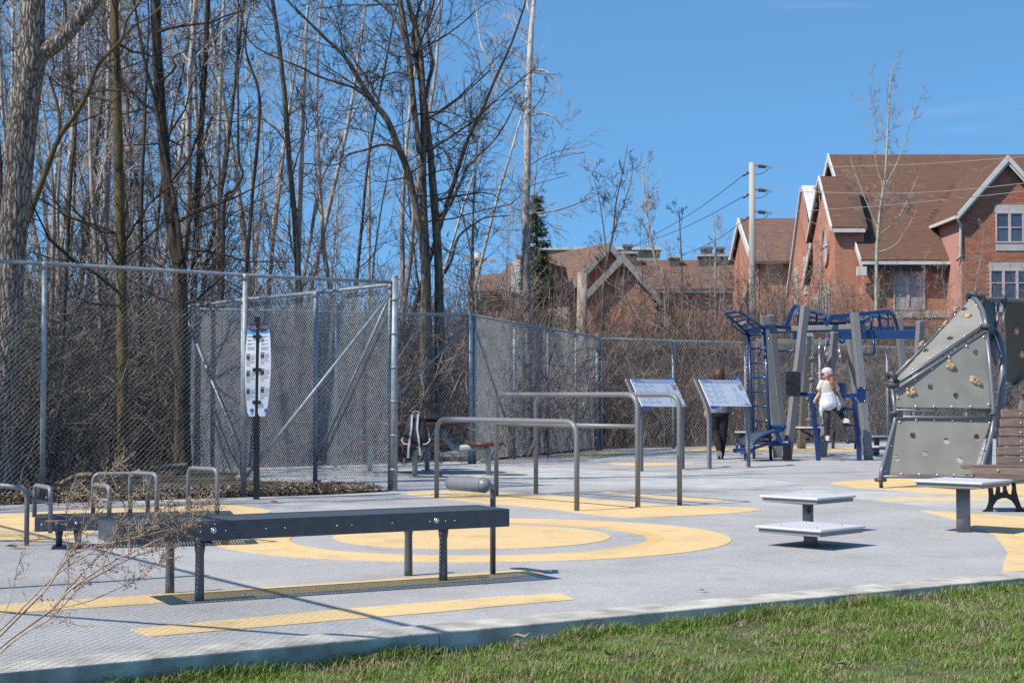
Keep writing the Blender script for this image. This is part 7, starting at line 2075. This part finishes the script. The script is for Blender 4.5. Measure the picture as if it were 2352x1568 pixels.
# ---- background poplars, a few shapes used again and again
def generic(seed, H, r, per_m, pale_, Lr, zf, depth=2):
    q = np.random.default_rng(seed); p = np.zeros(3); d = unit(np.array([q.normal(0, .07), q.normal(0, .07), 1.0])); S = [p - d * .1]; n = 14
    for i in range(n):
        d = unit(d + np.array([q.normal(0, .045), q.normal(0, .045), .08])); p = p + d * (H / n); S.append(p.copy())
    R = list(np.linspace(r, r * .12, n + 1)); R[0] *= 1.15
    br = []; dress(q, br, S, R, per_m, Lr, zf, depth, .85, nb=(0, 4, 5), rmin=.006, trop=.08)
    V, F = tubes_np([(np.array(S), np.array(R))], 8); V2, F2 = tubes_np(br, 3)
    return (arr_mesh('trunk', V, F, True, [M['bark_pop' if pale_ else 'bark_mid']]), arr_mesh('crown', V2, F2, True, [M['twig_pale' if pale_ else 'twig']]))
protos = [generic(100 + k, H, r, pm, pl, Lr, zf) for k, (H, r, pm, pl, Lr, zf) in enumerate([(17, .085, 2.6, 1, (1, 2.6), 2), (15, .065, 3.0, 1, (.8, 2.2), 1.5), (19, .10, 2.6, 1, (1, 3.0), 3), (13, .06, 3.4, 0, (.9, 2.4), 1.0), (16, .075, 3.0, 0, (1, 2.8), 1.5), (18, .08, 2.6, 1, (1, 2.6), 2.5)])]
def copy_tree(k, x, y, s, rz, label, group, name='background_tree'):
    th = thing(name, Vector((x, y, 0)), label, 'tree', group)
    th.scale = (s, s, s); th.rotation_euler = (0, 0, rz)
    link('trunk', protos[k][0], th); link('crown', protos[k][1], th)
q = np.random.default_rng(9); placed = 0
# dense on the left, thinning towards the middle
for i in range(600):
    if placed >= 82: break
    D = q.uniform(27, 64); px_ = q.uniform(-160, 1230)
    if q.random() > (1.0 if px_ < 620 else .30): continue
    x = Xat(px_, D)
    if x > -1.0 and D < 34: continue
    if -5.2 < x < -.4 and D < 27.5: continue
    k = int(q.integers(0, 6)); s = q.uniform(.72, 1.12) * (.85 if px_ > 620 else 1)
    copy_tree(k, x, D, s, q.uniform(0, 6.28), 'slender bare tree standing in the wood behind the fence', 'background trees of the wood'); placed += 1
# trees out of view at the left that lay their branch shadows over the court
for i, (x, y, s, k) in enumerate(((-9.5, 12.5, .95, 0), (-11.5, 9.0, 1.0, 5), (-8.6, 15.2, .8, 4), (-13.5, 11.5, 1.05, 2), (-10.3, 16.5, .9, 1), (-12.5, 14.2, 1.0, 3), (-8.0, 9.8, .62, 1))):
    copy_tree(k, x, y, s, i * 1.3, 'bare tree beyond the left edge of the view', 'trees beyond the left edge', 'bare_tree')

# low twiggy trees in the thicket before the houses
for i in range(46):
    D = q.uniform(38, 53); px_ = q.uniform(1150, 2420); x = Xat(px_, D)
    if not (31 + (x - 1.76) * .82 + 1.5 < D): continue
    s = q.uniform(.24, .33) if px_ > 1500 else q.uniform(.28, .42)
    copy_tree(int(q.integers(0, 6)), x, D, s, q.uniform(0, 6.28), 'low twiggy bare tree in the thicket before the houses', 'low trees in the thicket', 'low_tree')

# ---- young poplar before the brick house and twiggy saplings
def sapling(fn, pts, D, label, per_m, Lr, pale_=True, up=1.1, nb=(0, 4, 5), zf=.8, name='young_tree', scale=None, mats=None, extra=()):
    P3 = [P(*fn(x, y), D) for x, y, w in pts]; R = [max(.006, w * .43846 / FPX * D / 2) for _, _, w in pts]
    g = Vector((P3[0].x, P3[0].y, -.05)); P3 = [g] + P3; R = [R[0] * 1.15] + R
    S = smooth_line(P3, 4); RR = []
    for i in range(len(P3) - 1): RR += [R[i] + (R[i + 1] - R[i]) * k / 4 for k in range(4)]
    RR.append(R[-1]); st = [(S, RR)]
    for e in extra:
        s2 = smooth_line([P(*fn(x, y), D) for x, y, w in e], 4); n = len(s2); st.append((s2, list(np.linspace(e[0][2], e[-1][2], n) * .43846 / FPX * D / 2)))
    br = []
    for S_, R_ in st: dress(rn, br, S_, R_, per_m, Lr, zf, 2, up, nb=nb, rmin=.005, trop=.10)
    m1, m2 = mats or (('bark_pop', 'twig_pale') if pale_ else ('bark_mid', 'twig'))
    tree_obj(name, label, st, M[m1], M[m2], branches=br, sides=8)
M['bark_sap'] = mat('greenish_pale_bark', (.40, .37, .29, 1), .8, var=.2, scale=6)
M['twig_sap'] = mat('yellow_grey_twig', (.34, .28, .21, 1), .8, var=.25, scale=2)
sapling(zR, [(1578, 1370, 20), (1580, 1100, 19), (1588, 950, 18), (1605, 800, 16), (1625, 650, 13), (1640, 400, 9), (1650, 200, 6), (1668, 60, 3)], 47, 'pale young poplar standing in front of the brick house', 2.4, (.7, 2.0), mats=('bark_sap', 'twig_sap'), zf=2.2,
        extra=([(1595, 960, 9), (1500, 730, 6), (1440, 560, 3)], [(1590, 970, 9), (1700, 870, 6), (1800, 650, 3)], [(1615, 720, 8), (1570, 560, 5), (1540, 260, 2)], [(1618, 720, 8), (1700, 560, 5), (1790, 270, 2)], [(1630, 560, 6), (1600, 380, 4), (1580, 160, 2)], [(1585, 1060, 8), (1690, 1010, 5), (1790, 840, 3)]))
sapling(zR, [(145, 1330, 12), (170, 1100, 11), (200, 950, 10), (215, 800, 8), (250, 640, 5), (275, 500, 3)], 42, 'dark bushy sapling left of the utility pole', 3.2, (.6, 1.7), False, .9, name='sapling', extra=([(170, 1100, 8), (130, 800, 5), (90, 640, 2)], [(200, 960, 7), (290, 700, 4), (300, 560, 2)]))
sapling(zR, [(470, 1250, 14), (430, 1130, 13), (400, 1000, 12), (370, 800, 9), (355, 640, 6), (375, 560, 3)], 44, 'crooked pale sapling with a broken top left of the utility pole', 2.6, (.5, 1.4), True, .8, name='sapling', extra=([(400, 1000, 9), (330, 850, 6), (270, 690, 3)], [(380, 860, 6), (430, 720, 4), (450, 630, 2)]))
sapling(zR, [(560, 1200, 9), (555, 1050, 8), (548, 900, 5), (545, 840, 3)], 46, 'thin sapling in front of the long far roof', 3.2, (.5, 1.5), False, .7, name='sapling')
sapling(zR, [(735, 1200, 11), (735, 1050, 10), (730, 960, 8), (725, 900, 5)], 45, 'gnarled sapling beside the twin chimneys', 3.4, (.4, 1.2), True, .5, name='sapling')
sapling(zR, [(1290, 1300, 9), (1290, 1050, 8), (1285, 850, 5), (1275, 700, 3)], 50, 'straight thin sapling against the brick gable', 3.0, (.4, 1.0), True, 1.0, name='sapling')
# two sawn-off trunks
for (x, y0, w, D, lb) in ((40, 1168, 56, 33.8, 'sawn-off mossy trunk standing behind the far fence corner'), (1083, 1318, 40, 40.0, 'sawn-off grey trunk behind the blue climbing frame')):
    top = P(*zR(x, y0), D); r = w * .43846 / FPX * D / 2
    th = thing('sawn_trunk', Vector((top.x - .05, D, 0)), lb, 'tree trunk')
    mb = MB(); mb.tube([Vector((top.x - .08, D, -.1)), Vector((top.x - .04, D, top.z * .5)), top], [r * 1.15, r * 1.0, r * .95], 14); mb.build('trunk', M['bark_pop' if x < 100 else 'bark_mid'], th)
    mb = MB(); mb.tube([top + Vector((0, 0, .002)), top + Vector((0, 0, .012))], r * .88, 14); mb.build('cut_face', M['polewood'], th)

# ---- spruce
DSP = 58.0
sp0 = P(1233, 443, DSP); Hs = sp0.z
sx_ = thing('spruce', Vector((sp0.x, DSP, 0)), 'dark green spruce behind the tall poplar', 'tree')
mb = MB(); mb.tube([Vector((sp0.x, DSP, 0)), sp0], [.17, .02], 8); mb.build('trunk', M['bark_dark'], sx_)
r8 = np.random.default_rng(77); nd = []; brs = []
for k in range(230):
    f = (k / 230) ** 1.1; z = Hs - .15 - f * (Hs - .9); L = .16 + f * 1.45 * r8.uniform(.65, 1.15); az = r8.uniform(0, 6.28)
    p0 = np.array([sp0.x, DSP, z]); d = np.array([math.cos(az), math.sin(az), -.22 + .25 * (1 - f)]); p1 = p0 + d * L + np.array([0, 0, .10 * L]); brs.append((np.array([p0, (p0 + p1) / 2 - np.array([0, 0, .05 * L]), p1]), np.array([.02, .012, .005])))
    m_ = int(26 + 70 * f)
    t = r8.uniform(.1, 1.03, m_); c = p0 + (p1 - p0) * t[:, None] + r8.normal(0, 1, (m_, 3)) * np.array([.05, .05, .03]) * (1 + f)
    dirs = d[None, :] + r8.normal(0, .75, (m_, 3)); dirs[:, 2] -= .15; dirs /= np.linalg.norm(dirs, axis=1, keepdims=True)
    sd = np.cross(dirs, r8.normal(0, 1, (m_, 3))); sd /= np.linalg.norm(sd, axis=1, keepdims=True)
    ln = r8.uniform(.08, .19, (m_, 1)); nd.append(np.stack([c - sd * .024, c + sd * .024, c + dirs * ln], 1))
V = np.concatenate(nd).reshape(-1, 3) - np.array([[sp0.x, DSP, 0]])
M['needle'] = island_mat('spruce_needles', [(0, (.018, .04, .014, 1)), (.5, (.035, .07, .022, 1)), (1, (.06, .10, .03, 1))], .7, .2)
o = link('crown', arr_mesh('crown', V, np.arange(len(V)).reshape(-1, 3), False, [M['needle']]), sx_)
V, F = tubes_np(brs, 3); link('branches', arr_mesh('branches', V - np.array([[sp0.x, DSP, 0]]), F, True, [M['bark_dark']]), sx_)

# ---- thicket of bare brush
def brush_patch(seed, n, H, R, lean):
    q = np.random.default_rng(seed); L = []
    for i in range(n):
        a = q.uniform(0, 6.28); rr = R * math.sqrt(q.random()); p = np.array([math.cos(a) * rr, math.sin(a) * rr, -.05]); h = H * q.uniform(.25, 1.0) ** .8
        d = np.array([q.normal(0, lean), q.normal(0, lean), 1.0])
        spray(q, L, p, d, h, q.uniform(.005, .010) if i % 6 else q.uniform(.012, .022), 2, .20, .03, (0, 2, 3), 6, .0038, (.4, 1.3))
    return tubes_np(L, 3)
bm_ = {}
for j, mk in enumerate(('brush', 'brush_red')):
    for k in range(4):
        V, F = brush_patch(300 + j * 10 + k, 62, 3.4, 1.5, .28 + .08 * k)
        bm_[(j, k)] = arr_mesh('brush', V, F, False, [M[mk]])
def wood(x, y):
    if x < -4.9: return (y > 18.7 and x < -.2146 * y - 1.5) or y > 24.6
    if x < -.68: return y > 22.4 + (x + 4.8) * .583 + 2.0
    if x < 1.76: return y > 24.8 + (x + .68) * 2.54 + 3.0
    return y > 31 + (x - 1.76) * .82 + 2.0
tk = {0: thing('thicket', (-6, 26, 0), 'grey-brown tangle of bare brush filling the wood on the left', 'thicket', kind='stuff'), 1: thing('thicket', (8, 42, 0), 'reddish-brown tangle of bare brush between the fence and the houses', 'thicket', kind='stuff')}
q = np.random.default_rng(55); nb_ = 0
y = 18.5
while y < 66:
    sp_ = 1.5 if y < 30 else 1.9 if y < 44 else 2.6
    x = Xat(-220, y)
    while x < min(Xat(2600, y), 34):
        xx, yy = x + q.uniform(-.5, .5) * sp_, y + q.uniform(-.5, .5) * sp_
        x += sp_
        if not wood(xx, yy): continue
        right = xx > Xat(1020, yy)
        if right and (yy > 57 and xx > 11.5): continue
        if right and yy > 54: continue
        j = 1 if right else 0
        o = link('brush', bm_[(j, int(q.integers(0, 3)))], tk[j], Vector((xx, yy, 0)) - tk[j].location)
        o['kind'] = 'stuff'
        sz = q.uniform(.75, 1.25) * (1.0 if not right else 1.12) * (1 + max(0, yy - 34) * .012)
        if right and Xat(1700, yy) < xx: sz *= 1.08
        o.scale = (q.uniform(.9, 1.25), q.uniform(.9, 1.25), sz); o.rotation_euler = (0, 0, q.uniform(0, 6.28)); nb_ += 1
    y += sp_
# fallen logs in the wood
for (x0, y0, x1, y1, D, r, lb) in ((430, 1068, 300, 1100, 20.5, .035, 'pale fallen branch lying beside the fence post'), (140, 1112, 215, 1090, 18.5, .03, 'short pale log among the leaves at the left')):
    mb = MB(); a = P(x0, y0, D); b = P(x1, y1, D - .4); a.z = max(a.z, .05); b.z = max(b.z, .03)
    mb.tube(smooth_line([a, a.lerp(b, .5) + Vector((0, 0, .04)), b]), r, 8); tag(mb.build('fallen_branch', M['bark_pop']), lb, 'branch')

# ================================================================ DRY WEED IN THE FOREGROUND
DW = 4.9
z3w = ZM(0, 1750, 1.5985)
root = P(-260, 1650, DW); root.z = -.09
dw = thing('dry_weed', Vector((root.x, root.y, -.09)), 'tall dry straw-coloured weed leaning in from the lower left corner', 'weed')
qs = np.random.default_rng(31)
stems = [
    ([(-400, 1700), (0, 1340), (320, 1105), (450, 970), (700, 800), (900, 705), (1100, 612), (1230, 560)], .0042),
    ([(-400, 1640), (0, 1265), (150, 1115), (300, 960), (450, 760), (640, 690), (860, 640), (1000, 560), (1180, 470), (1330, 390)], .0036),
    ([(310, 1110), (430, 960), (435, 800), (470, 690), (560, 560), (640, 440)], .0022),
    ([(430, 970), (560, 830), (700, 700), (850, 610), (990, 500), (1100, 400)], .0026),
    ([(-400, 1600), (-50, 1240), (60, 1050), (90, 930), (120, 800), (170, 690), (240, 650)], .0016),
    ([(320, 1100), (560, 1045), (760, 960), (900, 890), (1000, 815), (1050, 770)], .0020),
    ([(450, 760), (520, 620), (545, 480), (600, 360), (680, 230), (770, 160)], .0017),
    ([(430, 960), (380, 1100), (300, 1130), (420, 1180), (560, 1210)], .0012),
    ([(860, 640), (1060, 590), (1180, 550), (1300, 470), (1400, 395)], .0018),
    ([(150, 1115), (200, 1060), (310, 950)], .0060),
    ([(560, 830), (700, 660), (760, 560), (840, 430), (960, 340)], .0016),
    ([(300, 960), (430, 720), (425, 560), (430, 430), (450, 340)], .0012),
    ([(-400, 1560), (0, 1230), (180, 1050), (330, 900), (520, 770), (760, 650), (960, 570), (1120, 500), (1260, 450)], .0028),
    ([(450, 970), (640, 870), (860, 760), (1060, 690), (1220, 600)], .0022),
    ([(-300, 1660), (100, 1290), (330, 1150), (520, 950), (720, 830)], .0030),
]
tips = []
for i, (pts, r) in enumerate(stems):
    D0 = DW + (i % 5 - 2) * .05
    q3 = [P(*z3w(x, y), D0 + .02 * math.sin(k * 1.3 + i)) for k, (x, y) in enumerate(pts)]
    S = smooth_line(q3, 5); n = len(S)
    mb = MB(); mb.tube(S, [r * .85 * (1.15 - .75 * k / n) for k in range(n)], 6); mb.build('stem', M['straw'], dw)
    tips.append(S[int(n * .45):])
# side twigs and crumbly seed heads
lines, sv, sf = [], [], []
oct_f = [(0, 2, 4), (2, 1, 4), (1, 3, 4), (3, 0, 4), (2, 0, 5), (1, 2, 5), (3, 1, 5), (0, 3, 5)]
for i, S in enumerate(tips):
    heavy = i not in (4, 7, 9)
    for k in range(len(S) * (3 if heavy else 1)):
        p = np.array(S[int(qs.integers(0, len(S)))]); d = unit(np.array([qs.normal(.35, .6), qs.normal(0, .5), qs.normal(.35, .6)])); L = qs.uniform(.02, .075)
        pts = [p, p + d * L * .5 + qs.normal(0, .004, 3), p + d * L]
        lines.append((np.array(pts), np.array([.0011, .0009, .0007])))
        for _ in range(int(qs.integers(3, 9)) if heavy else 2):
            c = p + d * L * qs.uniform(.35, 1.05) + qs.normal(0, .0045, 3); s_ = qs.uniform(.0013, .0036)
            n = len(sv); ax = qs.normal(0, 1, (3, 3)); ax = ax / np.linalg.norm(ax, axis=1, keepdims=True) * s_ * np.array([[1.5], [1], [.7]])
            sv += [c + ax[0], c - ax[0], c + ax[1], c - ax[1], c + ax[2], c - ax[2]]; sf += [tuple(n + t for t in f) for f in oct_f]
sh = np.array([[dw.location.x, dw.location.y, dw.location.z]])
V, F = tubes_np(lines, 3); o = link('twigs', arr_mesh('twigs', V - sh, F, True, [M['straw']]), dw); o['kind'] = 'stuff'
o = link('seed_heads', arr_mesh('seed_heads', np.array(sv) - sh, sf, False, [M['seed']]), dw); o['kind'] = 'stuff'
